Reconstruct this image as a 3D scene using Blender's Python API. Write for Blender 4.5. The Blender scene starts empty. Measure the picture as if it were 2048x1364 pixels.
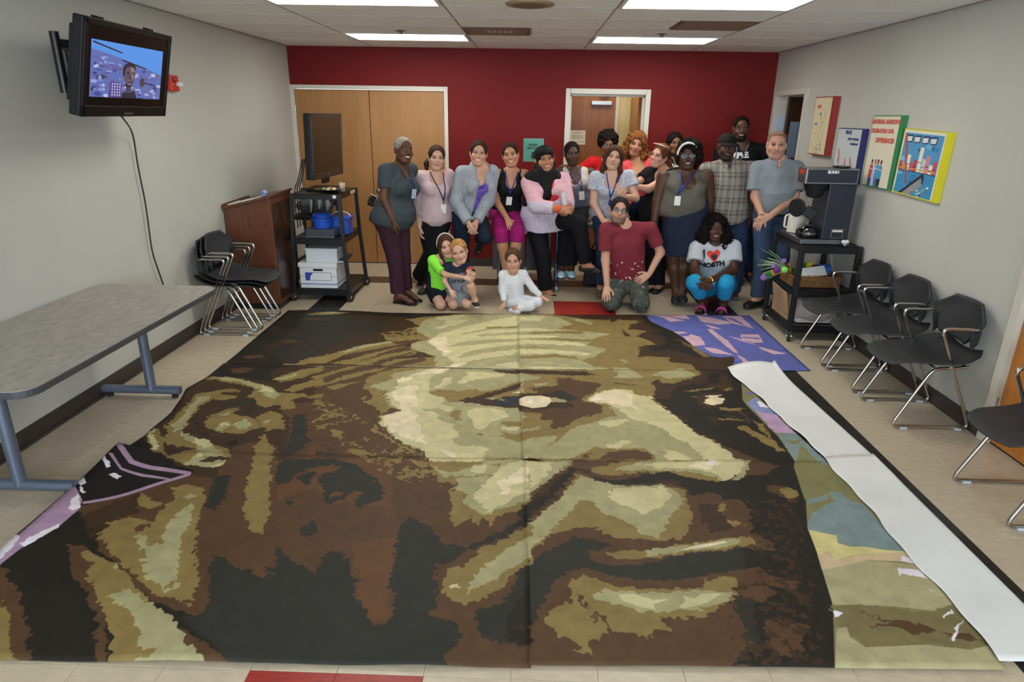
import bpy, bmesh, math, random
import numpy as np
from mathutils import Vector, Matrix
from mathutils.bvhtree import BVHTree

random.seed(7); RNG = np.random.default_rng(11)
SC = bpy.context.scene
COL = SC.collection

# ---------------------------------------------------------------- camera, world, lights, exposure
FOC = 1299.99                                    # focal length in pixels of a 2048 px wide frame
CAM = np.array([0.0, 0.0, 1.8542])
_p, _y, _r = .3358, -.0223, .016
_cp, _sp, _cy, _sy, _cr, _sr = math.cos(_p), math.sin(_p), math.cos(_y), math.sin(_y), math.cos(_r), math.sin(_r)
FW = np.array([_sy*_cp, _cy*_cp, -_sp]); _rt = np.array([_cy, -_sy, 0.0]); _up = np.cross(_rt, FW)
RT = _cr*_rt + _sr*_up; UP = -_sr*_rt + _cr*_up
cam_data = bpy.data.cameras.new('camera'); cam = bpy.data.objects.new('camera', cam_data); COL.objects.link(cam)
cam_data.sensor_width = 36.0; cam_data.lens = FOC/2048*36.0; cam_data.clip_start = .05
cam.matrix_world = Matrix(((RT[0], UP[0], -FW[0], CAM[0]), (RT[1], UP[1], -FW[1], CAM[1]), (RT[2], UP[2], -FW[2], CAM[2]), (0, 0, 0, 1)))
SC.camera = cam
SC.view_settings.view_transform = 'Standard'; SC.view_settings.look = 'None'
SC.view_settings.gamma = 1; SC.view_settings.use_curve_mapping = False
SC.view_settings.exposure = 0.33
W = bpy.data.worlds.new('daylight'); SC.world = W; W.use_nodes = True
W.node_tree.nodes['Background'].inputs[0].default_value = (.78, .89, 1.0, 1)
W.node_tree.nodes['Background'].inputs[1].default_value = 12.0
LIGHT_PANEL = 10.5                                # radiance of the ceiling troffers' diffusers
for wx in (-1.55, 1.45):                         # portals in the two windows of the wall behind the camera
    ld = bpy.data.lights.new('window_portal', 'AREA'); ld.shape = 'RECTANGLE'; ld.size = 2.1; ld.size_y = 1.5
    ld.cycles.is_portal = True
    lo = bpy.data.objects.new('window_portal', ld); lo.location = (wx, -2.27, 1.55); lo.rotation_euler = (math.pi/2, 0, 0); COL.objects.link(lo)

XL, XR, YB, YF, ZC = -2.8735, 2.8365, 8.2251, -2.2, 2.571    # room: left, right, back (far), front (behind camera), ceiling

def P(px, py, X=None, Y=None, Z=None):
    """a pixel of the 2048x1364 photograph as a point of the room on the plane X=, Y= or Z="""
    d = FW + (px-1024)/FOC*RT - (py-682)/FOC*UP
    t = X/d[0] if X is not None else Y/d[1] if Y is not None else (Z-CAM[2])/d[2]
    return CAM + d*t

# ---------------------------------------------------------------- materials
def lin(c):
    c = np.asarray(c, float)/255.0
    return np.where(c <= .04045, c/12.92, ((c+.055)/1.055)**2.4)
def rgba(c): return tuple(float(v) for v in lin(c)) + (1.0,)
MATS = {}
def mat(name, rgb=(128,128,128), rough=.55, metal=0.0, spec=.5, var=0.0, vscale=8.0, bump=0.0, bscale=60.0, stretch=(1,1,1), emit=0.0, alpha=1.0, trans=0.0, rgb2=None, coat=0.0, vc=None, sheen=0.0):
    if name in MATS: return MATS[name]
    m = bpy.data.materials.new(name); m.use_nodes = True; MATS[name] = m
    nt = m.node_tree; b = nt.nodes['Principled BSDF']; N = nt.nodes.new; L = nt.links.new
    b.inputs['Base Color'].default_value = rgba(rgb); b.inputs['Roughness'].default_value = rough
    b.inputs['Metallic'].default_value = metal; b.inputs['Specular IOR Level'].default_value = spec
    if coat: b.inputs['Coat Weight'].default_value = coat
    if sheen: b.inputs['Sheen Weight'].default_value = sheen
    if trans: b.inputs['Transmission Weight'].default_value = trans
    if alpha < 1: b.inputs['Alpha'].default_value = alpha
    if emit:
        b.inputs['Emission Color'].default_value = rgba(rgb); b.inputs['Emission Strength'].default_value = emit
    src = None
    if vc:
        a = N('ShaderNodeVertexColor'); a.layer_name = vc; src = a.outputs[0]; L(src, b.inputs['Base Color'])
    if var or bump:
        tc = N('ShaderNodeTexCoord'); mp = N('ShaderNodeMapping'); mp.inputs['Scale'].default_value = stretch
        L(tc.outputs['Object'], mp.inputs[0])
    if var:
        n = N('ShaderNodeTexNoise'); n.inputs['Scale'].default_value = vscale; n.inputs['Detail'].default_value = 5
        L(mp.outputs[0], n.inputs['Vector'])
        r = N('ShaderNodeValToRGB'); r.color_ramp.elements[0].position = .3; r.color_ramp.elements[1].position = .7
        c = np.asarray(rgb, float)
        r.color_ramp.elements[0].color = rgba(np.clip(c*(1-var), 0, 255))
        r.color_ramp.elements[1].color = rgba(rgb2 if rgb2 is not None else np.clip(c*(1+var*.7), 0, 255))
        L(n.outputs['Fac'], r.inputs[0])
        if vc:
            mx = N('ShaderNodeMix'); mx.data_type = 'RGBA'; mx.blend_type = 'MULTIPLY'; mx.inputs[0].default_value = 1
            g = N('ShaderNodeMapRange'); g.inputs[3].default_value = 1-var; g.inputs[4].default_value = 1+var
            L(n.outputs['Fac'], g.inputs[0]); L(src, mx.inputs[6]); L(g.outputs[0], mx.inputs[7]); L(mx.outputs[2], b.inputs['Base Color'])
        else:
            L(r.outputs[0], b.inputs['Base Color'])
    if bump:
        n2 = N('ShaderNodeTexNoise'); n2.inputs['Scale'].default_value = bscale; n2.inputs['Detail'].default_value = 4
        L(mp.outputs[0], n2.inputs['Vector'])
        bp = N('ShaderNodeBump'); bp.inputs['Strength'].default_value = bump; bp.inputs['Distance'].default_value = .01
        L(n2.outputs['Fac'], bp.inputs['Height']); L(bp.outputs[0], b.inputs['Normal'])
    return m
def image_mat(name, arr, rough=.6, emit=0.0, coord='UV', bump=0.0, spec=.4):
    """material from a colour array (h, w, 3; sRGB 0..255, row 0 at the bottom) painted by this script"""
    h, w = arr.shape[:2]
    im = bpy.data.images.new(name, w, h)
    px = np.ones((h, w, 4), np.float32); px[..., :3] = np.clip(arr, 0, 255)/255.0
    im.pixels.foreach_set(px.ravel()); im.update(); im.pack()
    m = bpy.data.materials.new(name); m.use_nodes = True; nt = m.node_tree; b = nt.nodes['Principled BSDF']
    t = nt.nodes.new('ShaderNodeTexImage'); t.image = im; t.interpolation = 'Cubic' if w > 900 else 'Linear'
    nt.links.new(t.outputs[0], b.inputs['Base Color']); b.inputs['Roughness'].default_value = rough
    b.inputs['Specular IOR Level'].default_value = spec
    if emit:
        nt.links.new(t.outputs[0], b.inputs['Emission Color']); b.inputs['Emission Strength'].default_value = emit
        b.inputs['Base Color'].default_value = (0, 0, 0, 1); nt.links.remove(b.inputs['Base Color'].links[0]); b.inputs['Base Color'].default_value = (.01, .01, .012, 1)
    if bump:
        n = nt.nodes.new('ShaderNodeTexNoise'); n.inputs['Scale'].default_value = 3.0; n.inputs['Detail'].default_value = 6
        n2 = nt.nodes.new('ShaderNodeTexCoord'); nt.links.new(n2.outputs['Object'], n.inputs['Vector'])
        bp = nt.nodes.new('ShaderNodeBump'); bp.inputs['Strength'].default_value = bump; bp.inputs['Distance'].default_value = .02
        nt.links.new(n.outputs['Fac'], bp.inputs['Height']); nt.links.new(bp.outputs[0], b.inputs['Normal'])
    return m

# ---------------------------------------------------------------- mesh helpers
def basis(d):
    d = np.asarray(d, float); d = d/np.linalg.norm(d)
    a = np.array([0, 0, 1.0]) if abs(d[2]) < .9 else np.array([1.0, 0, 0])
    u = np.cross(a, d); u /= np.linalg.norm(u); return u, np.cross(d, u), d
class MB:
    """collects shapes; build() links them as ONE mesh object"""
    def __init__(self): self.v = []; self.f = []; self.uv = None
    def add(self, vs, fs):
        n = len(self.v); self.v += [tuple(float(c) for c in v) for v in vs]; self.f += [tuple(i+n for i in f) for f in fs]; return self
    def box(self, x0, y0, z0, x1, y1, z1):
        vs = [(x, y, z) for x in (x0, x1) for y in (y0, y1) for z in (z0, z1)]
        return self.add(vs, [(0,1,3,2), (4,6,7,5), (0,4,5,1), (2,3,7,6), (0,2,6,4), (1,5,7,3)])
    def hexa(self, c8):      # corners in the order of box()
        return self.add(c8, [(0,1,3,2), (4,6,7,5), (0,4,5,1), (2,3,7,6), (0,2,6,4), (1,5,7,3)])
    def obox(self, c, ax, half):
        c = np.asarray(c, float); A = [np.asarray(a, float)/np.linalg.norm(a)*h for a, h in zip(ax, half)]
        return self.hexa([c+sx*A[0]+sy*A[1]+sz*A[2] for sx in (-1,1) for sy in (-1,1) for sz in (-1,1)])
    def bar(self, a, b, w, h, up=(0,0,1)):
        a = np.asarray(a, float); b = np.asarray(b, float); d = b-a; L = np.linalg.norm(d)
        s = np.cross(d, up)
        if np.linalg.norm(s) < 1e-6: s = np.array([1.0,0,0])
        u = np.cross(s, d); return self.obox((a+b)/2, (d, s, u), (L/2, w/2, h/2))
    def tube(self, pts, r, n=8, closed=False, cap=True):
        pts = [np.asarray(p, float) for p in pts]; m = len(pts)
        rr = r if hasattr(r, '__len__') else [r]*m
        u = None; rings = []
        for i in range(m):
            if closed: t = pts[(i+1) % m]-pts[i-1]
            else: t = pts[min(i+1, m-1)]-pts[max(i-1, 0)]
            t = t/(np.linalg.norm(t)+1e-12)
            if u is None: u, w, _ = basis(t)
            else:
                u = u-t*np.dot(u, t); u /= np.linalg.norm(u)+1e-12; w = np.cross(t, u)
            rings.append([pts[i]+rr[i]*(math.cos(2*math.pi*k/n)*u+math.sin(2*math.pi*k/n)*w) for k in range(n)])
        vs = [p for g in rings for p in g]; fs = []
        for i in range(m if closed else m-1):
            j = (i+1) % m
            for k in range(n): fs.append((i*n+k, i*n+(k+1) % n, j*n+(k+1) % n, j*n+k))
        if cap and not closed: fs += [tuple(range(n-1, -1, -1)), tuple((m-1)*n+k for k in range(n))]
        return self.add(vs, fs)
    def lathe(self, prof, c=(0,0,0), axis=(0,0,1), n=20):
        u, w, d = basis(axis); c = np.asarray(c, float); vs = []; fs = []
        for r, h in prof: vs += [c+d*h+max(r, 1e-4)*(math.cos(2*math.pi*k/n)*u+math.sin(2*math.pi*k/n)*w) for k in range(n)]
        for i in range(len(prof)-1):
            for k in range(n): fs.append((i*n+k, i*n+(k+1) % n, (i+1)*n+(k+1) % n, (i+1)*n+k))
        fs += [tuple(range(n-1, -1, -1)), tuple((len(prof)-1)*n+k for k in range(n))]
        return self.add(vs, fs)
    def prism(self, poly, t0, t1, O=(0,0,0), U=(1,0,0), V=(0,1,0), Wd=(0,0,1)):
        O, U, V, Wd = [np.asarray(a, float) for a in (O, U, V, Wd)]; n = len(poly)
        vs = [O+U*a+V*b+Wd*t0 for a, b in poly]+[O+U*a+V*b+Wd*t1 for a, b in poly]
        return self.add(vs, [tuple(range(n-1, -1, -1)), tuple(range(n, 2*n))]+[(i, (i+1) % n, n+(i+1) % n, n+i) for i in range(n)])
    def grid(self, fn, nu, nv):
        vs = [fn(i/(nu-1), j/(nv-1)) for j in range(nv) for i in range(nu)]
        return self.add(vs, [(j*nu+i, j*nu+i+1, (j+1)*nu+i+1, (j+1)*nu+i) for j in range(nv-1) for i in range(nu-1)])
    def ball(self, c, r, n=12, m=8):
        r = np.ones(3)*np.asarray(r, float); vs = []; fs = []
        for j in range(m+1):
            t = math.pi*j/m
            for k in range(n): vs.append((c[0]+r[0]*max(math.sin(t), 1e-3)*math.cos(2*math.pi*k/n), c[1]+r[1]*max(math.sin(t), 1e-3)*math.sin(2*math.pi*k/n), c[2]-r[2]*math.cos(t)))
        for j in range(m):
            for k in range(n): fs.append((j*n+k, j*n+(k+1) % n, (j+1)*n+(k+1) % n, (j+1)*n+k))
        return self.add(vs, fs)
    def build(self, name, m, parent=None, off=None, smooth=False, bevel=0.0, seg=2, solid=0.0, subd=0, fix=True):
        me = bpy.data.meshes.new(name)
        vs = self.v
        if off is not None: vs = [(a-off[0], b-off[1], c-off[2]) for a, b, c in vs]
        me.from_pydata(vs, [], self.f); me.update()
        if fix:
            bm = bmesh.new(); bm.from_mesh(me); bmesh.ops.recalc_face_normals(bm, faces=bm.faces); bm.to_mesh(me); bm.free()
        return link(name, me, m, parent, smooth, bevel, seg, solid, subd)
def link(name, me, m, parent=None, smooth=False, bevel=0.0, seg=2, solid=0.0, subd=0):
    for mm in (m if isinstance(m, (list, tuple)) else [m]): me.materials.append(mm)
    o = bpy.data.objects.new(name, me); COL.objects.link(o)
    if parent is not None: o.parent = parent
    if solid:
        s = o.modifiers.new('solid', 'SOLIDIFY'); s.thickness = solid; s.offset = 0
    if bevel:
        b = o.modifiers.new('bevel', 'BEVEL'); b.width = bevel; b.segments = seg; b.limit_method = 'ANGLE'
    if subd:
        s = o.modifiers.new('subd', 'SUBSURF'); s.levels = subd; s.render_levels = subd
    if smooth:
        me.polygons.foreach_set('use_smooth', np.ones(len(me.polygons), bool))
        if smooth == 'auto': me.set_sharp_from_angle(angle=math.radians(40))
    return o
def tag(o, label=None, cat=None, group=None, kind=None):
    if label: o['label'] = label
    if cat: o['category'] = cat
    if group: o['group'] = group
    if kind: o['kind'] = kind
    return o
def thing(name, label, cat, loc=(0,0,0), rot=(0,0,0), group=None):
    o = bpy.data.objects.new(name, None); COL.objects.link(o); o.location = loc; o.rotation_euler = rot
    o.empty_display_size = .1
    return tag(o, label, cat, group)
def copy_tree(o, parent=None):
    c = o.copy(); COL.objects.link(c); c.parent = parent
    for ch in list(o.children): copy_tree(ch, c)
    return c
def fillet(pts, r, n=5):
    """polyline with rounded corners"""
    pts = [np.asarray(p, float) for p in pts]; out = [pts[0]]
    for a, b, c in zip(pts[:-2], pts[1:-1], pts[2:]):
        d1 = a-b; d2 = c-b; l1 = np.linalg.norm(d1); l2 = np.linalg.norm(d2); q = min(r, l1*.45, l2*.45)
        p1 = b+d1/l1*q; p2 = b+d2/l2*q
        for k in range(n+1):
            t = k/n; out.append((1-t)**2*p1+2*t*(1-t)*b+t*t*p2)
    return out+[pts[-1]]
def text_mesh(body, size, bold=0.0, align='CENTER', spacing=1.0):
    cu = bpy.data.curves.new('lettering', 'FONT'); cu.body = body; cu.size = size; cu.align_x = align; cu.align_y = 'CENTER'
    cu.offset = bold; cu.resolution_u = 2; cu.space_character = spacing
    o = bpy.data.objects.new('lettering', cu); COL.objects.link(o)
    dg = bpy.context.evaluated_depsgraph_get(); me = bpy.data.meshes.new_from_object(o.evaluated_get(dg))
    bpy.data.objects.remove(o); return me
def lettering(name, body, size, m, O, U, V, parent=None, off=None, bold=0.0, align='CENTER', spacing=1.0, lift=.0015):
    """flat print: text laid on the plane through O with axes U (reading direction) and V (up)"""
    me = text_mesh(body, size, bold, align, spacing); U = Vector(U).normalized(); V = Vector(V).normalized(); Nn = U.cross(V)
    o3 = Vector(O) - (Vector(off) if off is not None else Vector((0,0,0)))
    for v in me.vertices: v.co = o3+U*v.co.x+V*v.co.y+Nn*lift
    return link(name, me, m, parent)

# ---------------------------------------------------------------- common materials
M_wall = mat('wall_paint', (190,189,182), .75, var=.015, vscale=2, bump=.05, bscale=220)
M_red = mat('red_wall_paint', (112,28,27), .6, spec=.15, var=.03, vscale=1.5, bump=.05, bscale=220)
M_ceil = mat('ceiling_tile', (244,243,239), .9, var=.03, vscale=90, bump=.25, bscale=300)
M_grid = mat('ceiling_grid', (150,143,132), .5)
M_base = mat('vinyl_base', (58,48,44), .5)
M_trim = mat('white_trim_paint', (206,202,190), .4)
M_wood = mat('maple_veneer', (164,116,64), .45, var=.045, vscale=3, stretch=(9,9,.7))
M_wood2 = mat('brown_veneer', (140,84,44), .42, var=.08, vscale=3, stretch=(9,9,.7))
M_walnut = mat('walnut_laminate', (98,57,36), .36, var=.2, vscale=5, stretch=(14,14,.8))
M_black = mat('black_plastic', (24,25,27), .5, spec=.3, bump=.15, bscale=400)
M_blackm = mat('black_enamel', (22,23,25), .35)
M_chair = mat('charcoal_polymer', (37,38,42), .55, bump=.2, bscale=500)
M_chrome = mat('chrome', (190,188,184), .16, metal=1.0)
M_steel = mat('steel', (150,152,155), .3, metal=1.0)
M_glide = mat('clear_glide', (190,205,215), .3)
M_rubber = mat('rubber', (25,25,26), .6)
M_white = mat('white_plastic', (225,225,222), .4)
M_paper = mat('paper', (222,216,202), .8)
M_blue = mat('blue_grey_enamel', (118,130,150), .34, metal=.6)
M_ink = mat('ink', (30,30,32), .7)
M_dark = mat('gap_shade', (18,16,15), .8)  # flat dark colour standing in for shade in gaps and holes
# ================================================================ the room
def struct(name, mb, m, parent=None, **k):
    o = mb.build(name, m, parent, **k)
    if parent is None: o['kind'] = 'structure'
    return o
T = .12
# floor: a slab and the vinyl tiles that can be seen beside and beyond the mural
floor = struct('floor', MB().box(XL-T, YF-T, -.15, XR+2.2, 11.2, -.003), mat('vinyl_tile_beige', (192,177,153), .3, var=.05, vscale=12, stretch=(1,2.4,1), bump=.03, bscale=20))
tm = {'b': mat('vinyl_tile_beige'), 'k': mat('vinyl_tile_black', (44,42,40), .3, var=.2, vscale=14, stretch=(1,5,1)),
      'd': mat('vinyl_tile_brown', (84,68,56), .3, var=.15, vscale=14, stretch=(1,5,1)), 'r': mat('vinyl_tile_red', (156,44,38), .3, var=.1, vscale=14, stretch=(1,5,1))}
TS = .3048; tile_me = {}
for k in tm:
    me = bpy.data.meshes.new('floor_tile'); h = TS/2-.0005; t = .0012
    vs = [(sx*(h-c), sy*(h-c), z) for z, c in ((0, 0), (.0018, 0), (.003, t)) for sx, sy in ((-1,-1), (1,-1), (1,1), (-1,1))]
    fs = [(8,9,10,11)]+[(a+i, a+(i+1) % 4, a+4+(i+1) % 4, a+4+i) for a in (0, 4) for i in range(4)]
    me.from_pydata(vs, [], fs); me.materials.append(tm[k]); tile_me[k] = me
for i in range(-11, 9):
    for j in range(-20, 4):
        x0 = .28+i*TS; y0 = 7.233+j*TS; cx, cy = x0+TS/2, y0+TS/2
        if cx < XL or cx > XR or cy > YB or cy < 1.0: continue
        if -2.0 < x0 and x0+TS < 1.52 and 1.86 < y0 and y0+TS < 6.02: continue      # hidden under the painted cloth
        if x0 < -2.1 and 3.3 < y0 and y0+TS < 5.9 and x0 > -2.2: continue
        k = 'b'
        if j == 0 and -8 <= i <= 5: k = 'd'
        elif i in (-8, 5) and j < 0: k = 'k'
        elif i in (0, 1) and j in (-4, -3): k = 'r'
        elif i in (-4, -3) and j in (-20, -19): k = 'r'
        o = bpy.data.objects.new('floor_tile', tile_me[k]); COL.objects.link(o); o.parent = floor; o.location = (cx, cy, -.003)
# walls
struct('wall_left', MB().box(XL-T, YF-T, 0, XL, YB, ZC+.15), M_wall)
rw = MB(); D3 = (7.25, 8.09, 2.10); D4 = (2.70, 3.64, 2.10)
for a, b, z0, z1 in ((YF-T, D4[0], 0, ZC+.15), (D4[0], D4[1], D4[2], ZC+.15), (D4[1], D3[0], 0, ZC+.15), (D3[0], D3[1], D3[2], ZC+.15), (D3[1], YB, 0, ZC+.15)):
    rw.box(XR, a, z0, XR+T, b, z1)
struct('wall_right', rw, M_wall)
bw = MB(); D1 = (-2.835, -1.033, 2.107); D2 = (.459, 1.351, 2.098)
for a, b, z0 in ((XL, D1[0], 0), (D1[0], D1[1], D1[2]), (D1[1], D2[0], 0), (D2[0], D2[1], D2[2]), (D2[1], XR, 0)):
    bw.box(a, YB, z0, b, YB+T, ZC+.15)
struct('wall_back', bw, M_red)
# wall behind the camera, with two windows
fwm = MB()
wins = ((-2.6, -.5), (.4, 2.5)); wz = (.8, 2.3)
for a, b, z0, z1 in ((XL, XR, 0, wz[0]), (XL, XR, wz[1], ZC+.15), (XL, wins[0][0], *wz), (wins[0][1], wins[1][0], *wz), (wins[1][1], XR, *wz)):
    fwm.box(a, YF-T, z0, b, YF, z1)
struct('wall_front', fwm, M_wall)
for n, (a, b) in enumerate(wins):
    m = MB(); y = YF-.06
    for q in ((a, a+.05, wz[0], wz[1]), (b-.05, b, wz[0], wz[1]), (a, b, wz[0], wz[0]+.05), (a, b, wz[1]-.05, wz[1]), ((a+b)/2-.025, (a+b)/2+.025, wz[0], wz[1])):
        m.box(q[0], y-.03, q[2], q[1], y+.03, q[3])
    struct('window_%d' % (n+1), m, M_trim)
# baseboards
def baseboard(name, segs):
    m = MB()
    for s in segs: m.box(*s)
    struct(name, m, M_base)
BH = .105
baseboard('baseboard_left', [(XL, YF, 0, XL+.012, YB-.001, BH), (XL+.012, YF, 0, XL+.022, YB-.001, .018)])
baseboard('baseboard_right', [(XR-.012, YF, 0, XR, D4[0]-.06, BH), (XR-.012, D4[1]+.06, 0, XR, D3[0]-.07, BH)])
baseboard('baseboard_back', [(D1[1]+.06, YB-.012, 0, D2[0]-.06, YB, BH), (D2[1]+.06, YB-.012, 0, XR-.012, YB, BH)])
# ceiling: slab, lay-in tiles, grid
ceil = struct('ceiling', MB().box(XL-T, YF-T, ZC+.02, XR+T, YB+T, ZC+.15), M_ceil)
BX = [XL, XL+1.021, XL+2.240, XL+3.459, XL+4.679, XR]
BY = [3.95, 4.54, 5.13, 5.68, 6.24, 6.84, 7.45, YB]
LIGHTS = {(1, 1), (3, 1), (1, 5), (3, 5)}
for i in range(5):
    for j in range(len(BY)-1):
        if (i, j) in LIGHTS: continue
        x0, x1, y0, y1 = BX[i]+.003, BX[i+1]-.003, BY[j]+.001, BY[j+1]-.001
        segs = [(x0, x1)]
        if (i, j) == (2, 4): segs = [(BX[2]+.62, x1)]
        if (i, j) == (3, 3): segs = [(x0, BX[4]-.64)]
        for a, b in segs: MB().box(a, y0, ZC, b, y1, ZC+.02).build('ceiling_tile', M_ceil, ceil)
MB().box(XL, YF, ZC, XR, BY[0], ZC+.02).build('ceiling_tile_field', M_ceil, ceil)
for x in BX[1:-1]:
    MB().box(x-.006, YF, ZC-.002, x+.006, YB, ZC+.019).build('grid_runner', M_grid, ceil)
for y in BY[:-1]:
    MB().box(XL, y-.008, ZC-.0025, XR, y+.008, ZC+.01).build('grid_crossbar', mat('grid_white', (185,184,180), .6), ceil)
for sx, s in ((XL, 1), (XR, -1)):
    MB().box(min(sx, sx+s*.022), YF, ZC-.006, max(sx, sx+s*.022), YB, ZC).build('wall_angle', M_grid, ceil)
M_diff = mat('light_diffuser', (255,253,244), .5, emit=LIGHT_PANEL)
def troffer(x0, x1, y0, y1, label, group=None):
    t = thing('ceiling_light', label, 'ceiling light', ((x0+x1)/2, (y0+y1)/2, ZC), group=group); o = t.location
    f = MB(); w = .028
    for q in ((x0, x1, y0, y0+w), (x0, x1, y1-w, y1), (x0, x0+w, y0+w, y1-w), (x1-w, x1, y0+w, y1-w)): f.box(q[0], q[2], ZC-.006, q[1], q[3], ZC+.018)
    f.build('frame', M_white, t, off=o)
    MB().box(x0+w, y0+w, ZC+.002, x1-w, y1-w, ZC+.012).build('diffuser', M_diff, t, off=o)
for (i, j), lab in zip(sorted(LIGHTS), ('long fluorescent ceiling light at top edge, left of the round ceiling speaker', 'long fluorescent ceiling light nearest the red wall, above the wooden double doors',
        'long fluorescent ceiling light at top edge, right of the round ceiling speaker', 'long fluorescent ceiling light nearest the red wall, above the open doorway')):
    troffer(BX[i]+.008, BX[i+1]-.008, BY[j]+.008, BY[j+1]-.01, lab)
for i in (1, 3):  # out-of-view fixtures added for the light they give
    for y in (2.0, -.4): troffer(BX[i]+.008, BX[i+1]-.008, y, y+.58, 'unseen ceiling light added to brighten the near half of the room', 'unseen ceiling lights added over the near half of the room')
# vents, round speaker, sprinkler plates
M_vent = mat('vent_bronze', (120,92,74), .5)
def vent(x0, x1, y0, y1, label, open_=False):
    t = thing('ceiling_vent', label, 'ceiling vent', ((x0+x1)/2, (y0+y1)/2, ZC)); o = t.location
    f = MB(); w = .03
    for q in ((x0, x1, y0, y0+w), (x0, x1, y1-w, y1), (x0, x0+w, y0+w, y1-w), (x1-w, x1, y0+w, y1-w)): f.box(q[0], q[2], ZC-.008, q[1], q[3], ZC+.018)
    f.build('frame', M_vent, t, off=o)
    MB().box(x0+w, y0+w, ZC+.008, x1-w, y1-w, ZC+.018).build('back_plate', mat('vent_inside', (96,72,58), .6), t, off=o)
    n = 8
    for k in range(n):
        y = y0+w+(y1-y0-2*w)*(k+.5)/n
        MB().bar((x0+w, y, ZC), (x1-w, y, ZC), .05 if not open_ else .03, .003, up=(0, .6, 1)).build('slat', M_vent, t, off=o)
    if open_:
        for k in range(5): MB().box(x0+.2+.05*k, y0+.2, ZC-.006, x0+.235+.05*k, y0+.42, ZC-.002).build('damper', M_white, t, off=o)
vent(BX[2]+.015, BX[2]+.605, BY[4]+.01, BY[5]-.01, 'brown square ceiling vent left of centre with pale dampers', True)
vent(BX[4]-.63, BX[4]-.02, BY[3]+.01, BY[4]-.01, 'brown slatted ceiling vent on the right, between the two right-hand lights')
t = thing('ceiling_speaker', 'round tan ceiling speaker grille at the top edge', 'speaker', (-.025, 4.95, ZC)); o = t.location
MB().lathe([(.165, -.012), (.165, .0), (.15, -.016)], o, n=36).build('rim', mat('speaker_rim', (150,128,104), .5), t, off=o)
MB().lathe([(.01, -.02), (.10, -.018), (.148, -.013), (.148, -.004)], o, n=36).build('grille', mat('speaker_grille', (128,106,84), .6, bump=.6, bscale=400), t, off=o)
for x, lab in ((-1.226, 'small sprinkler plate in the ceiling above the left doors'), (1.185, 'small sprinkler plate in the ceiling above the open doorway')):
    t = thing('sprinkler', lab, 'sprinkler', (x, 6.6, ZC)); o = t.location
    MB().lathe([(.05, -.004), (.05, .0)], o, n=20).build('plate', mat('sprinkler_plate', (120,112,104), .4), t, off=o)
    MB().lathe([(.012, -.03), (.02, -.012), (.014, -.003)], o, n=10).build('head', M_steel, t, off=o)
# doors ---------------------------------------------------------------------------
def casing(a, b, zt, w=.052, d=.02):
    m = MB()
    for q in ((a-w, a+.004, 0, zt+w), (b-.004, b+w, 0, zt+w), (a, b, zt-.004, zt+w)): m.box(q[0], YB-d, q[2], q[1], YB+T, q[3])
    return m
d1 = struct('door_1', casing(*D1, w=.04), M_trim); tag(d1, 'white frame of the pair of maple doors left of the people')
mid = (D1[0]+D1[1])/2-.005
for a, b, s in ((D1[0]+.006, mid-.004, 1), (mid+.004, D1[1]-.006, -1)):
    lf = MB().box(a, YB+.012, .012, b, YB+.056, D1[2]-.006).build('door_leaf', M_wood, d1, bevel=.003)
    hx = a-.004 if s == 1 else b+.004
    for z in (.25, 1.05, 1.86): MB().lathe([(.011, -.055), (.011, .055)], (hx, YB+.004, z), n=10).build('hinge', M_steel, lf)
MB().box(D1[0], YB+.03, 0, D1[1], YB+.07, .012).box(mid-.03, YB+.05, 0, mid+.03, YB+.07, 2.1).build('gap_shade_strip', M_dark, d1)  # dark strips behind the leaves, painted shade of the door gaps
h = MB().lathe([(.032, 0), (.032, .008), (.014, .014), (.012, .045), (.03, .055), (.033, .07), (.022, .085)], (mid+.075, YB+.012, .93), axis=(0,-1,0), n=18).build('door_knob', M_steel, d1, smooth=True)
d2 = struct('door_2', casing(*D2), M_trim); tag(d2, 'white frame of the open doorway in the red wall')
MB().box(D2[0]+.004, YB+.06, 0, D2[0]+.024, YB+T+.0, D2[2]-.02).box(D2[1]-.024, YB+.06, 0, D2[1]-.004, YB+T, D2[2]-.02).box(D2[0], YB+.06, D2[2]-.03, D2[1], YB+T, D2[2]-.006).build('door_stop', M_trim, d2)
# corridor behind the open doorway
M_hall = mat('hall_paint', (206,192,148), .7)
HY = 9.3
struct('wall_corridor', MB().box(-.6, HY, 0, 2.2, HY+.1, 2.6).box(-.7, YB+T, 0, -.6, HY+.1, 2.6).box(2.2, YB+T, 0, 2.3, HY+.1, 2.6).box(-.7, YB+T, 2.45, 2.3, HY+.1, 2.55), M_hall)
d5 = struct('door_5', MB().box(.455, HY-.022, 0, .515, HY, 2.14).box(1.13, HY-.022, 0, 1.175, HY, 2.14).box(.455, HY-.022, 2.095, 1.175, HY, 2.14), M_trim)
tag(d5, 'brown door across the corridor with a door closer')
MB().box(.52, HY-.03, .01, 1.125, HY-.001, 2.09).build('door_leaf', M_wood2, d5)
cl = MB().box(.80, HY-.085, 1.985, 1.075, HY-.03, 2.035).build('door_closer', M_steel, d5, bevel=.006)
MB().bar((1.0, HY-.07, 2.045), (.90, HY-.10, 2.085), .02, .008).bar((.90, HY-.10, 2.085), (1.05, HY-.03, 2.10), .02, .008).build('closer_arm', M_steel, cl)
d6 = struct('door_6', MB().box(1.33, 8.62, .01, 1.37, 9.27, 2.08), M_wood); tag(d6, 'maple door leaf standing open at the right of the corridor')
t = thing('wall_notice', 'pale sheet of paper seen through the open doorway at its right', 'notice', (1.40, 9.29, 1.82))
MB().box(1.36, HY-.006, 1.72, 1.46, HY-.001, 1.93).build('sheet', mat('pale_blue_paper', (190,208,228), .7), t, off=t.location)
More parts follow.
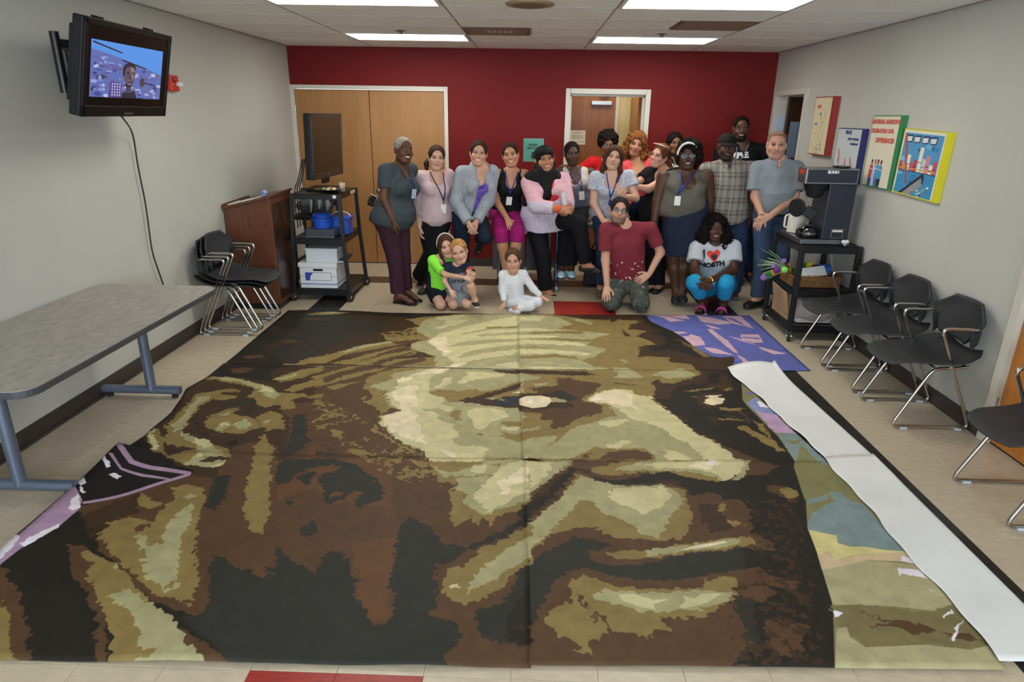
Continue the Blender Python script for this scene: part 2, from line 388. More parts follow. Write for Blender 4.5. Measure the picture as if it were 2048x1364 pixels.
hl = thing('corridor_light', 'ceiling light of the corridor beyond the open doorway', 'ceiling light', (.9, 8.75, 2.44))
MB().box(.5, 8.5, 2.435, 1.3, 9.0, 2.449).build('diffuser', mat('hall_diffuser', (255,240,205), .5, emit=5.0), hl, off=hl.location)
# door in the right wall beside the red wall
m = MB()
for q in ((D3[0]-.06, D3[0]+.004, 0, D3[2]+.05), (D3[1]-.004, D3[1]+.05, 0, D3[2]+.05), (D3[0], D3[1], D3[2]-.004, D3[2]+.05)): m.box(XR-.022, q[0], q[2], XR+T, q[1], q[3])
d3 = struct('door_3', m, M_trim); tag(d3, 'white frame of the dark doorway in the right wall')
struct('wall_side_room', MB().box(4.0, 6.4, 0, 4.1, 9.3, 2.6).box(XR+T, 9.2, 0, 4.0, 9.3, 2.6).box(XR+T, 6.3, 0, 4.1, 6.4, 2.6).box(XR+T, 6.3, 2.45, 4.1, 9.3, 2.55), mat('side_room_paint', (120,122,128), .7))
d7 = struct('door_7', MB().obox((3.36, 8.05, 1.05), ((1, .12, 0), (-.12, 1, 0), (0, 0, 1)), (.42, .022, 1.04)), mat('dark_brown_veneer', (74,46,30), .4, var=.1, vscale=3, stretch=(9,9,.7)))
tag(d7, 'dark brown door leaf standing open behind the right doorway')
MB().obox((3.04, 7.985, 1.62), ((1, .12, 0), (-.12, 1, 0), (0, 0, 1)), (.05, .004, .2)).build('glass_panel', mat('lit_glass', (150,175,205), .1), d7)
t = thing('hall_notice', 'pale blue notice on the jamb inside the dark right doorway', 'notice', (2.905, 8.083, 1.78))
MB().box(2.865, 8.078, 1.70, 2.95, 8.0855, 1.88).build('sheet', mat('pale_blue_paper'), t, off=t.location)
# door in the right wall near the camera
m = MB()
for q in ((D4[0]-.06, D4[0]+.004, 0, D4[2]+.05), (D4[1]-.004, D4[1]+.06, 0, D4[2]+.05), (D4[0], D4[1], D4[2]-.004, D4[2]+.05)): m.box(XR-.024, q[0], q[2], XR+T, q[1], q[3])
d4 = struct('door_4', m, M_trim); tag(d4, 'white frame of the maple door in the right wall by the chairs')
lf = MB().box(XR+.012, D4[0]+.006, .012, XR+.056, D4[1]-.006, D4[2]-.006).build('door_leaf', mat('door_maple_near', (190,118,48), .4, var=.08, vscale=3, stretch=(9,9,.7)), d4, bevel=.003)
MB().box(XR+.02, D4[0], 0, XR+.06, D4[1], .012).build('gap_shade_strip', M_dark, d4)  # dark strip under the leaf, painted shade of the gap
MB().bar((XR-.02, D4[1]-.05, 1.0), (XR-.02, D4[1]-.17, 1.0), .02, .02).lathe([(.02, 0), (.02, .03)], (XR+.012, D4[1]-.06, 1.0), axis=(-1,0,0), n=12).build('lever', M_steel, lf, smooth=True)
for z in (.25, 1.0, 1.86): MB().lathe([(.011, -.05), (.011, .05)], (XR-.004, D4[1]+.004, z), n=10).build('hinge', M_steel, lf)
# ================================================================ the painted cloth: tone patches in room coordinates
MX0, MX1, MY0, MY1, MPM = -2.75, 2.32, 1.66, 6.32, 420
MW, MH = int((MX1-MX0)*MPM), int((MY1-MY0)*MPM)
def smooth_noise(h, w, cell, rng):
    gh, gw = int(h/cell)+3, int(w/cell)+3
    g = rng.random((gh, gw)).astype(np.float32)
    y = np.arange(h)/cell; x = np.arange(w)/cell
    yi = y.astype(int); xi = x.astype(int); fy = (y-yi); fx = (x-xi); fy = fy*fy*(3-2*fy); fx = fx*fx*(3-2*fx)
    a = g[yi][:, xi]; b = g[yi][:, xi+1]; c = g[yi+1][:, xi]; d = g[yi+1][:, xi+1]
    fx = fx[None, :].astype(np.float32); fy = fy[:, None].astype(np.float32)
    return (a*(1-fx)+b*fx)*(1-fy)+(c*(1-fx)+d*fx)*fy-.5
NW = [smooth_noise(MH, MW, c, RNG) for c in (7, 7, 22, 22, 5, 12)]
WX = NW[0]*13+NW[2]*9; WY = NW[1]*9+NW[3]*8
SPK = NW[4]*.5+NW[5]*.7
TONE = {'K': (37,33,27), 'Z': (46,46,41), 'D': (63,45,30), 'B': (84,60,40), 'R': (98,66,42), 'O': (132,112,66), 'G': (160,154,114),
        'L': (196,187,142), 'C': (222,206,172), 'W': (226,224,214), 'N': (42,48,60), 'b': (98,104,172), 'p': (206,170,184), 'k': (30,26,24),
        'v': (168,138,164), 'w': (228,220,230), 'V': (128,123,84), 'g': (124,141,140), 'y': (206,194,134), 'q': (200,175,141), 's': (168,159,121),
        'd': (118,108,72), 'u': (128,142,182), 'l': (180,150,182), 'H': (182,172,154)}
CROPS = {'A': (440, 610, 3.3032), 'B': (1020, 610, 3.3032), 'C': (220, 720, 4.8714), 'D': (630, 720, 4.8714), 'E': (1040, 720, 4.8714), 'F': (1440, 720, 4.8714),
         'G': (0, 900, 2.9389), 'H': (520, 900, 2.9389), 'I': (1040, 900, 2.9389), 'J': (1508, 900, 2.9389)}
# crop letter, then tone and outline; '*' = ragged speckles, '-' = clean edge
PAINT = '''
G K 0,0 1620,0 1620,1300 -200,1300 -200,700
H B -60,-60 1620,-60 1620,1320 -60,1320
I B 0,-10 1600,-10 1600,1320 0,1320
J K -20,-20 250,60 235,130 300,300 310,470 370,640 430,780 460,950 470,1330 -20,1330
A Z 20,390 430,20 1990,50 1990,440 10,410
C D 900,180 1130,30 2080,30 2080,1380 300,1380 250,1000 300,700
D B -10,50 2020,80 2020,1380 -10,1380
E O -20,80 2080,80 2080,1020 -20,1020
A K 50,380 430,35 560,60 500,150 300,300 430,395
A D 560,392 640,335 830,250 1050,180 1100,90 1440,75 1440,425 560,405
A K 430,33 980,42 1500,55 1450,74 1400,100 1100,84 800,70 430,62
A D 700,70 1000,72 1250,86 1200,100 900,96
A* D 420,100 1100,90 1000,220 600,380 250,380 300,200
A O 1300,150 1400,80 1600,62 1975,62 1975,425 1330,415 1420,340 1360,265 1240,250 1100,240 1060,190 1200,170
A O 1230,100 1400,76 1420,110 1330,150
A D 1070,130 1250,125 1300,140 1200,180 1090,180
A* D 1050,150 1330,130 1300,200 1080,230
A G 1420,82 1600,66 1975,66 1975,425 1400,418 1430,345 1290,305 1250,265 1390,230 1290,170 1350,110
A L 1375,240 1440,200 1600,150 1780,108 1970,78 1970,320 1700,400 1600,418 1500,350 1450,322 1500,320
A G 1570,205 1620,185 1800,150 1970,142 1970,160 1800,168 1640,193
A G 1690,205 1830,190 1970,178 1970,200 1850,205 1720,215
A G 1505,272 1600,250 1750,235 1970,225 1970,245 1780,258 1650,270 1530,278
A G 1555,350 1620,320 1750,290 1970,266 1970,300 1750,322 1650,345 1580,355
A G 1560,424 1650,380 1800,350 1970,325 1970,425
A O 1750,150 1970,143 1970,152 1780,160
A L 1430,84 1600,68 1640,86 1480,108 1440,104
A L 1470,132 1500,106 1690,90 1570,120
A L 1420,155 1490,135 1600,118 1540,140 1450,160
A L 1825,402 1880,386 1972,388 1972,420 1860,415
A C 1370,245 1410,222 1500,215 1495,270 1530,320 1480,325 1430,290
A C 1480,418 1540,395 1620,390 1570,418
A O 580,390 700,335 900,280 1100,245 1290,232 1335,238 1150,275 950,312 800,345 690,392
A B 1120,250 1300,232 1335,240 1180,266
A B 800,340 1000,300 1180,268 1230,272 1050,312 860,350
A O 720,392 900,352 1050,312 1150,285 1260,278 1290,300 1300,325 1180,350 1040,390 960,410
A B 880,400 1010,345 1130,300 1255,278 1270,298 1130,325 980,365
A B 980,408 1050,375 1200,330 1290,312 1250,330 1100,372 1030,408
A O 1040,405 1150,366 1340,350 1410,350 1430,415 1150,415
A B 1090,412 1190,382 1330,350 1368,366 1250,400 1180,415
A O 470,402 600,350 760,330 640,360 560,402
A G 800,312 960,265 1130,245 1110,260 960,285 830,322
A O 570,62 700,50 870,56 720,70 600,70
A G 640,58 760,52 840,57 720,64
A B 500,100 560,92 730,92 660,104
A B 160,345 280,332 300,350 170,362
A B 410,240 500,235 540,250 430,258
B O 55,62 890,66 1440,450 55,450
B G 57,68 230,72 330,90 420,130 300,160 480,180 650,200 560,225 500,270 640,300 560,350 470,375 600,435 57,440
B L 57,84 200,80 230,86 200,112 57,112
B L 57,158 200,160 300,172 57,180
B L 57,204 240,205 320,210 270,225 57,224
B L 57,236 200,240 420,250 500,266 480,276 300,268 150,262 57,266
B L 57,300 250,300 420,310 540,326 510,342 300,326 57,330
B L 57,384 240,385 420,405 600,432 57,425
B O 120,188 300,178 460,178 640,205 300,190 140,198
B O 62,345 300,332 440,350 460,372 300,350 62,362
B O 100,228 300,222 600,240 560,252 300,234
B O 57,280 200,283 300,290 57,290
B G 480,180 640,195 660,205 480,205
B D 250,65 890,66 870,112 700,98 620,104 480,98 380,80
B D 760,75 890,66 930,110 1080,180 1260,310 1430,400 1500,445 1240,445 1200,400 1050,380 1060,350 900,345 850,355 850,280 960,265 900,230 830,215 900,180 780,165 800,130 870,120
B K 930,190 1020,185 1160,250 1240,320 1340,380 1430,445 1300,440 1180,330 1050,300 930,315 910,280 1010,265 1040,230
B K 880,72 960,100 1090,180 1260,300 1500,440 1440,440 1100,230 900,130
B B 1080,225 1160,250 1300,330 1420,430 1360,410 1200,300
B O 1120,235 1260,312 1390,400 1420,425 1370,405 1240,322
B D 740,165 770,190 790,215 750,215
B D 650,110 710,90 690,120
B G 390,95 480,100 550,125 530,140 460,115
B G 280,110 350,115 300,126
B G 725,360 760,370 790,388 750,390
B- b 890,66 1572,68 2000,442 1500,445 1430,400 1260,310 1080,180 925,112
B p 905,70 1000,70 1150,108 1060,115 1000,86
B p 1012,70 1160,72 1190,100 1130,95
B p 1230,74 1340,92 1480,128 1380,136 1260,115
B p 1400,80 1520,78 1610,162 1480,132 1440,112
B p 1080,180 1140,180 1250,215 1290,272 1210,280 1150,222
B p 1280,285 1360,294 1480,340 1340,326 1300,305
B p 1300,165 1330,165 1440,245 1510,326 1480,322 1380,240
B p 1490,330 1560,370 1612,416 1540,390
B p 1520,200 1640,200 1672,252 1600,255 1530,232
B p 1640,280 1720,300 1825,326 1740,332 1660,300
B p 1280,128 1400,165 1330,160
B p 1440,210 1530,232 1640,275 1520,242
B p 1600,425 1640,430 1660,440 1610,438
B b 1420,90 1480,100 1580,155 1500,125
B b 1110,195 1190,190 1180,210 1130,212
B b 1530,215 1640,222 1650,232 1540,222
C K 1110,50 1330,38 1700,58 1560,130 1600,225 1300,190 1000,178 950,184
C B 1180,100 1330,80 1420,100 1280,150 1200,140
C B 1620,420 1800,440 2080,430 2080,1000 1700,960 1750,600
C R 1950,850 2080,840 2080,1000 1900,980
C B 1180,870 1440,800 1420,960 1380,1080 1300,1364 1050,1364 1180,1180 1250,980
C O 930,185 1130,180 1300,200 1420,235 1560,270 1640,330 1760,340 1920,340 1920,370 1760,400 1800,430 1800,490 1660,500 1640,460 1500,470 1420,440 1400,380 1330,380 1390,330 1390,275 1200,240 1040,215 920,212
C G 960,187 1130,185 1320,215 1480,250 1600,290 1660,350 1620,400 1540,370 1460,330 1440,290 1300,235 1100,205
C L 1470,270 1560,285 1600,320 1480,322
C O 740,440 850,340 960,320 1200,290 1270,310 1220,332 1100,322 1060,345 1220,355 1210,380 1080,402 1000,392 860,470 800,560 740,640 700,690 740,760 840,790 1000,840 1150,880 1170,970 1100,975 1000,1000 860,1040 700,1040 590,990 530,960 580,920 650,860 560,830 530,780 560,690 520,680 560,640 640,560
C G 690,560 760,480 860,370 960,360 970,390 860,440 790,540 740,620 690,680 610,720 600,640 650,590
C G 690,700 760,740 860,780 960,830 1100,930 1105,972 900,972 890,1010 960,1025 1100,1000 1165,1025 1100,1055 980,1072 860,1055 700,1040 780,990 860,900 830,850 740,800
C L 840,780 920,790 990,860 900,870 800,820
C L 810,972 860,935 915,935 890,972
C L 1000,1050 1100,1020 1160,1025 1060,1060
C D 540,940 600,880 690,850 830,880 700,920 560,965
C D 890,1000 940,975 1165,972 1160,1000 1080,1005 1000,1025 920,1020
C O 405,680 470,700 540,790 520,860 560,960 460,920 390,860 340,755
C L 370,715 412,685 420,740 460,800 465,880 430,890 400,820
C k 340,745 380,860 480,940 620,1030 820,1110 790,1115 250,1030 110,880
C O 910,610 980,545 1130,490 1260,470 1200,520 1320,560 1420,580 1470,680 1380,690 1290,740 1150,720 1000,700 920,670
C G 1060,545 1190,510 1150,550 1080,558
C G 1000,690 1080,620 1200,600 1160,660 1100,702
C L 1065,640 1130,625 1165,640 1100,665
C G 1220,620 1330,580 1380,640 1310,695 1220,670
C O 1420,560 1560,510 1680,540 1700,690 1600,690 1510,712 1450,640
C G 1490,610 1600,580 1560,612 1510,640
C K 800,560 860,640 880,720 1000,770 900,745 830,660
C Z 1060,450 1300,410 1410,400 1400,440 1250,450 1100,470
C Z 1300,510 1420,450 1400,490 1330,520
C K 1130,840 1200,780 1260,830 1180,862
C O 1470,740 1510,740 1560,880 1580,960 1615,990 1560,1040 1560,1200 1550,1380 1300,1380 1380,1200 1380,1080 1420,940 1440,850
C Z 1790,560 1900,555 1930,680 1920,760 1970,790 1880,860 1700,960 1700,900 1760,760
C Z 1690,1000 2080,980 2080,1050 1800,1100 1720,1220 1600,1240 1600,1130 1640,1000
C Z 1820,1160 1940,1100 2000,1130 1990,1200 1900,1250
C K 1000,1180 1130,1100 1250,950 1380,860 1330,1000 1230,1080 1180,1230 1100,1364 960,1364
C O 1580,202 1700,152 1850,102 2080,70 2080,110 1850,190 1650,232
C G 1600,200 1720,165 1850,130 1800,165 1680,210
C O 1700,300 1850,242 2080,180 2080,240 1900,290 1770,332
C O 1900,380 2080,340 2080,382 1960,402
C O 1970,450 2080,425 2080,462
D Z -10,970 200,980 400,1040 560,1130 640,1250 670,1380 400,1380 470,1320 360,1290 300,1380 -10,1380
D R -10,1080 150,1030 240,1050 210,1100 -10,1122
D R -10,1180 100,1200 140,1290 -10,1364
D R 330,1000 520,1040 640,1180 700,1380 670,1380 560,1130 400,1040
D* Z -10,800 60,780 200,930 100,970 -10,960
D O -10,170 300,80 480,70 250,130 100,172 -10,202
D O -10,262 180,200 300,160 500,110 740,75 640,112 480,152 300,200 160,242 -10,282
D O 100,290 200,250 450,215 300,262 180,312
D O 460,285 490,220 520,175 640,130 860,80 1300,92 1000,140 800,250 640,340 740,430 760,470 650,540 590,620 600,690 720,770 860,850 950,900 1090,1000 860,870 540,690 590,640 650,510 480,420 560,380 520,310
D G 520,270 640,230 740,200 760,130 830,130 1000,100 2020,90 2020,1010 1640,1020 1520,1040 1300,1115 1090,1000 1050,910 950,880 800,790 640,660 610,610 660,540 840,512 740,470 650,370 700,300
D L 680,350 760,310 820,250 790,205 920,160 1130,88 1310,92 1230,140 1150,160 1100,210 1120,290 1090,320 1150,360 1260,390 1220,450 1360,475 1310,515 1200,490 1060,490 1060,520 1160,512 1210,560 1200,590 1400,720 1390,750 1330,790 1400,860 1560,850 1730,872 1640,900 1640,1010 1530,1022 1440,1090 1300,1115 1090,990 1050,910 960,870 800,780 620,620 680,545 850,510 740,440
D C 735,325 830,290 910,260 1010,260 970,340 990,380 1080,400 1020,430 930,490 990,560 980,620 1040,690 1050,780 1080,842 960,812 800,740 720,690 665,600 700,550 860,512 840,440 780,380
D C 1220,890 1330,910 1400,975 1290,955
D C 985,150 1150,100 1310,90 1200,140 1100,152
D C 790,210 860,180 920,170 930,200 820,232
D L 1180,280 1260,190 1345,180 1310,260 1240,278
D L 1380,250 1490,125 1700,130 1850,150 1800,166 1600,210
D L 1770,55 1850,36 1985,25 1985,85 1850,76
D D 1730,115 1800,105 2000,108 2000,146 1860,136 1760,130
D O 1090,320 1200,300 1400,322 1580,290 1600,322 1800,290 2000,220 2000,262 1700,332 1500,390 1400,422 1320,430 1250,380 1130,342
D D 1380,410 1500,385 1640,340 1800,300 2000,240 2000,282 1850,332 1700,380 1640,390 1700,402 1840,372 2000,350 2000,480 1900,482 1700,450 1500,432
D O 1640,388 1850,330 2000,278 2000,360 1850,372
D N 1710,420 1740,390 2000,370 1970,440 1800,460
D O 1770,400 1820,385 1880,400 1850,416
D C 1930,330 1990,305 1988,332
D- L 1480,510 1560,475 1700,475 1850,510 1890,560 1720,610 1650,680 1590,690 1540,660 1530,590 1480,550
D O 1310,550 1360,500 1440,510 1400,600 1340,602
D O 1790,630 1850,610 2000,610 2000,662 1850,652
D O 1780,740 1850,720 2000,750 2000,812 1860,780
D L 1810,690 1840,660 2000,670 2000,702
D O 1550,720 1660,735 1600,752
D L 1255,625 1390,665 1300,662
D* O -10,350 150,430 330,520 560,590 480,640 200,620 270,800 100,720 -10,680
D* O 440,340 700,350 740,480 640,500 470,430
D* O 270,820 560,740 620,850 680,970 480,960 300,940
D O 160,680 270,700 270,790 190,750
D O 330,880 450,880 560,930 450,950 340,930
D* O 520,970 900,960 1090,1000 1150,1150 1330,1230 1150,1250 900,1180 700,1130 560,1060
D O 930,1000 1100,1010 1090,1050 1020,1070
D O 1090,1000 1130,1100 1210,1190 1330,1230 1310,1380 2060,1380 2040,960 1640,1012
D G 1120,1030 1260,1150 1400,1170 1380,1230 1460,1280 1450,1380 2060,1380 2040,975 1640,1020 1500,1060 1300,1110
D* O 1380,1180 1600,1140 1560,1220 1440,1290
D L 1530,1050 1680,1040 1650,1110 1540,1130
D L 1530,1380 1560,1290 1650,1230 1700,1150 1800,1090 1900,1030 2040,1010 2060,1380
D C 1760,1195 1850,1180 1960,1100 2040,1030 2040,1180 1990,1242 1890,1280 1890,1342 1820,1340 1830,1250
D O 1700,1040 1830,1030 1760,1058
E G -10,30 300,40 900,95 700,112 500,108 -10,98
E L 30,70 280,70 520,85 740,100 700,116 480,96 180,92
E D -10,100 200,110 400,122 640,130 712,160 640,172 350,152 -10,142
E G -10,142 200,182 100,212 -10,222
E G 890,82 1050,90 1220,185 1060,196 900,190 950,150
E G 1280,160 1400,112 1560,92 1700,150 1600,192 1400,190
E G 120,245 270,228 250,255 140,262
E D 1720,80 1750,150 1680,190 1500,240 1380,232 1340,200 1280,230 1320,310 1300,400 1450,500 1650,690 1850,790 2080,920 2080,-20 1650,-20
E K 1830,150 2000,110 2080,130 2080,240 1880,242 1560,262 1450,332 1500,390 1300,390 1330,420 1560,560 1700,700 2080,900 2080,480 1780,480 1700,400 1750,340 2080,332 2080,290 1800,300
E D 1800,560 2080,600 2080,700 1900,640
E C 1795,420 1820,360 1930,355 1990,400 1960,440 1880,460 1800,446
E O 1600,315 1870,285 1880,300 1640,326
E O 1650,370 1720,368 1700,386
E B 90,290 250,270 370,250 340,190 480,190 650,230 790,240 750,290 700,340 640,360 600,420 800,460 780,530 560,600 420,660 280,692 330,600 220,600 200,540 -10,512 -10,340 180,340
E D -10,340 150,345 300,330 420,330 560,390 460,440 540,450 300,490 100,500 -10,480
E Z 290,332 400,310 520,370 560,390 460,412 330,362
E Z 280,482 540,450 500,482
E G 290,375 460,410 440,432 300,432
E- C -10,390 60,365 200,360 290,380 305,420 250,470 120,485 -10,452
E- W 75,390 120,390 115,440 90,436
E B 910,238 1150,250 1120,262 930,250
E L 640,402 780,320 920,288 1080,310 1150,360 1270,362 1300,420 1450,500 1650,690 1850,800 2080,960 2080,1010 1780,982 1720,920 1590,820 1400,690 1300,640 1150,600 1010,540 960,490 850,450 740,440
E C 650,420 720,360 830,315 950,300 1090,340 1090,430 1150,495 940,440 760,432
E- W 690,400 760,380 790,405 700,416
E G -10,810 200,742 400,740 470,690 640,640 720,620 930,560 870,460 960,490 1010,540 1150,600 1300,640 1400,690 1590,820 1720,920 1785,990 -10,1010
E L 750,630 830,610 1040,590 1070,610 880,672 780,650
E L 840,850 1000,790 1080,800 1000,850 870,886
E L 1395,890 1500,900 1690,988 1430,988
E O -10,720 460,690 430,760 240,880 300,820 400,750 180,762 -10,802
E G -10,550 110,570 -10,590
E G -10,690 200,660 190,690 -10,720
E O 480,990 740,860 900,882 1080,865 1200,870 1310,940 1330,990
E B 760,988 870,910 1130,880 1280,940 1285,988
E B 560,980 680,910 660,972
I O -10,66 1350,72 1340,110 1310,182 1200,192 1100,216 980,172 850,152 700,142 560,162 440,152 330,130
I B 300,72 620,72 460,110 410,130 440,160 330,150
I G -10,80 300,76 200,170 60,262 40,282 -10,280
I L 40,80 180,88 190,120 120,200 36,252
I L -10,110 36,90 36,200 -10,215
I G 560,130 640,92 760,72 1350,72 1300,182 1200,190 1090,162 950,132 700,132
I L 730,105 830,72 1290,72 1310,100 1180,182 1120,140 950,116 800,116
I C 970,100 1050,72 1200,72 1180,100 1100,126
I- W 1085,92 1110,70 1160,72 1130,102
I D 300,110 420,130 420,190 560,222 700,222 900,212 1000,240 960,160 850,145 700,165 560,190 430,172 330,130 200,300 -10,470 -10,330 180,200
I K 300,110 330,120 280,200 150,322 -10,440 -10,380 170,250
I K 430,172 560,190 850,140 990,172 1150,200 1350,162 1600,142 1600,562 1450,502 1300,302 1120,262 1010,282 920,190 700,212 560,216
I O 330,150 430,190 560,222 800,222 960,242 990,332 1012,430 960,542 780,546 640,532 480,512 440,462 300,480 170,512 60,612 -10,730 -10,510 60,430 250,282
I G 345,170 480,200 620,232 850,216 970,312 880,400 850,470 800,532 720,502 620,442 520,392 460,370 430,312 350,302 270,400 200,480 90,552 -10,660 -10,540 60,440 200,322 300,232
I L 530,242 700,235 860,232 895,290 830,342 720,392 650,352 530,302
I* O 90,430 280,280 260,320 130,400
I B -10,730 60,640 180,600 330,520 470,480 480,540 800,545 1000,540 940,600 400,660 -10,800
I Z -10,730 60,650 180,600 330,520 430,540 540,580 400,602 390,652 450,680 560,692 700,692 900,642 1100,612 1300,592 1500,612 1600,602 1600,1290 1230,1290 1350,1150 1300,1000 1250,900 1400,800 1300,712 1100,742 900,772 700,776 560,752 400,712 290,722 200,792 150,872 100,990 -10,1190
I K 1300,590 1600,560 1600,1290 1230,1290 1400,1150 1350,1000 1400,800 1310,700
I B 1000,292 1120,262 1250,342 1370,480 1300,512 1100,522 970,542 1012,430
I D 1050,340 1150,330 1250,480 1100,500
I O 1165,325 1200,320 1220,372 1180,382
I O 1210,420 1280,432 1305,460 1240,472
I B 960,540 1200,530 1400,510 1500,590 1300,592 1000,620
I O 510,625 600,605 720,602 830,590 960,572 1200,530 1340,525 1372,560 1250,590 1000,622 800,652 560,656
I G 725,602 960,585 1150,545 1290,535 1290,576 1000,606 760,642
I- C 940,606 1020,576 1200,550 1212,560 1050,592
I* B 480,540 960,545 950,570 700,590 540,575
I O 270,790 370,745 440,770 560,812 800,832 1060,832 1080,750 1090,790 1150,752 1280,765 1312,862 1240,902 1130,962 1060,1000 900,1006 820,1000 850,1050 910,1075 900,1085 780,1070 740,1132 700,1102 520,1072 470,1082 460,1142 380,1132 440,1212 310,1196 370,1160 220,1102 140,1012 180,962 280,912 310,862
I G 410,870 480,832 700,852 880,852 1150,842 1250,866 1200,912 1050,952 900,976 720,972 600,932 460,912
I- L 575,866 660,860 780,900 880,892 780,926 790,956 720,946 600,902
I- L 930,940 970,902 950,872 1020,890 1060,860 1180,856 1100,912 960,952
I B 310,870 350,880 400,950 370,942
I B 420,970 500,990 520,1072 505,1075 480,1005 430,990 440,1040 420,1030
I B 1300,720 1420,700 1500,860 1400,900 1260,870
I* D 1200,850 1600,700 1600,1290 1300,1290
I* B 1320,280 1500,320 1480,400 1340,420
H R 60,70 760,60 780,420 500,470 120,420
H R 540,560 800,520 780,760 720,1000 660,1040 600,900
H B 60,330 300,250 420,330 760,350 760,480 480,560 60,560
H Z 130,70 350,60 480,72 570,102 680,182 730,262 700,312 590,356 560,340 610,262 550,252 500,302 400,332 370,312 370,262 340,182 380,140 230,142 150,212 80,222 90,140
H R 250,125 420,90 470,110 420,146 300,142
H R 400,265 490,260 430,306
H Z 215,165 310,135 330,170 280,222 240,202
H Z 235,470 320,430 320,502 280,532 235,516
H Z 155,320 200,310 195,346 165,340
H O -20,-20 40,-20 60,380 20,515 -40,490
H* O 500,0 900,-10 1000,100 1060,200 960,220 800,190 640,90
H O 1130,200 1110,262 1140,332 1100,412 1150,466 1250,402 1270,462 1320,412 1360,462 1390,402 1500,382 1590,312 1590,160 1100,160
H G 1160,190 1150,242 1210,252 1200,322 1300,392 1480,352 1590,292 1590,160 1150,170
H L 1250,282 1330,202 1400,142 1480,92 1570,62 1570,252 1500,292 1400,352 1350,372 1280,312
H C 1385,195 1450,180 1565,100 1560,190 1470,232 1460,272 1410,282 1420,242
H* B 1080,200 1140,200 1130,380 1080,360
H Z -10,790 40,622 100,590 180,652 260,692 320,732 400,612 470,612 510,662 550,782 560,862 620,942 660,1052 780,1002 790,902 760,762 800,642 810,472 890,402 950,432 1010,462 1060,562 1220,592 1160,662 1040,692 1030,802 1040,912 1000,972 1100,1012 1200,1092 1140,1172 1100,1222 1100,1330 -10,1330
H Z 1260,962 1400,932 1470,852 1590,690 1590,1172 1400,1152 1320,1102 1260,1062
H K 1450,1000 1590,800 1590,1170 1440,1140
H* D 1430,1060 1560,1020 1560,1130 1440,1130
H Z 1210,592 1400,502 1590,370 1590,432 1440,522 1280,602
H K 1480,440 1590,375 1590,420 1500,470
H O 1060,822 1120,722 1200,692 1300,602 1400,562 1590,440 1590,682 1480,772 1400,832 1300,912 1200,926 1120,912 1065,862
H G 1210,872 1260,742 1330,682 1450,592 1590,512 1590,642 1500,702 1400,762 1300,822
H L 1115,822 1165,802 1160,836
H R 680,930 790,935 770,1000 700,1030
H* B 20,650 100,630 110,760 40,780
G B 480,360 700,272 1120,165 1250,182 1400,-20 1620,-20 1620,700 1430,722 1240,622 1230,940 1170,1012 900,902 600,622 540,502 480,432
G D 480,430 700,300 820,270 800,380 650,430 560,540
G Z 1260,172 1340,172 1320,282 1260,372 1200,342 1240,242
G O 570,542 640,442 760,402 830,412 900,432 960,352 1020,302 1012,232 1120,216 1200,232 1200,292 1160,402 1150,702 1160,782 1130,892 1060,906 900,852 740,702 690,662 620,562
G B 780,470 830,450 890,440 850,480 800,490
G O 805,312 840,266 900,302 960,332 860,352
G G 785,526 830,512 870,582 940,562 960,492 1000,432 1060,382 1130,326 1130,402 1070,522 1060,642 1030,762 1040,822 980,846 960,802 870,762 830,692 850,642
G G 1075,296 1130,266 1160,292 1100,306
G O 980,790 1020,775 1010,825 985,820
G O 1030,640 1060,645 1050,670 1030,665
G* O 1010,910 1150,890 1130,990 1060,960
G O 1500,-20 1600,-20 1580,382 1540,516 1470,492 1430,362 1450,232 1480,122
G B 400,572 500,582 560,652 560,862 600,952 640,1300 560,1300 550,1002 490,852 430,742
G O 470,626 520,606 600,662 700,702 760,772 870,892 900,922 1050,1052 1260,1300 650,1300 660,1102 610,1002 600,932 540,852 510,772 530,692
G G 660,712 680,682 705,690 680,715
G G 650,872 740,832 820,872 930,952 1050,1052 1110,1152 1260,1300 810,1300 830,1102 800,982 700,922
G O 745,1135 790,1130 770,1150
G O 810,1180 900,1200 880,1250 830,1240
G B -60,730 40,742 130,882 140,982 180,1052 150,1132 180,1300 -60,1300
G O -60,912 0,910 40,962 60,1102 90,1300 -60,1300
G B 1050,1052 1200,1172 1340,1252 1240,1300 1100,1152
G Z 1240,632 1290,642 1430,722 1540,782 1620,762 1620,1330 1340,1262 1050,1002 1170,1012 1230,942 1220,802
G R 1490,700 1550,690 1550,780 1500,760
J B -10,70 140,110 60,142 -10,132
J B 60,212 240,212 270,290 230,322 100,262
J O 190,236 250,236 265,300 220,290
J O 130,240 170,225 180,250 140,265
J B -10,512 100,552 130,602 -10,602
J B 40,742 180,762 280,792 240,842 100,822
J B -10,782 100,832 50,912 -10,902
J B 60,1012 320,1032 280,1102 290,1202 200,1232 60,1182
J* D -10,20 200,100 260,380 330,640 400,900 400,1270 -10,1270
J D 0,0 180,20 150,70 40,60
F K -10,110 60,108 205,230 215,400 250,450 400,620 560,760 700,950 722,1000 712,1060 830,1380 -10,1380
F D -10,110 100,230 120,320 -10,330
F* B 0,480 230,480 300,620 150,640 0,600
F C -10,380 40,388 30,440 -10,450
F O -10,478 230,488 200,512 -10,502
F O -10,585 220,590 200,602 -10,600
F O 310,580 420,642 500,762 610,892 560,882 440,742
F O 160,672 230,652 360,722 480,792 620,902 560,902 430,832 340,772 200,702
F O 35,300 100,275 90,315 50,322
F B -10,850 150,902 300,962 560,1060 430,1132 250,1162 120,1000 -10,900
F L -10,860 60,900 130,960 160,1000 -10,995
F L -10,992 200,990 240,1042 160,1142 60,1192 -10,1192
F G 190,990 290,1000 270,1072 220,1172 100,1192 160,1140 230,1050
F B 430,1262 500,1222 720,1272 760,1342 700,1380 450,1292
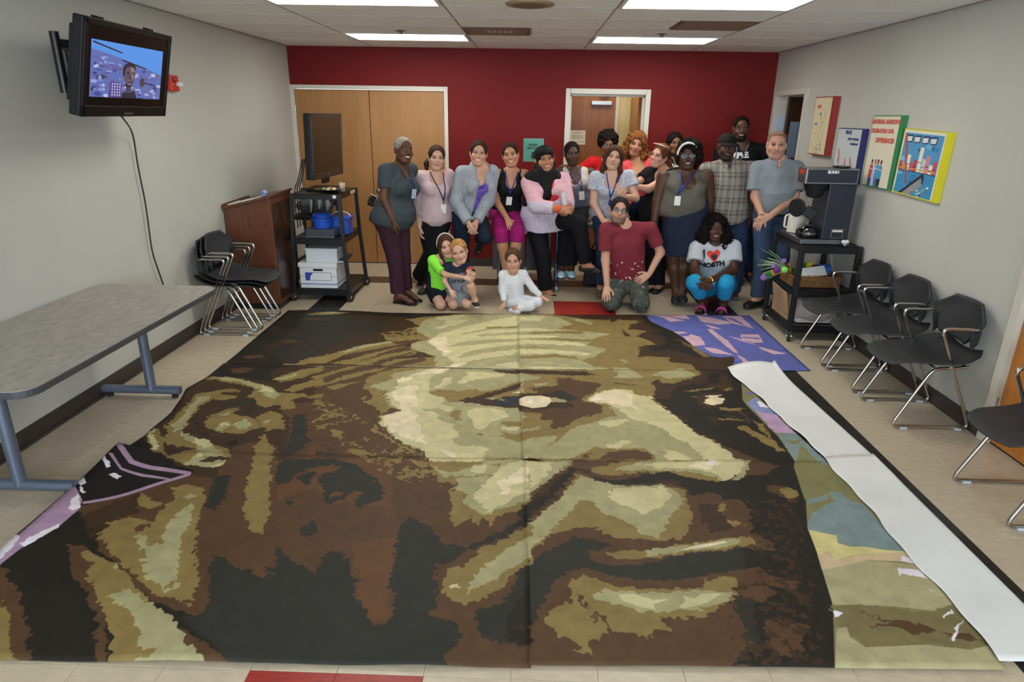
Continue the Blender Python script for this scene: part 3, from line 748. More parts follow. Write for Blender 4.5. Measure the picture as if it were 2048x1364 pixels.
F O 550,1290 620,1260 740,1280 750,1350 660,1364 560,1310
F- V 205,238 350,360 740,725 1040,1050 1340,1380 820,1380 712,1060 722,1000 560,760 250,450 215,400
J- V 235,100 300,-20 420,70 700,330 960,640 1420,1160 1560,1330 470,1330 460,950 430,780 310,470 300,300
F u 255,425 345,378 560,560 400,542 320,502
F w 355,420 385,410 470,480 380,470
F l 340,510 540,550 740,730 600,722 540,722 460,642
F g 550,730 745,728 1030,1000 1045,1055 940,1000 780,832 750,962 732,1012 640,862
F V 640,800 780,790 770,805 760,830 690,830
F b 262,355 290,315 330,350
J- g 310,442 340,382 420,332 470,312 430,256 510,262 550,302 640,332 890,615 780,602 640,582 500,572 480,522 312,482
J- g 305,300 430,272 430,302 312,332
J- y 315,480 480,516 490,562 560,582 640,582 760,602 880,610 860,622 600,632 480,662 430,612 370,632
J- q 368,632 430,614 480,662 640,626 885,614 950,690 860,672 660,666 550,692 396,722
J- s 396,718 550,692 660,666 860,682 950,690 1160,922 1050,962 870,942 750,932 458,922
J d 458,922 750,932 870,952 1000,962 1150,942 1370,1160 1270,1192 1000,1162 650,1172 550,1082 466,1000
J- s 470,1330 480,1062 540,1052 560,1112 650,1172 1000,1162 1270,1192 1370,1164 1500,1330
J B 600,952 740,1002 850,1012 1000,1046 1050,1076 950,1102 900,1082 820,1046 640,1062 800,1032
J B 1070,1086 1150,1086 1270,1102 1335,1136 1180,1126
J w 840,712 960,722 1020,772 870,746 850,762
J w 1105,1002 1150,952 1158,976 1115,1006
J w 1150,1136 1180,1062 1228,1020 1170,1138
J w 462,950 520,972 468,996
J w 860,640 920,652 950,690 865,668
J w 1005,830 1090,856 1030,842
D- H -310,42 0,58 900,71 2000,84 2000,91 900,80 0,66 -310,50
G- k 440,275 720,-10 760,20 960,62 1125,150 490,338
G- v -60,745 -60,690 130,560 450,262 490,330 470,382 360,482 140,628 0,732
G- v 685,20 720,5 790,82 900,106 1125,142 1122,162 900,132 760,102
G- v 645,72 670,68 720,130 850,156 1000,182 990,192 840,172 710,142
G- v 488,340 800,245 1118,148 1114,166 800,262 494,352
G w -10,685 20,642 110,566 136,576 60,652 20,694
G w 130,606 280,512 362,466 352,492 220,582 150,622
G w 415,382 430,332 470,300 482,372 440,392
G w 610,102 630,88 656,130 635,146
G w 635,176 680,160 726,176 690,194
G w 470,242 510,212 516,236 486,262
G w 475,272 490,262 506,286 490,296
'''
MUR = np.zeros((MH, MW, 3), np.float32)+np.array(TONE['K'], np.float32)
def floor_xy(crop, pts):
    ox, oy, s = CROPS[crop]; out = []
    for a, b in pts:
        q = P(ox+a/s, oy+b/s, Z=0); out.append(((q[0]-MX0)*MPM, (q[1]-MY0)*MPM))
    return np.array(out)
for line in PAINT.strip().split('\n'):
    w_ = line.split(); op = w_[0][1:]; q = floor_xy(w_[0][0], [tuple(float(v) for v in p.split(',')) for p in w_[2:]])
    amp = 0.0 if op == '-' else (.35 if w_[1] in 'bpylqsguwH' else 1.0)
    x0, y0 = np.maximum(np.floor(q.min(0)-16), 0).astype(int); x1, y1 = np.minimum(np.ceil(q.max(0)+16), (MW, MH)).astype(int)
    if x1 <= x0 or y1 <= y0: continue
    sl = (slice(y0, y1), slice(x0, x1))
    gx = np.arange(x0, x1)[None, :]+WX[sl]*amp; gy = np.arange(y0, y1)[:, None]+WY[sl]*amp
    ins = np.zeros(gx.shape, bool)
    for (ax, ay), (bx, by) in zip(q, np.roll(q, -1, 0)):
        if ay == by: continue
        c = (ay > gy) != (by > gy)
        ins ^= c & (gx < (bx-ax)*(gy-ay)/(by-ay)+ax)
    if op == '*': ins &= SPK[sl] > .13
    MUR[sl][ins] = TONE[w_[1]]
MUR *= (1+.10*NW[3]+.05*NW[0])[..., None]
# ---------------------------------------------------------------- the six cloth panels
M_mural = image_mat('mural_paint', MUR, rough=.58, bump=.4, spec=.2)
M_cloth_back = mat('unpainted_cloth', (222,222,220), .6, var=.03, vscale=4, bump=.1, bscale=40)
def edge_fn(pts):
    q = sorted((tuple(P(a, b, Z=0)[:2]) for a, b in pts), key=lambda t: t[1])
    ys = [t[1] for t in q]; xs = [t[0] for t in q]
    return lambda y: float(np.interp(y, ys, xs))
def panel(label, y0f, y1f, L, R, z0, ripple, curl=None, nu=64, nv=44):
    fl, fr = edge_fn(L), edge_fn(R)
    def fn(u, v):
        y0, y1 = y0f(u), y1f(u); y = y0+(y1-y0)*v
        a, b = fl(y), fr(y); x = a+(b-a)*u
        w = math.sin(x*5.1+y*2.3)*math.sin(y*4.3-x*1.7+1)+.6*math.sin(x*11+y*7.3+2)*math.sin(y*9.1-x*3.1)
        z = z0+ripple*max(0, .5+.5*w)
        if curl: z += curl(x, y, u, v)
        return (x, y, z)
    m = MB().grid(fn, nu, nv); o = m.build('painted_cloth_panel', M_mural, smooth=True, solid=.0012, fix=False)
    me = o.data; uv = me.uv_layers.new(name='UVMap'); co = np.array(m.v)
    li = np.empty(len(me.loops), np.int32); me.loops.foreach_get('vertex_index', li)
    uvs = np.stack([(co[li, 0]-MX0)/(MX1-MX0), (co[li, 1]-MY0)/(MY1-MY0)], 1).astype(np.float32); uv.data.foreach_set('uv', uvs.ravel())
    return tag(o, label, 'mural panel', 'painted cloth panels of the floor portrait')
c_ = lambda v: (lambda u: v)
panel('painted cloth panel at far left with dark hair strokes above the ear', lambda u: 4.625+.02*u, lambda u: 6.055+.035*math.sin(u*9)*(1-u)+.03*u, [(452, 727), (578, 620)], [(1039, 739), (1037, 629)], .003, .006)
panel('painted cloth panel at far right with blue and pink corner', lambda u: 4.64+.12*u, lambda u: 6.085+.14*u, [(1037, 739), (1035, 629)], [(1621, 743), (1497, 631)], .005, .005)
panel('painted cloth panel with the ear and one cheek, middle row left', lambda u: 3.215+.03*u, lambda u: 4.605+.025*u, [(252, 898), (290, 874), (304, 860), (343, 827), (362, 800), (372, 780), (405, 763), (415, 757), (447, 730)], [(1049, 926), (1040, 741)], .005, .007)
MR = panel('painted cloth panel with the nose bridge and both bright eyes, middle row right', lambda u: 3.235+.07*u, lambda u: 4.635+.09*u, [(1045, 926), (1037, 741)], [(1690, 922), (1500, 742)], .007, .006,
      curl=lambda x, y, u, v: .02*max(0, 1-v*9)*max(0, 1-abs(u-.02)*14))
def fl_curl(x, y, u, v): return .05*max(0, 1-u*9)**1.5*min(1, max(0, (y-1.75)/.6))
panel('painted cloth panel with pink roll and neck, front row left', lambda u: 1.735+.055*u, lambda u: 3.235+.02*u, [(236, 908), (155, 988), (0, 1128), (-230, 1320)], [(1050, 924), (1062, 1342)], .006, .012, curl=fl_curl)
FR = panel('painted cloth panel with the mouth, chin and beige landscape, front row right', lambda u: 1.80+.05*u, lambda u: 3.26+.07*u, [(1046, 922), (1057, 1345)], [(1690, 922), (2010, 1340)], .009, .006)
# the unpainted margin of the two right-hand panels, folded back over them
def fold_strip(parent, ya, yb, lift):
    l = edge_fn([(1458, 745), (1482, 770), (1530, 810), (1592, 869), (1651, 925), (1807, 1107), (2001, 1330)])
    def fn(u, v):
        y = ya+(yb-ya)*v; a = l(y)+.006*math.sin(y*23)+.008*math.sin(y*9+1); b = 1.99-.085*max(0, (y-3.2)/1.6)+.02
        if u < .8:
            t = u/.8; x = a+(b-a)*t; z = .021+.016*t*t+lift*max(0, v*4-3)**2*math.sin(t*2.6)
        else:
            t = (u-.8)/.2*math.pi; top = .037; x = b+.015*math.sin(t)-.04*max(0, (t-2)/1.14); z = .004+(top-.004)*(.5+.5*math.cos(t))+lift*max(0, v*4-3)**2*.5*(1+math.cos(t))
        return (x, y, z)
    MB().grid(fn, 26, 44).build('folded_margin', M_cloth_back, parent, smooth=True, solid=.0012, fix=False)
fold_strip(MR, 3.27, 4.755, .05); fold_strip(FR, 1.88, 3.36, .012)

# ================================================================ chairs
def make_chair(label, group):
    t = thing('stacking_armchair', label, 'chair', group=group)
    for s in (-1, 1):
        x = .212*s
        path = fillet([(x*1.02, .16, .668), (x*1.02, -.075, .668), (x, .245, .0115), (x, -.25, .0115), (x*.96, -.06, .405), (x*.96, .15, .42)], .05, 6)
        f = MB().tube(path, .0105, 10).build('side_frame', M_chrome, t, smooth='auto')
        for y in (-.17, .17): MB().box(x-.016, y-.022, 0, x+.016, y+.022, .012).build('glide', M_glide, f)
    MB().tube([(-.2, -.045, .408), (.2, -.045, .408)], .009, 8).tube([(-.2, .14, .418), (.2, .14, .418)], .009, 8).build('crossbar', M_chrome, t, smooth='auto')
    def seat(u, v):
        y = -.30+.54*v; a = u*2-1
        w = np.interp(v, [0, .08, .35, .72, .9, 1], [.165, .195, .225, .275, .24, .17])
        z = .435+.012*abs(a)**2+(.028 if v > .5 else 0)*((v-.5)/.5)**2*2+.02*max(0, (v-.45))*abs(a)**2*2
        z += -.035*max(0, 1-v*5)**2+.012*math.exp(-((v-.32)/.1)**2)*math.exp(-(a/.4)**2)-.012*math.exp(-((v-.65)/.2)**2)*(1-a*a)
        return (a*w, y+.02*(1-a*a)*(-1 if v < .1 else 0)*(1-v*10), z)
    MB().grid(seat, 17, 21).build('seat', M_chair, t, smooth=True, solid=.014, subd=1)
    def back(u, v):
        a = u*2-1; z = .545+.258*v
        w = np.interp(v, [0, .08, .60, .66, .95, 1], [.125, .15, .25, .25, .145, .13])
        y = .165+.055*v-.05*a*a*(w/.24)
        return (a*w, y, z)
    b = MB().grid(back, 17, 15).build('backrest', M_chair, t, smooth=True, solid=.014)
    for s in (-1, 1):
        MB().prism([(.11, .66), (.18, .68), (.175, .57), (.14, .52)], -.006, .006, O=(.195*s, 0, 0), U=(0, 1, 0), V=(0, 0, 1), Wd=(1, 0, 0)).build('arm_bracket', M_chair, t, bevel=.003)
    return t
ch0 = make_chair('charcoal armchair against right wall, partly hidden behind the black coffee cart', 'armchairs along the right wall')
ch0.location = (2.58, 5.09, 0); ch0.rotation_euler = (0, 0, -math.pi/2)
for y, dx, lab in ((4.575, .0, 'charcoal armchair in the middle of the row of three beside the coffee cart'), (4.015, 0, 'charcoal armchair beside the white door frame, nearest of the row of three'), (2.945, -.005, 'charcoal armchair in front of the maple door, cut by the right edge')):
    c = copy_tree(ch0); c.location = (2.585+dx, y, 0); c['label'] = lab; c['category'] = 'chair'
for k, lab in enumerate(('bottom charcoal armchair of the nested stack beside the brown lectern', 'middle charcoal armchair of the nested stack beside the brown lectern', 'top charcoal armchair of the nested stack beside the brown lectern')):
    c = copy_tree(ch0); c.location = (-2.60+.042*k, 5.50, .027*k); c.rotation_euler = (0, 0, math.pi/2); c['label'] = lab; c['group'] = 'nested armchairs by the left wall'

# ================================================================ table at the left wall
t = thing('folding_table', 'grey laminate table on blue-grey pedestal legs along the left wall', 'table', (-2.45, 3.28, 0)); o = t.location
def rrect(x0, y0, x1, y1, r, n=6):
    out = []
    for cx, cy, a0 in ((x1-r, y1-r, 0), (x0+r, y1-r, 90), (x0+r, y0+r, 180), (x1-r, y0+r, 270)):
        for k in range(n+1): a = math.radians(a0+90*k/n); out.append((cx+r*math.cos(a), cy+r*math.sin(a)))
    return out
M_lam = mat('grey_laminate', (160,154,146), .42, var=.10, vscale=9, stretch=(3,1.5,1))
M_edge = mat('dark_edge_band', (66,68,74), .4)
MB().prism(rrect(-2.855, 2.40, -2.05, 4.155, .09), .7385, .742).build('tabletop', M_lam, t, off=o)
MB().prism(rrect(-2.857, 2.398, -2.048, 4.157, .09), .706, .7384).build('edge_band', M_edge, t, off=o, bevel=.004)
for y in (2.79, 3.99):
    pl = MB().tube([(-2.53, y, .05), (-2.53, y, .705)], .031, 20).build('leg', M_blue, t, off=o, smooth='auto')
    fe = -2.25 if y < 3 else -2.335
    MB().tube([(-2.86, y, .052), (fe, y, .052)], .029, 16).build('foot_bar', M_blue, t, off=o, smooth='auto')
    for x in (-2.82, fe-.04): MB().lathe([(.02, 0), (.02, .02), (.012, .024)], (x, y, 0), n=12).build('glide', M_rubber, t, off=o)
    MB().box(-2.8, y-.03, .69, -2.2, y+.03, .7055).build('bracket', M_blue, t, off=o)

# ================================================================ wall television, bracket, cord, fire alarm
def quadframe(TL, TR, BL):
    TL, TR, BL = [np.array(a, float) for a in (TL, TR, BL)]; U = TR-TL; V = TL-BL; w = np.linalg.norm(U); h = np.linalg.norm(V); U /= w; V = V-U*np.dot(U, V); V /= np.linalg.norm(V)
    return (TL+TR)/2-V*h/2, U, V, np.cross(U, V), w, h
def slab(m, O, U, V, N, a0, a1, b0, b1, c0, c1):
    return m.hexa([O+U*a+V*b+N*c for a in (a0, a1) for b in (b0, b1) for c in (c0, c1)])
O, U, V, N, w, h = quadframe((-2.335, 3.70, 2.305), (-2.385, 4.66, 2.305), (-2.455, 3.67, 1.805))
t = thing('television', 'wall-mounted black television showing a blue street mural picture', 'television', O); o = O
slab(MB(), O, U, V, N, -w/2, w/2, -h/2, h/2, -.07, -.012).build('housing', M_black, t, off=o, bevel=.008)
slab(MB(), O, U, V, N, -w*.44, w*.36, -h*.38, h*.40, -.12, -.068).build('back_cover', M_blackm, t, off=o, bevel=.01)
f = MB(); bz = .034
for q in ((-w/2, w/2, h/2-bz, h/2), (-w/2, w/2, -h/2, -h/2+.06), (-w/2, -w/2+bz, -h/2, h/2), (w/2-bz, w/2, -h/2, h/2)): slab(f, O, U, V, N, *q, -.014, 0)
f.build('bezel', mat('gloss_black', (14,14,16), .4, spec=.25), t, off=o, bevel=.003)
slab(MB(), O, U, V, N, -.05, .05, -h/2+.012, -h/2+.024, 0, .0015).build('logo_strip', M_steel, t, off=o)
slab(MB(), O, U, V, N, -w/2+.03, w/2-.03, -h/2+.055, h/2-.03, -.014, -.006).build('screen_glass', mat('dark_glass', (9,8,9), .3, spec=.2), t, off=o)
for a in (-.33, .22): slab(MB(), O, U, V, N, a, a+.05, h/2, h/2+.012, -.06, -.02).build('mount_hook', M_blackm, t, off=o)
# the picture on the screen
def raster(w, h, bg, polys):
    A = np.zeros((h, w, 3), np.float32)+np.array(bg, np.float32)
    for c, pts in polys:
        q = np.array(pts, float); x0, y0 = np.maximum(np.floor(q.min(0)), 0).astype(int); x1, y1 = np.minimum(np.ceil(q.max(0))+1, (w, h)).astype(int)
        if x1 <= x0 or y1 <= y0: continue
        gx = np.arange(x0, x1)[None, :]+.5; gy = np.arange(y0, y1)[:, None]+.5; ins = np.zeros((y1-y0, x1-x0), bool)
        for (ax, ay), (bx, by) in zip(q, np.roll(q, -1, 0)):
            if ay != by: ins ^= ((ay > gy) != (by > gy)) & (gx < (bx-ax)*(gy-ay)/(by-ay)+ax)
        A[y0:y1, x0:x1][ins] = c
    return A[::-1]           # polygons are given with y downwards
def pp(s): return [tuple(float(v) for v in p.split(',')) for p in s.split()]
rs = random.Random(4); TVP = []
TVP.append(((104,118,190), pp('0,55 110,70 330,120 480,165 480,330 0,330')))
for k in range(150):                 # the painted wall: loose dabs of blue, violet and brown
    x = rs.random()*470; y = 80+x*.18+rs.random()*240; a = 4+rs.random()*22; b = 3+rs.random()*12
    c = rs.choice([(150,160,225), (70,80,160), (110,100,170), (60,50,90), (170,180,235), (88,120,210), (120,90,120), (200,205,245)])
    TVP.append((c, [(x+a*math.cos(i)*(.7+.5*rs.random()), y+b*math.sin(i)*(.7+.5*rs.random())) for i in (0, .9, 1.8, 2.7, 3.6, 4.5, 5.4)]))
for s in ('10,8 190,50 190,58 10,18', '190,92 360,128 360,136 190,100', '358,222 450,238 450,244 358,229'): TVP.append(((40,24,50), pp(s)))
TVP.append(((96,70,150), pp('125,225 200,240 195,330 110,330')))
for i in range(4):
    for j in range(5): TVP.append(((210,215,250), pp('%d,%d %d,%d %d,%d %d,%d' % (133+i*16, 240+j*17, 141+i*16, 241+j*17, 140+i*16, 251+j*17, 132+i*16, 250+j*17))))
TVP += [((36,32,48), pp('196,330 204,296 232,286 262,290 292,330')), ((84,66,84), pp('224,250 262,262 258,300 226,296')),
        ((104,82,100), pp('206,150 216,126 242,116 268,122 282,146 284,186 278,222 264,250 246,262 228,252 214,226 206,190')), ((150,124,140), pp('246,134 268,130 278,152 276,196 262,214 256,180')), ((134,108,124), pp('232,214 268,220 258,246 240,250')),
        ((34,26,40), pp('198,190 198,146 212,118 242,104 270,110 286,134 287,152 272,134 246,128 222,138 212,164 210,196')), ((28,22,34), pp('222,168 244,162 246,168 224,173')), ((28,22,34), pp('258,162 278,164 277,170 259,168')), ((30,24,38), pp('228,176 242,174 242,180 230,181')), ((30,24,38), pp('262,174 276,175 274,180 263,180')),
        ((60,44,60), pp('250,176 258,204 248,208 244,202')), ((52,34,52), pp('236,222 270,224 264,234 242,232')), ((44,34,48), pp('214,230 228,254 246,264 264,252 262,244 246,250 230,240')),
        ((80,62,84), pp('318,210 335,190 352,200 354,235 340,255 322,248')), ((60,64,110), pp('60,190 100,205 70,230')), ((40,36,50), pp('262,290 284,276 304,330 286,330'))]
TVI = raster(480, 330, (92,160,250), TVP)
m = MB(); a0, a1, b0, b1 = -w/2+.07, w/2-.095, -h/2+.108, h/2-.105
m.add([O+U*a+V*b-N*.0055 for a, b in ((a0, b0), (a1, b0), (a1, b1), (a0, b1))], [(0, 1, 2, 3)])
so = m.build('screen_picture', image_mat('screen_picture', TVI, emit=.62), t, off=o, fix=False); uvl = so.data.uv_layers.new(name='UVMap')
for i, c in enumerate(((0, 0), (1, 0), (1, 1), (0, 1))): uvl.data[i].uv = c
# bracket
br = thing('wall_bracket', 'black swivel bracket holding the television on the left wall', 'bracket', (XL, 4.1, 2.05)); o = br.location
MB().box(XL, 4.28, 1.92, XL+.02, 4.62, 2.24).build('wall_plate', M_blackm, br, off=o, bevel=.004)
for z in (1.99, 2.19): MB().bar((XL+.02, 4.42, z), (-2.66, 3.90, z), .03, .045).bar((-2.66, 3.90, z), (-2.545, 4.12, z), .03, .045).build('swing_arm', M_blackm, br, off=o, bevel=.004)
MB().tube([(-2.66, 3.90, 1.93), (-2.66, 3.90, 2.25)], .024, 12).build('pivot', M_blackm, br, off=o, smooth='auto')
t = thing('power_cord', 'thin black cord hanging from the television down the left wall', 'cord', (XL+.03, 4.85, .6)); o = t.location
pts = [O-U*(-.0)-V*h/2-N*.05] + [P(a, b, X=XL+.03) for a, b in ((266, 262), (275, 330), (290, 400), (297, 450), (304, 505), (318, 545), (327, 570))]
pts.append(np.array([XL+.03, 4.90, .42]))
sm = []
for i in range(len(pts)-1):
    for k in range(6): sm.append(pts[i]+(pts[i+1]-pts[i])*k/6)
sm = np.array(sm+[pts[-1]])
for _ in range(6): sm[1:-1] = (sm[:-2]+2*sm[1:-1]+sm[2:])/4
MB().tube(list(sm), .0055, 8).build('cable', M_rubber, t, off=o, smooth=True)
op = MB().box(XL, 4.855, .36, XL+.008, 4.935, .48).build('wall_plug', M_white, t, off=o); MB().box(XL+.008, 4.87, .40, XL+.05, 4.92, .44).build('plug', M_rubber, t, off=o, bevel=.006)
t = thing('fire_alarm', 'red fire alarm with clear strobe on left wall beside television', 'fire alarm', (XL, 5.475, 2.045)); o = t.location
MB().box(XL, 5.415, 1.985, XL+.045, 5.535, 2.105).build('housing', mat('alarm_red', (200,52,34), .35), t, off=o, bevel=.01)
MB().box(XL+.045, 5.475, 2.02, XL+.085, 5.53, 2.055).build('strobe', mat('strobe_lens', (225,225,230), .1), t, off=o, bevel=.01)
MB().lathe([(.018, 0), (.02, .012), (.01, .02)], (XL+.045, 5.45, 2.07), axis=(1, 0, 0), n=12).build('horn_grille', mat('alarm_red_dark', (140,30,22), .4), t, off=o)

# ================================================================ lectern
t = thing('lectern', 'dark walnut lectern with slanted top by the left wall', 'lectern', (-2.415, 6.085, 0)); o = np.array(t.location)
a = np.array([-.444, 0, 0]); b = np.array([0, .56, 0])
def lc(i, j, z): return o+a*i+b*j+np.array([0, 0, z])
ztop = lambda i, j: 1.082-.105*i+.01*j
MB().hexa([lc(i, j, z if z == .06 else ztop(i, j)) for i in (0, 1) for j in (0, 1) for z in (.06, 9)]).build('body', M_walnut, t, off=o, bevel=.003)
MB().hexa([lc(i, j, z) for i in (.03, .97) for j in (.03, .97) for z in (0, .06)]).build('plinth', M_blackm, t, off=o)
MB().hexa([lc(i, j, ztop(i, j)+dz) for i in (-.03, 1.0) for j in (-.05, 1.03) for dz in (.0, .022)]).build('top_board', M_walnut, t, off=o, bevel=.003)
MB().hexa([lc(i, j, z) for i in (-.012, .004) for j in (.06, .94) for z in (.10, 1.02)]).build('side_panel', mat('walnut_dark', (56,32,22), .25, var=.2, vscale=5, stretch=(14,14,.8)), t, off=o)
MB().hexa([lc(i, j, ztop(i, j)+dz) for i in (.97, 1.0) for j in (-.05, 1.03) for dz in (.022, .045)]).build('lip', M_walnut, t, off=o)
t = thing('notebook', 'dark folder with white page lying on the slanted lectern top', 'notebook', lc(.6, .45, ztop(.6, .45)+.022)); q = np.array(t.location)
MB().hexa([lc(i, j, ztop(i, j)+dz) for i in (.35, .92) for j in (.02, .45) for dz in (.0225, .032)]).build('pages', M_paper, t, off=q)
MB().hexa([lc(i, j, ztop(i, j)+dz) for i in (.4, .75) for j in (.2, .5) for dz in (.032, .036)]).build('cover', M_blackm, t, off=q)
t = thing('plastic_ball', 'small blue and white ball on top of the lectern', 'ball', lc(.12, .05, ztop(.12, .05)+.053)); q = np.array(t.location)
MB().ball(q, .03, 20, 14).build('shell', mat('ball_blue', (150,165,205), .2), t, off=q, smooth=True); MB().lathe([(.0305, -.006), (.0305, .006)], q, axis=(.3, .2, 1), n=24).build('band', mat('ball_band', (70,90,170), .3), t, off=q)
# ================================================================ audio-visual cart by the double doors
t = thing('equipment_cart', 'black rolling cart with three shelves beside the lectern', 'cart', (-2.1, 6.8, 0)); o = np.array(t.location)
cx = lambda z: (np.interp(z, [.1, .65, 1.1], [-2.395, -2.36, -2.335]), np.interp(z, [.1, .65, 1.1], [-1.815, -1.855, -1.865]))
cy_ = lambda z: (np.interp(z, [.1, 1.1], [6.43, 6.45]), np.interp(z, [.1, 1.1], [7.12, 7.08]))
for name, z, hh in (('top_shelf', 1.08, .05), ('middle_shelf', .645, .06), ('bottom_shelf', .12, .06)):
    (a, b), (c, d) = cx(z), cy_(z)
    m = MB().box(a, c, z-.004, b, d, z)
    for q in ((a, b, c, c+.006), (a, b, d-.006, d), (a, a+.006, c, d), (b-.006, b, c, d)): m.box(q[0], q[2], z-hh, q[1], q[3], z+.004)
    m.build(name, M_blackm, t, off=o)
for i in (0, 1):
    for j in (0, 1):
        p0 = np.array([cx(.11)[i], cy_(.11)[j], .09]); p1 = np.array([cx(.65)[i], cy_(.65)[j], .65]); p2 = np.array([cx(1.1)[i], cy_(1.1)[j], 1.085])
        lg = MB().bar(p0, p1, .036, .036, up=(0, 1, 0)).bar(p1-(p1-p0)*.03, p2, .036, .036, up=(0, 1, 0)).build('leg', M_blackm, t, off=o, bevel=.003)
        w = MB().lathe([(.022, -.014), (.046, -.013), (.05, 0), (.046, .013), (.022, .014)], (p0[0]+.0, p0[1]-.015, .05), axis=(.75, -.65, 0), n=20).build('caster', M_rubber, t, off=o, smooth='auto')
        MB().bar((p0[0], p0[1], .095), (p0[0], p0[1]-.015, .05), .04, .012, up=(0, 1, 0)).lathe([(.012, -.02), (.012, .02)], (p0[0], p0[1]-.015, .05), axis=(.75, -.65, 0), n=12).build('caster_fork', M_chrome, w, off=None)
        w.children[0].data.transform(Matrix.Translation(-Vector(o)))
MB().box(-1.93, 6.444, 1.045, -1.895, 6.448, 1.075).build('white_sticker', M_white, t, off=o)
MB().box(-1.86, 6.85, 1.04, -1.856, 7.02, 1.075).build('paper_sticker', mat('sticker_tan', (200,180,140), .6), t, off=o)
# monitor on the cart
O, U, V, N, w, h = quadframe((-2.115, 6.56, 1.83), (-2.045, 7.38, 1.83), (-2.14, 6.56, 1.20))
t = thing('monitor', 'dark flat monitor turned off, standing on the black cart by the doors', 'monitor', O); o = O
slab(MB(), O, U, V, N, -w/2, w/2, -h/2, h/2, -.085, -.012).build('housing', M_black, t, off=o, bevel=.015)
f = MB()
for q in ((-w/2, w/2, h/2-.035, h/2), (-w/2, w/2, -h/2, -h/2+.06), (-w/2, -w/2+.035, -h/2, h/2), (w/2-.035, w/2, -h/2, h/2)): slab(f, O, U, V, N, *q, -.014, 0)
f.build('bezel', mat('bezel_grey', (38,38,40), .3), t, off=o, bevel=.004)
slab(MB(), O, U, V, N, -w/2+.03, w/2-.03, -h/2+.055, h/2-.03, -.014, -.006).build('screen', mat('screen_off', (34,26,22), .12), t, off=o)
slab(MB(), O, U, V, N, -.02, .02, -h/2+.022, -h/2+.036, 0, .002).build('badge', M_steel, t, off=o)
slab(MB(), O, U, V, N, -.08, .08, -h/2-.06, -h/2+.02, -.06, -.03).build('neck', M_black, t, off=o, bevel=.006)
MB().box(-2.30, 6.72, 1.085, -1.96, 7.06, 1.105).build('stand_base', M_black, t, off=o, bevel=.008)
for k in range(3): MB().tube(fillet([(-2.26, 6.62+.05*k, 1.4), (-2.31, 6.6+.06*k, 1.2), (-2.352, 6.6+.07*k, 1.12), (-2.366, 6.6+.08*k, .95), (-2.36, 6.62+.08*k, .72)], .08), .006, 8).build('cable', M_rubber, t, off=o, smooth=True)
# things on the cart
def cup(name, label, cat, c, r0, r1, hh, m, parts=None, n=24):
    q = thing(name, label, cat, c); MB().lathe([(r0*.6, .0), (r0, .002), (r1, hh), (r1-.004, hh), (r0-.004, .006), (.001, .005)], c, n=n).build('wall', m, q, off=c, smooth='auto'); return q
q = cup('plastic_cup', 'clear plastic cup of amber drink on top of the black cart', 'cup', (-1.905, 6.72, 1.085), .026, .032, .085, mat('clear_cup', (225,220,210), .1, alpha=.45))
MB().lathe([(.023, .006), (.027, .055)], (-1.905, 6.72, 1.085), n=20).build('drink', mat('amber_drink', (170,84,30), .1), q, off=(-1.905, 6.72, 1.085))
t = thing('foil_platter', 'foil platter with food scraps on top of the black cart', 'platter', (-2.0, 6.60, 1.1055)); o = np.array(t.location)
MB().lathe([(.10, .0), (.145, .012), (.15, .016), (.10, .006), (.001, .006)], o, n=28).build('plate', mat('foil', (190,188,182), .25, metal=1.0, bump=.8, bscale=60), t, off=o, smooth='auto')
for k in range(7):
    a = k*2.4; MB().ball((o[0]+.07*math.cos(a)*(k/7+.2), o[1]+.07*math.sin(a), o[2]+.016), (.022, .018, .011), 8, 6).build('scrap', mat('scrap_%d' % (k % 3), ((176,120,70), (140,150,90), (210,196,170))[k % 3], .7), t, off=o, smooth=True)
t = thing('media_player', 'flat dark box on the middle shelf of the black cart', 'device', (-2.08, 6.55, .648)); o = np.array(t.location)
MB().box(-2.235, 6.455, .652, -1.945, 6.70, .735).build('case', mat('slate_plastic', (58,64,74), .4), t, off=o, bevel=.006)
MB().box(-2.235, 6.4535, .652, -1.945, 6.4555, .662).build('trim_strip', M_steel, t, off=o)
M_blueplastic = mat('blue_plastic', (34,84,190), .35)
t = thing('blue_tub', 'round blue plastic tub standing on the dark box on the cart', 'tub', (-2.09, 6.57, .735)); o = np.array(t.location)
MB().lathe([(.07, 0), (.088, .004), (.098, .075), (.108, .078), (.11, .095), (.102, .095), (.085, .01), (.001, .008)], o, n=28).build('tub_wall', M_blueplastic, t, off=o, smooth='auto')
MB().lathe([(.092, .09), (.096, .125), (.085, .14), (.05, .15), (.001, .152)], o, n=24).build('inner_tub', mat('blue_plastic_deep', (28,66,160), .35), t, off=o, smooth='auto')
t = thing('blue_caddy', 'square blue caddy with white handle, beside the round tub on the cart', 'caddy', (-1.945, 6.74, .65)); o = np.array(t.location)
m = MB(); A, B = .075, .095
m.hexa([(o[0]+sx*(A if z == .65 else B), o[1]+sy*(A if z == .65 else B), z) for sx in (-1, 1) for sy in (-1, 1) for z in (.652, .81)])
m.build('bin', M_blueplastic, t, off=o, bevel=.012)
MB().box(o[0]-.105, o[1]-.105, .80, o[0]+.105, o[1]+.105, .83).build('rim', M_blueplastic, t, off=o, bevel=.008)
MB().tube([(o[0]+.10*math.cos(a), o[1], .82+.06*math.sin(a)) for a in np.linspace(0, math.pi, 14)], .005, 8).build('handle', M_white, t, off=o, smooth=True)
MB().box(o[0]-.03, o[1]-.0925, .70, o[0]+.03, o[1]-.0875, .77).build('paper_label', M_paper, t, off=o)
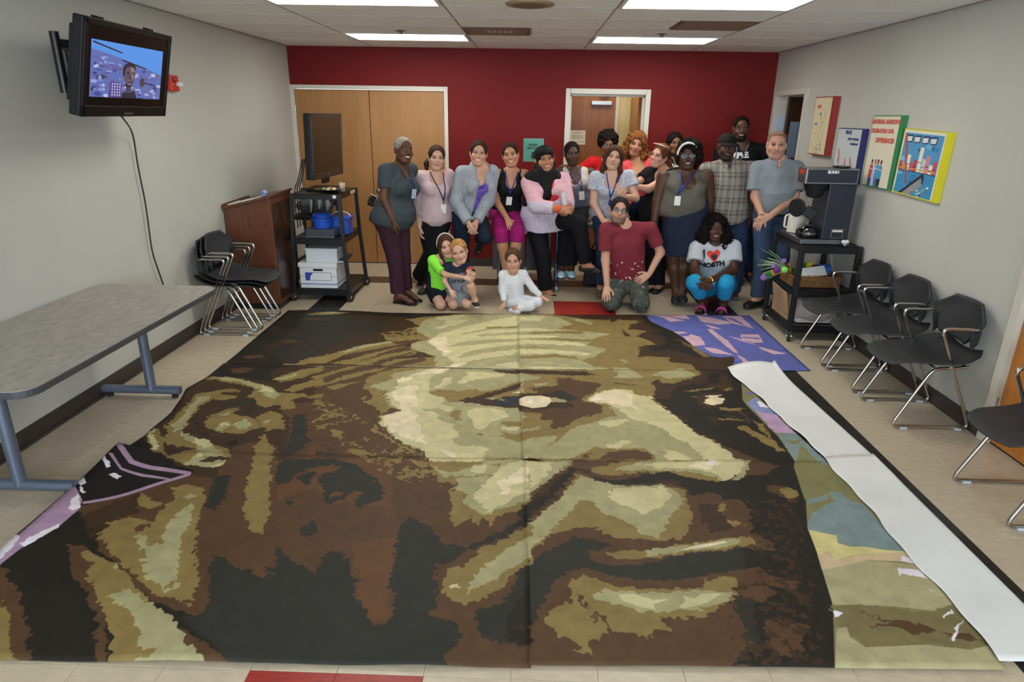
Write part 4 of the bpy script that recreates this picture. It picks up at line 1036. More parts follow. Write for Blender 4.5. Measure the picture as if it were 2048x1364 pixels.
# boxes on the bottom shelf
M_box = mat('white_card', (222,224,226), .6); M_lab = mat('label_blue', (40,70,170), .6)
t = thing('file_box', 'white cardboard file box with blue label on the lowest cart shelf', 'box', (-2.14, 6.72, .124)); o = np.array(t.location)
MB().box(-2.335, 6.47, .126, -1.955, 6.90, .375).build('box_body', M_box, t, off=o, bevel=.003)
MB().box(-2.345, 6.46, .345, -1.945, 6.91, .39).build('lid', M_box, t, off=o, bevel=.003)
MB().box(-2.195, 6.4685, .305, -2.095, 6.4705, .328).build('hand_hole', M_dark, t, off=o)
MB().box(-2.28, 6.4685, .205, -2.01, 6.4695, .29).build('label_outline', M_lab, t, off=o); MB().box(-2.276, 6.4675, .209, -2.014, 6.469, .286).build('label', M_box, t, off=o)
MB().prism([(-2.278, .207), (-2.235, .207), (-2.225, .255), (-2.195, .288), (-2.278, .288)], -6.469, -6.4668, U=(1, 0, 0), V=(0, 0, 1), Wd=(0, -1, 0)).build('blue_corner', M_lab, t, off=o)
for z in (.165, ): MB().box(-2.335, 6.4685, z, -1.955, 6.4695, z+.008).box(-1.9555, 6.47, z, -1.9545, 6.90, z+.008).build('blue_stripe', M_lab, t, off=o)
MB().box(-2.335, 6.4686, .247, -2.28, 6.4694, .25).box(-2.01, 6.4686, .247, -1.955, 6.4694, .25).build('fold_line', M_ink, t, off=o)
t = thing('cardboard_carton', 'plain white carton standing on the lidded file box', 'box', (-2.1, 6.68, .39)); o = np.array(t.location)
MB().box(-2.265, 6.5, .3905, -1.945, 6.85, .525).build('carton_body', mat('grey_white_card', (206,212,218), .6), t, off=o, bevel=.003)
MB().box(-2.27, 6.495, .515, -1.94, 6.855, .535).build('flap', M_box, t, off=o)
t = thing('book', 'thin dark book lying on the lidded file box beside the carton', 'book', (-1.915, 6.66, .39)); o = np.array(t.location)
MB().box(-1.94, 6.5, .3915, -1.88, 6.86, .41).build('cover', mat('navy_cover', (44,48,80), .5), t, off=o); MB().box(-1.938, 6.498, .395, -1.884, 6.5, .407).build('pages', M_paper, t, off=o)
t = thing('green_bottle', 'green bottle lying behind the white boxes on the cart', 'bottle', (-2.335, 6.95, .16)); o = np.array(t.location)
MB().lathe([(.001, 0), (.05, .004), (.052, .22), (.04, .27), (.016, .31), (.016, .34)], (-2.31, 6.97, .124), n=20).build('bottle_body', mat('green_plastic', (50,110,66), .3), t, off=o, smooth='auto'); MB().lathe([(.019, 0), (.019, .03)], (-2.31, 6.97, .46), n=16).build('cap', M_white, t, off=o)
t = thing('seat_cushion', 'grey striped cushion leaning on the doors behind the cart', 'cushion', (-2.46, 7.5, .822)); o = np.array(t.location)
MB().ball(o, (.22, .11, .085), 24, 14).build('cover', mat('striped_grey', (104,110,112), .8, var=.3, vscale=3, stretch=(1, 1, 22)), t, off=o, smooth=True)
MB().tube([(o[0]+.215*math.cos(a), o[1]+.105*math.sin(a), o[2]) for a in np.linspace(0, 2*math.pi, 30)[:-1]], .008, 6, closed=True).build('piping', mat('piping_grey', (70,74,78), .8), t, off=o, smooth=True)
t = thing('side_chair', 'dark chair behind the cart carrying the striped cushion', 'chair', (-2.46, 7.5, 0)); o = np.array(t.location)
MB().box(-2.68, 7.30, .69, -2.24, 7.72, .735).build('seat', M_chair, t, off=o, bevel=.01); MB().box(-2.68, 7.71, .8, -2.24, 7.74, 1.0).build('backrest', M_chair, t, off=o, bevel=.01)
for x in (-2.66, -2.26):
    for y in (7.32, 7.70): MB().tube([(x, y, 0), (x, y, .70 if y < 7.5 else .9)], .014, 10).build('leg', M_blackm, t, off=o)
t = thing('grey_rag', 'grey and white rag hanging over the middle cart shelf edge', 'rag', (-2.28, 6.9, .9)); o = np.array(t.location)
for k in range(6):
    x = -2.34+.045*k; MB().tube([(x, 7.03, 1.03), (x+.008, 7.01, .93), (x-.006, 7.02, .82+.02*(k % 3))], [.008, .016, .010], 7).build('strand', mat('rag_%d' % (k % 2), ((190,190,186), (70,72,74))[k % 2], .9), t, off=o, smooth=True)
MB().tube([(-2.36, 7.03, 1.03), (-2.06, 7.03, 1.03)], .007, 8).build('hanger_rod', M_blackm, t, off=o)

# ================================================================ tables behind the seated people
t = thing('flip_top_table', 'grey table on casters that the seated women sit on', 'table', (.3, 7.35, 0)); o = np.array(t.location)
MB().box(-.42, 7.02, .712, 1.12, 7.68, .742).build('tabletop', M_lam, t, off=o, bevel=.004)
MB().box(-.425, 7.015, .708, 1.125, 7.02, .742).build('edge_band', M_edge, t, off=o)
M_pan = mat('modesty_grey', (86,82,92), .5)
for a, b in ((-.40, -.035), (-.015, .26)): MB().box(a, 7.34, .16, b, 7.36, .62).build('modesty_panel', M_pan, t, off=o, bevel=.004)
for x in (-.32, .325, 1.02):
    MB().tube([(x, 7.2, .09), (x, 7.2, .70)], .024, 14).build('leg', mat('leg_chrome_blue_lit', (120,140,168), .22, metal=.9), t, off=o, smooth='auto')  # blue light on the chrome is put into the leg colour
    MB().bar((x-.08, 7.2, .70), (x+.08, 7.2, .70), .05, .02).build('bracket', M_steel, t, off=o)
    MB().bar((x, 7.0, .085), (x, 7.62, .085), .04, .035).build('foot_bar', M_blackm, t, off=o, bevel=.008)
    for y in (7.03, 7.6): MB().lathe([(.015, -.012), (.032, -.011), (.032, .011), (.015, .012)], (x, y, .033), axis=(1, 0, 0), n=16).build('caster', mat('grey_caster', (150,170,195), .3), t, off=o, smooth='auto')
t = thing('foil_tray', 'crumpled foil tray on the table behind the seated women', 'tray', (.80, 7.45, .742)); o = np.array(t.location)
def foil(u, v):
    a = u*2-1; b = v*2-1; e = max(abs(a), abs(b)); z = .745+.09*(1-max(0, (e-.75)/.25))+.012*math.sin(a*9+b*5)*math.cos(b*11)
    return (o[0]+a*.19, o[1]+b*.14, z)
MB().grid(foil, 24, 20).build('foil_cover', mat('foil', (190,188,182), .25), t, off=o, solid=.001)
MB().box(o[0]-.15, o[1]-.11, .7435, o[0]+.15, o[1]+.11, .82).build('pan', M_steel, t, off=o, bevel=.01)
MB().box(o[0]-.13, o[1]-.165, .7425, o[0]+.16, o[1]-.142, .80).build('blue_bag', mat('blue_bag', (70,110,160), .4), t, off=o, bevel=.008)

t = thing('cloth_bag', 'dark grey cloth bag on the floor beneath the table of the seated women', 'bag', (.80, 7.42, 0)); o = np.array(t.location)
MB().grid(lambda u, v: (o[0]+.15*math.copysign(abs(math.cos(u*6.2832))**.6, math.cos(u*6.2832))*(1-.25*v), o[1]+.09*math.copysign(abs(math.sin(u*6.2832))**.6, math.sin(u*6.2832))*(1-.35*v), .002+.40*v+.012*math.sin(u*19+v*5)), 33, 12).build('bag_body', mat('bag_cloth', (44,44,50), .85, bump=.3, bscale=60), t, off=o, smooth=True)
MB().tube([(o[0]-.08+.16*k/10, o[1]-.03, .39+.12*math.sin(math.pi*k/10)) for k in range(11)], .01, 8).build('handle', mat('bag_cloth'), t, off=o, smooth=True)

# ================================================================ notices
t = thing('wall_sign', 'teal paper sign with black arrow on the red wall beside headscarf', 'sign', (.04, YB, 1.445)); o = np.array(t.location)
MB().box(-.078, YB-.003, 1.315, .16, YB-.0005, 1.575).build('sheet', mat('teal_paper', (36,160,140), .35), t, off=o)
MB().box(-.083, YB-.0036, 1.308, .165, YB-.003, 1.582).build('sleeve', mat('clear_sleeve', (170,220,215), .1, alpha=.22), t, off=o)
for s, z, k in (('PLEASE', 1.505, .034), ('RECYCLE', 1.468, .034)): lettering('lettering', s, k, M_ink, (.035, YB-.0042, z), (1, 0, 0), (0, 0, 1), t, off=o, bold=.0012)
MB().prism([(.02, 1.425), (.06, 1.425), (.06, 1.375), (.08, 1.375), (.04, 1.335), (0, 1.375), (.02, 1.375)], -(YB-.0036), -(YB-.005), U=(1, 0, 0), V=(0, 0, 1), Wd=(0, -1, 0)).build('arrow', M_ink, t, off=o)
t = thing('door_notice', 'white typed notice taped to the brown corridor door', 'notice', (.64, HY-.032, 1.56)); o = np.array(t.location)
MB().box(.535, HY-.034, 1.475, .745, HY-.0312, 1.66).build('sheet', M_paper, t, off=o)
for s, z in (('WELCOME', 1.63), ('MEETING ROOM', 1.585), ('ENTRANCE ON', 1.562), ('ALL ARE WELCOME', 1.51)): lettering('lettering', s, .02, M_ink, (.64, HY-.0345, z), (1, 0, 0), (0, 0, 1), t, off=o)

# ================================================================ posters on the right wall (thin boxes with painted edges)
def poster(label, y0, y1, z0, z1, side, edge_m, polys, texts, W_=300, tilt=0.0, lift=.03):
    """y0 = far edge, y1 = near edge"""
    H_ = int(W_*(z1-z0)/(y0-y1)); t = thing('poster', label, 'poster', (XR, (y0+y1)/2, (z0+z1)/2)); o = np.array(t.location)
    R_ = Matrix.Rotation(tilt, 3, 'X')
    rot = lambda p: np.array(R_ @ Vector(np.asarray(p)-o))+o
    m = MB().box(XR-lift, y1, z0, XR-.001, y0, z1); m.v = [tuple(rot(v)) for v in m.v]; m.build('edge', edge_m, t, off=o)
    e = .008
    c = [rot((XR-lift-.0006, y, z)) for y, z in ((y0-e, z0+e), (y1+side, z0+e), (y1+side, z1-e), (y0-e, z1-e))]
    m = MB().add(c, [(0, 1, 2, 3)]); f = m.build('sheet', image_mat('poster_art', raster(W_, H_, polys[0], polys[1:]), .55), t, off=o, fix=False)
    uv = f.data.uv_layers.new(name='UVMap')
    for i, q in enumerate(((0, 0), (1, 0), (1, 1), (0, 1))): uv.data[i].uv = q
    wl = (y0-y1); hl = z1-z0
    for s, fx, fy, size, mm, b in texts:
        p = rot((XR-lift-.0008, y0-fx*wl, z1-fy*hl)); U_ = R_ @ Vector((0, -1, 0)); V_ = R_ @ Vector((0, 0, 1))
        lettering('lettering', s, size*hl, mm, p, U_, V_, t, off=o, bold=b)
    return t
rs = random.Random(9)
def dab(c, x, y, a, b, n=7, ang=0): 
    out = []
    for i in range(n):
        t_ = 2*math.pi*i/n; u, v = a*math.cos(t_)*(.75+.4*rs.random()), b*math.sin(t_)*(.75+.4*rs.random()); out.append((x+u*math.cos(ang)-v*math.sin(ang), y+u*math.sin(ang)+v*math.cos(ang)))
    return (c, out)
def seg(c, x0, y0, x1, y1, w):
    L = math.hypot(x1-x0, y1-y0); nx, ny = -(y1-y0)/L*w/2, (x1-x0)/L*w/2; return (c, [(x0+nx, y0+ny), (x1+nx, y1+ny), (x1-nx, y1-ny), (x0-nx, y0-ny)])
M_pred = mat('poster_red', (206,92,78), .7); M_pblue = mat('poster_blue', (46,60,130), .7); M_pteal = mat('poster_teal', (90,150,170), .7); M_porange = mat('poster_peach', (222,176,140), .7)
ap = [(216,204,168)]
for x, y in ((150, 90), (190, 70), (215, 100)):
    for k in range(16): ap.append(dab(rs.choice([(90,100,120), (60,60,70), (120,140,150), (170,110,100), (80,110,90)]), x+rs.uniform(-16, 16), y+k*18+rs.uniform(-4, 4), rs.uniform(2, 8), rs.uniform(3, 9)))
ap += [dab((60,130,170), 130, 105, 16, 12), seg((70,120,80), 150, 300, 140, 360, 4), seg((150,90,90), 100, 330, 180, 335, 3), dab((60,60,60), 30, 420, 8, 8)]
for x in (95, 120, 170, 195): ap.append(seg((90,80,80), x, 340, x-6, 400, 2.5))
poster('cream poster with small figures and red side edge, highest on the right wall', 6.87, 6.44, 1.525, 2.055, .05, mat('poster_edge_red', (150,44,40), .5), ap,
       [('GIVE', .27, .17, .075, M_pred, .002), ('LOVE', .22, .47, .06, M_pteal, .002), ('PEACE', .24, .63, .05, M_porange, .002)], lift=.05)
ap = [(198,206,204)]
for x, y, a in ((50, 120, 1.2), (60, 150, 2), (150, 170, 1.4), (165, 215, 1.8), (215, 160, .9), (235, 200, 1.7), (205, 215, 2.2)):
    ap += [dab((196,130,150), x, y, 26, 12, 7, a), dab((170,90,120), x+6, y+16, 16, 7, 7, a), seg((190,110,140), x, y, x+16, y+46, 7)]
ap += [dab((120,50,70), 75, 250, 22, 26), dab((60,70,120), 60, 285, 20, 22), dab((190,70,90), 95, 275, 16, 20), dab((40,40,60), 80, 300, 22, 14), dab((150,170,170), 160, 300, 50, 14)]
poster('poster with pink shapes and navy side edge behind the coffee machine', 6.31, 5.80, 1.33, 1.782, .06, mat('poster_edge_navy', (38,46,110), .5), ap,
       [('PEACE', .42, .08, .085, M_pblue, .003), ('COME TOGETHER', .62, .20, .055, M_pblue, .002), ('IN HARMONY', .68, .29, .05, M_pblue, .002)])
ap = [(222,214,192)]
for x, top, c1, c2, hd in ((80, 225, (200,70,80), (50,70,150), (70,40,30)), (118, 222, (160,200,215), (190,205,210), (200,90,90)), (150, 222, (80,150,200), (70,120,170), (60,40,40)), (186, 225, (70,150,190), (40,44,60), (40,30,30))):
    ap += [(c1, [(x-20, top+22), (x+20, top+22), (x+24, top+90), (x-24, top+90)]), (c2, [(x-20, top+88), (x+20, top+88), (x+16, top+165), (x+4, top+165), (x, top+110), (x-6, top+165), (x-18, top+165)]), dab((150,100,80), x, top+10, 11, 13), dab(hd, x, top, 12, 9), seg((240,220,200), x-16, top+40, x+16, top+44, 4)]
ap += [dab((60,60,60), 20, 395, 9, 6)]
poster('cream poster with four standing figures and green side edge', 5.71, 5.24, 1.335, 1.89, .055, mat('poster_edge_green', (44,130,80), .5), ap,
       [('UNIVERSAL HARMONY', .44, .09, .078, M_pred, .003), ('CELEBRATING OUR', .38, .215, .072, M_pred, .003), ('DIFFERENCES', .52, .345, .085, M_pred, .003)])
ap = [(70,150,190)]
ap += [((224,222,206), pp('0,0 300,0 300,290 0,290')), ((80,150,196), pp('10,10 290,10 290,282 10,282'))]
for k in range(26): ap.append(dab(rs.choice([(60,130,180), (110,175,210), (40,110,165), (140,190,210)]), rs.uniform(20, 280), rs.uniform(20, 280), rs.uniform(8, 30), rs.uniform(4, 14)))
for x in (50, 108, 168, 226): ap += [((36,44,90), pp('%d,18 %d,16 %d,44 %d,46' % (x-24, x+26, x+22, x-20))), ((226,226,220), pp('%d,24 %d,22 %d,40 %d,42' % (x-22, x+18, x+16, x-18)))]
for x, h_, c in ((20, 34, (200,80,100)), (45, 22, (220,140,70)), (75, 60, (226,222,200)), (105, 30, (200,90,110)), (128, 44, (190,70,80)), (160, 92, (228,226,214)), (190, 52, (200,205,200)), (215, 66, (214,130,150)), (245, 34, (230,226,210)), (270, 50, (196,80,90))):
    ap += [(c, pp('%d,%d %d,%d %d,150 %d,150' % (x-13, 150-h_, x+13, 150-h_, x+13, x-13))), seg((50,40,40), x-13, 150-h_*.4, x+13, 150-h_*.4, 2.5), seg((220,170,60), x-12, 140, x+12, 141, 4)]
ap += [((60,140,190), pp('10,152 290,152 290,282 10,282')), seg((40,50,60), 10, 151, 290, 151, 3)]
for k in range(16): ap.append(dab(rs.choice([(50,130,185), (110,180,215), (40,110,160)]), rs.uniform(20, 280), rs.uniform(160, 275), rs.uniform(8, 24), rs.uniform(3, 8)))
ap += [seg((190,80,70), 16, 12, 90, 200, 12), seg((120,50,50), 22, 12, 95, 198, 2.5), ((44,40,60), pp('46,238 200,150 212,158 216,190 206,186 196,166 60,246 58,276 44,272')), ((150,150,150), pp('58,246 196,166 208,196 70,272'))]
for k in range(7): ap.append(seg((110,110,118), 72+k*19, 240-k*11, 82+k*19, 262-k*10, 2))
for k in range(40):
    x = rs.uniform(90, 275); y = rs.uniform(max(196, 290-x*.45), 276); ap.append(dab(rs.choice([(236,226,150), (40,44,50), (226,226,220), (200,90,60), (120,170,110), (230,180,60)]), x, y, rs.uniform(5, 13), rs.uniform(2, 5), 6, rs.uniform(-.7, .2)))
poster('yellow-edged poster of a broom sweeping litter below a city skyline', 5.21, 4.625, 1.325, 1.79, .055, mat('poster_edge_yellow', (214,206,30), .5), ap, [], tilt=.03)

# ================================================================ coffee cart
t = thing('coffee_cart', 'black rolling cart carrying the coffee machine by the right wall', 'cart', (2.55, 5.8, 0)); o = np.array(t.location)
qx, qy = (2.315, 2.795), (5.50, 6.13)
for name, z, hh in (('top_shelf', .84, .06), ('middle_shelf', .455, .055), ('bottom_shelf', .135, .06)):
    m = MB().box(qx[0], qy[0], z-.004, qx[1], qy[1], z)
    for q in ((qx[0], qx[1], qy[0], qy[0]+.008), (qx[0], qx[1], qy[1]-.008, qy[1]), (qx[0], qx[0]+.008, *qy), (qx[1]-.008, qx[1], *qy)): m.box(q[0], q[2], z-hh, q[1], q[3], z+.005)
    m.build(name, M_blackm, t, off=o)
for x in qx:
    for y in qy:
        MB().bar((x, y, .095), (x, y, .845), .042, .042, up=(0, 1, 0)).build('leg', M_black, t, off=o, bevel=.005)
        w_ = MB().lathe([(.024, -.016), (.044, -.015), (.048, 0), (.044, .015), (.024, .016)], (x, y-.015, .048), axis=(1, -.4, 0), n=20).build('caster', M_rubber, t, off=o, smooth='auto')
        MB().bar((x, y, .10), (x, y-.015, .045), .045, .014, up=(0, 1, 0)).lathe([(.013, -.022), (.013, .022)], (x, y-.015, .048), axis=(1, -.4, 0), n=12).build('caster_fork', M_chrome, w_, off=o)
t = thing('coffee_machine', 'tall dark blue coffee brewer with steel trim on the cart', 'coffee machine', (2.53, 5.78, .846)); o = np.array(t.location)
M_navy = mat('navy_enamel', (34,38,52), .35)
MB().box(2.32, 5.57, .8455, 2.735, 6.05, .885).build('base_plate', mat('brushed_steel', (150,152,156), .35, metal=1), t, off=o, bevel=.004)
MB().box(2.50, 5.60, .885, 2.725, 5.90, 1.345).build('tower', M_navy, t, off=o, bevel=.006)
MB().box(2.285, 5.585, 1.345, 2.715, 5.76, 1.472).build('brew_head', mat('brushed_steel'), t, off=o, bevel=.004)
MB().box(2.297, 5.580, 1.357, 2.703, 5.586, 1.460).build('front_panel', M_navy, t, off=o)
lettering('lettering', 'BUNN', .032, M_white, (2.50, 5.5795, 1.442), (1, 0, 0), (0, 0, 1), t, off=o, bold=.002)
MB().box(2.281, 5.60, 1.36, 2.286, 5.74, 1.46).build('side_panel', mat('side_reflection', (96,88,78), .3, metal=.6), t, off=o); MB().box(2.2795, 5.62, 1.42, 2.2815, 5.72, 1.455).build('red_label', mat('label_red', (190,56,40), .5), t, off=o)  # brown of the side panel is a reflection put into its colour
MB().box(2.575, 5.5955, .895, 2.675, 5.60, .975).build('instruction_label', M_steel, t, off=o); MB().box(2.583, 5.5945, .90, 2.667, 5.5958, .945).build('label_text_field', M_ink, t, off=o); MB().box(2.583, 5.5945, .95, 2.667, 5.5958, .965).build('label_header', M_paper, t, off=o)
MB().lathe([(.001, 0), (.065, .002), (.07, .01), (.07, .016), (.001, .02)], (2.60, 5.67, 1.472), n=28).build('top_lid', M_blackm, t, off=o)
MB().lathe([(.035, 0), (.06, .01), (.095, .10), (.10, .12), (.09, .12)], (2.41, 5.67, 1.225), n=24).build('brew_funnel', M_black, t, off=o, smooth='auto')
MB().lathe([(.001, 0), (.075, .003), (.08, .02), (.07, .03), (.001, .03)], (2.33, 5.76, 1.13), axis=(-.8, -.55, 0), n=24).build('funnel_disc', M_black, t, off=o, smooth='auto')
MB().bar((2.36, 5.68, 1.12), (2.44, 5.66, 1.07), .07, .09).build('funnel_handle', M_black, t, off=o, bevel=.008)
t = thing('coffee_pot', 'squat black coffee pot on the base of the brewer', 'coffee pot', (2.425, 5.70, .886)); o = np.array(t.location)
MB().lathe([(.055, 0), (.075, .01), (.082, .035), (.070, .075), (.045, .098), (.02, .106), (.001, .108)], o, n=28).build('pot_body', mat('black_glass', (14,15,18), .08, coat=.5), t, off=o, smooth='auto')
MB().lathe([(.083, .03), (.084, .045)], o, n=28).build('band', M_steel, t, off=o)
MB().tube(fillet([o+np.array([-.07, -.02, .07]), o+np.array([-.115, -.035, .07]), o+np.array([-.11, -.035, .015]), o+np.array([-.078, -.02, .012])], .02), .009, 8).build('handle', M_black, t, off=o, smooth=True)
t = thing('white_jug', 'white plastic jug behind the black coffee pot', 'jug', (2.40, 5.93, .886)); o = np.array(t.location)
MB().lathe([(.06, 0), (.07, .006), (.07, .14), (.06, .17), (.03, .19), (.03, .20)], o, n=26).build('jug_body', mat('ivory_plastic', (214,208,192), .4), t, off=o, smooth='auto')
MB().tube(fillet([o+np.array([-.06, 0, .16]), o+np.array([-.10, 0, .15]), o+np.array([-.10, 0, .05]), o+np.array([-.068, 0, .04])], .03), .009, 8).build('handle', mat('ivory_plastic'), t, off=o, smooth=True)
t = thing('paper_heart', 'small white heart-shaped ornament on the front edge of the cart top', 'ornament', (2.675, 5.53, .846)); o = np.array(t.location)
MB().ball(o+np.array([-.014, 0, .034]), (.018, .012, .016), 12, 8).ball(o+np.array([.014, 0, .034]), (.018, .012, .016), 12, 8).build('lobes', M_white, t, off=o, smooth=True); MB().lathe([(.006, 0.0), (.028, .03), (.02, .036)], o, n=12).build('tip', M_white, t, off=o)
# basket and its contents
t = thing('wicker_basket', 'brown wicker basket on the middle shelf of the coffee cart', 'basket', (2.53, 5.75, .46)); o = np.array(t.location)
M_wick = mat('wicker', (122,84,44), .8, var=.2, vscale=30, bump=.5, bscale=80)
x0, x1, y0, y1 = 2.325, 2.735, 5.60, 5.90
m = MB().box(x0, y0, .4605, x1, y1, .47)
m.build('bottom', M_wick, t, off=o)
for k in range(6):
    z = .476+.0155*k; e = .002*k
    MB().tube(fillet([(x0-e, y0-e, z), (x1+e, y0-e, z), (x1+e, y1+e, z), (x0-e, y1+e, z), (x0-e, y0-e+.01, z)], .03, 4), .0082, 6, closed=False).build('wicker_strand', M_wick, t, off=o, smooth=True)
for k in range(8): MB().tube([(x0+.02+k*.053, y0+.008, .465), (x0+.02+k*.053, y0+.005, .565)], .006, 6).build('wicker_stake', M_wick, t, off=o)
MB().tube([(x0, .5*(y0+y1)+.06*math.cos(a), .56+.07*math.sin(a)) for a in np.linspace(0, math.pi, 12)], .01, 8).build('handle', M_wick, t, off=o, smooth=True)
def packet(name, label, cat, c, ax, half, m, extra=None):
    q = thing(name, label, cat, c); MB().obox(c, ax, half).build('sleeve', m, q, off=c, bevel=.004)
    if extra: MB().obox(np.asarray(c)+np.asarray(extra[0]), ax, extra[1]).build('print_band', extra[2], q, off=c)
M_gr = mat('packet_green', (36,120,60), .5); M_ye = mat('packet_yellow', (226,180,40), .5)
packet('seed_packet', 'green and yellow seed packet standing in the wicker basket', 'packet', (2.47, 5.80, .585), ((1, .2, 0), (-.2, 1, .3), (0, -.3, 1)), (.07, .006, .055), M_gr, ((.05, -.003, .01), (.025, .007, .05), M_ye))
packet('white_envelope', 'white sheet of paper leaning out of the wicker basket', 'paper', (2.52, 5.69, .58), ((1, .1, .12), (-.1, .7, .7), (0, -.7, .7)), (.115, .05, .003), M_white)
packet('blue_packet', 'blue and silver plastic packet at the right of the basket', 'packet', (2.655, 5.79, .585), ((1, 0, .1), (0, 1, .3), (0, -.3, 1)), (.055, .03, .035), mat('packet_blue', (60,110,190), .3), ((-.07, 0, .0), (.03, .03, .025), M_steel))
packet('striped_pennant', 'green and orange paper pennant hanging at the left of the basket', 'pennant', (2.18, 5.72, .555), ((1, 0, .45), (0, 1, 0), (-.45, 0, 1)), (.08, .004, .03), M_ye, ((-.035, -.002, -.02), (.03, .005, .032), M_gr))
t = thing('grass_spray', 'spray of pale artificial grass blades and purple flowers left of the basket', 'artificial flowers', (2.30, 5.70, .60)); o = np.array(t.location)
rs2 = random.Random(3)
for k in range(13):
    tip = P(rs2.uniform(1512, 1540), rs2.uniform(495, 540), Y=5.66+rs2.uniform(-.05, .05)); md = (o+tip)/2+np.array([0, 0, .02])
    MB().tube([o, md, tip], [.004, .0035, .001], 5).build('grass_blade', mat('grass_%d' % (k % 3), ((150,190,140), (190,200,170), (110,160,100))[k % 3], .6), t, off=o, smooth=True)
MB().ball(o+np.array([-.035, -.02, -.005]), (.035, .03, .03), 12, 8).build('bow', mat('lime_bow', (130,210,90), .5), t, off=o, smooth=True)
for px, py, r in ((1554, 540, .032), (1527, 555, .024), (1568, 522, .02), (1548, 531, .02)):
    c = P(px, py, Y=5.67); fl = MB().tube([o, (o+c)/2-np.array([0, 0, .01]), c], .003, 5).build('stem', mat('dark_stem', (60,70,50), .7), t, off=o)
    m = MB()
    for i in range(8):
        a = i*math.pi/4; m.obox(c+np.array([r*.6*math.cos(a), 0, r*.6*math.sin(a)]), ((math.cos(a), .3, math.sin(a)), (0, 1, 0), (-math.sin(a), 0, math.cos(a))), (r*.55, .004, r*.25))
    m.build('flower_head', mat('purple_flower_%d' % (r > .03), ((150,100,180), (104,40,120))[int(r > .03)], .6), t, off=o)
# plastic bag and cardboard on the bottom shelf
t = thing('plastic_bag', 'clear plastic bag of stacked paper cups on the lowest cart shelf', 'bag', (2.58, 5.78, .14)); o = np.array(t.location)
def bag(th, ph):
    x = math.cos(th)*math.sin(ph); y = math.sin(th)*math.sin(ph); z = -math.cos(ph)
    s = lambda v, p: math.copysign(abs(v)**p, v)
    w_ = 1+.05*math.sin(th*5+ph*3)+.04*math.sin(th*11-ph*7)
    return (2.565+.205*s(x, .55)*w_, 5.79+.25*s(y, .55)*w_, .262+.118*s(z, .5)*(1+.03*math.sin(th*7)))
MB().grid(lambda u, v: bag(u*2*math.pi, .02+v*(math.pi-.04)), 40, 20).build('film', mat('bag_film', (196,186,184), .25, alpha=.55, bump=.6, bscale=25), t, off=o, smooth=True)
for k in range(5):
    for j in range(3): MB().lathe([(.03, 0), (.042, .26)], (2.44+.125*j, 5.60+.085*k, .20+.055*(j % 2)), axis=(0, 1, .02) if k < 0 else (.05, 0, 1), n=12).build('cup_stack', mat('cup_paper_%d' % ((k+j) % 3), ((214,204,196), (190,170,160), (160,164,186))[(k+j) % 3], .7), t, off=o) if .20+.055*(j % 2) < 0 else None
for k in range(4): MB().box(2.40, 5.58, .142+.05*k, 2.74, 6.0, .185+.05*k).build('paper_ream', mat('ream_%d' % (k % 2), ((206,196,190), (170,150,142))[k % 2], .7), t, off=o, bevel=.004)
t = thing('cardboard_flap', 'tan cardboard box leaning out of the left side of the cart', 'cardboard', (2.33, 5.85, .14)); o = np.array(t.location)
M_card = mat('cardboard', (172,142,106), .8, var=.05)
MB().hexa([(x+dx, y, z) for dx in (0, .01) for x, y, z in ((2.335, 5.63, .20), (2.29, 5.63, .40), (2.335, 5.98, .20), (2.29, 5.98, .42))]).build('flap', M_card, t, off=o)
MB().box(2.345, 5.66, .1405, 2.40, 6.05, .40).build('carton_side', M_card, t, off=o)
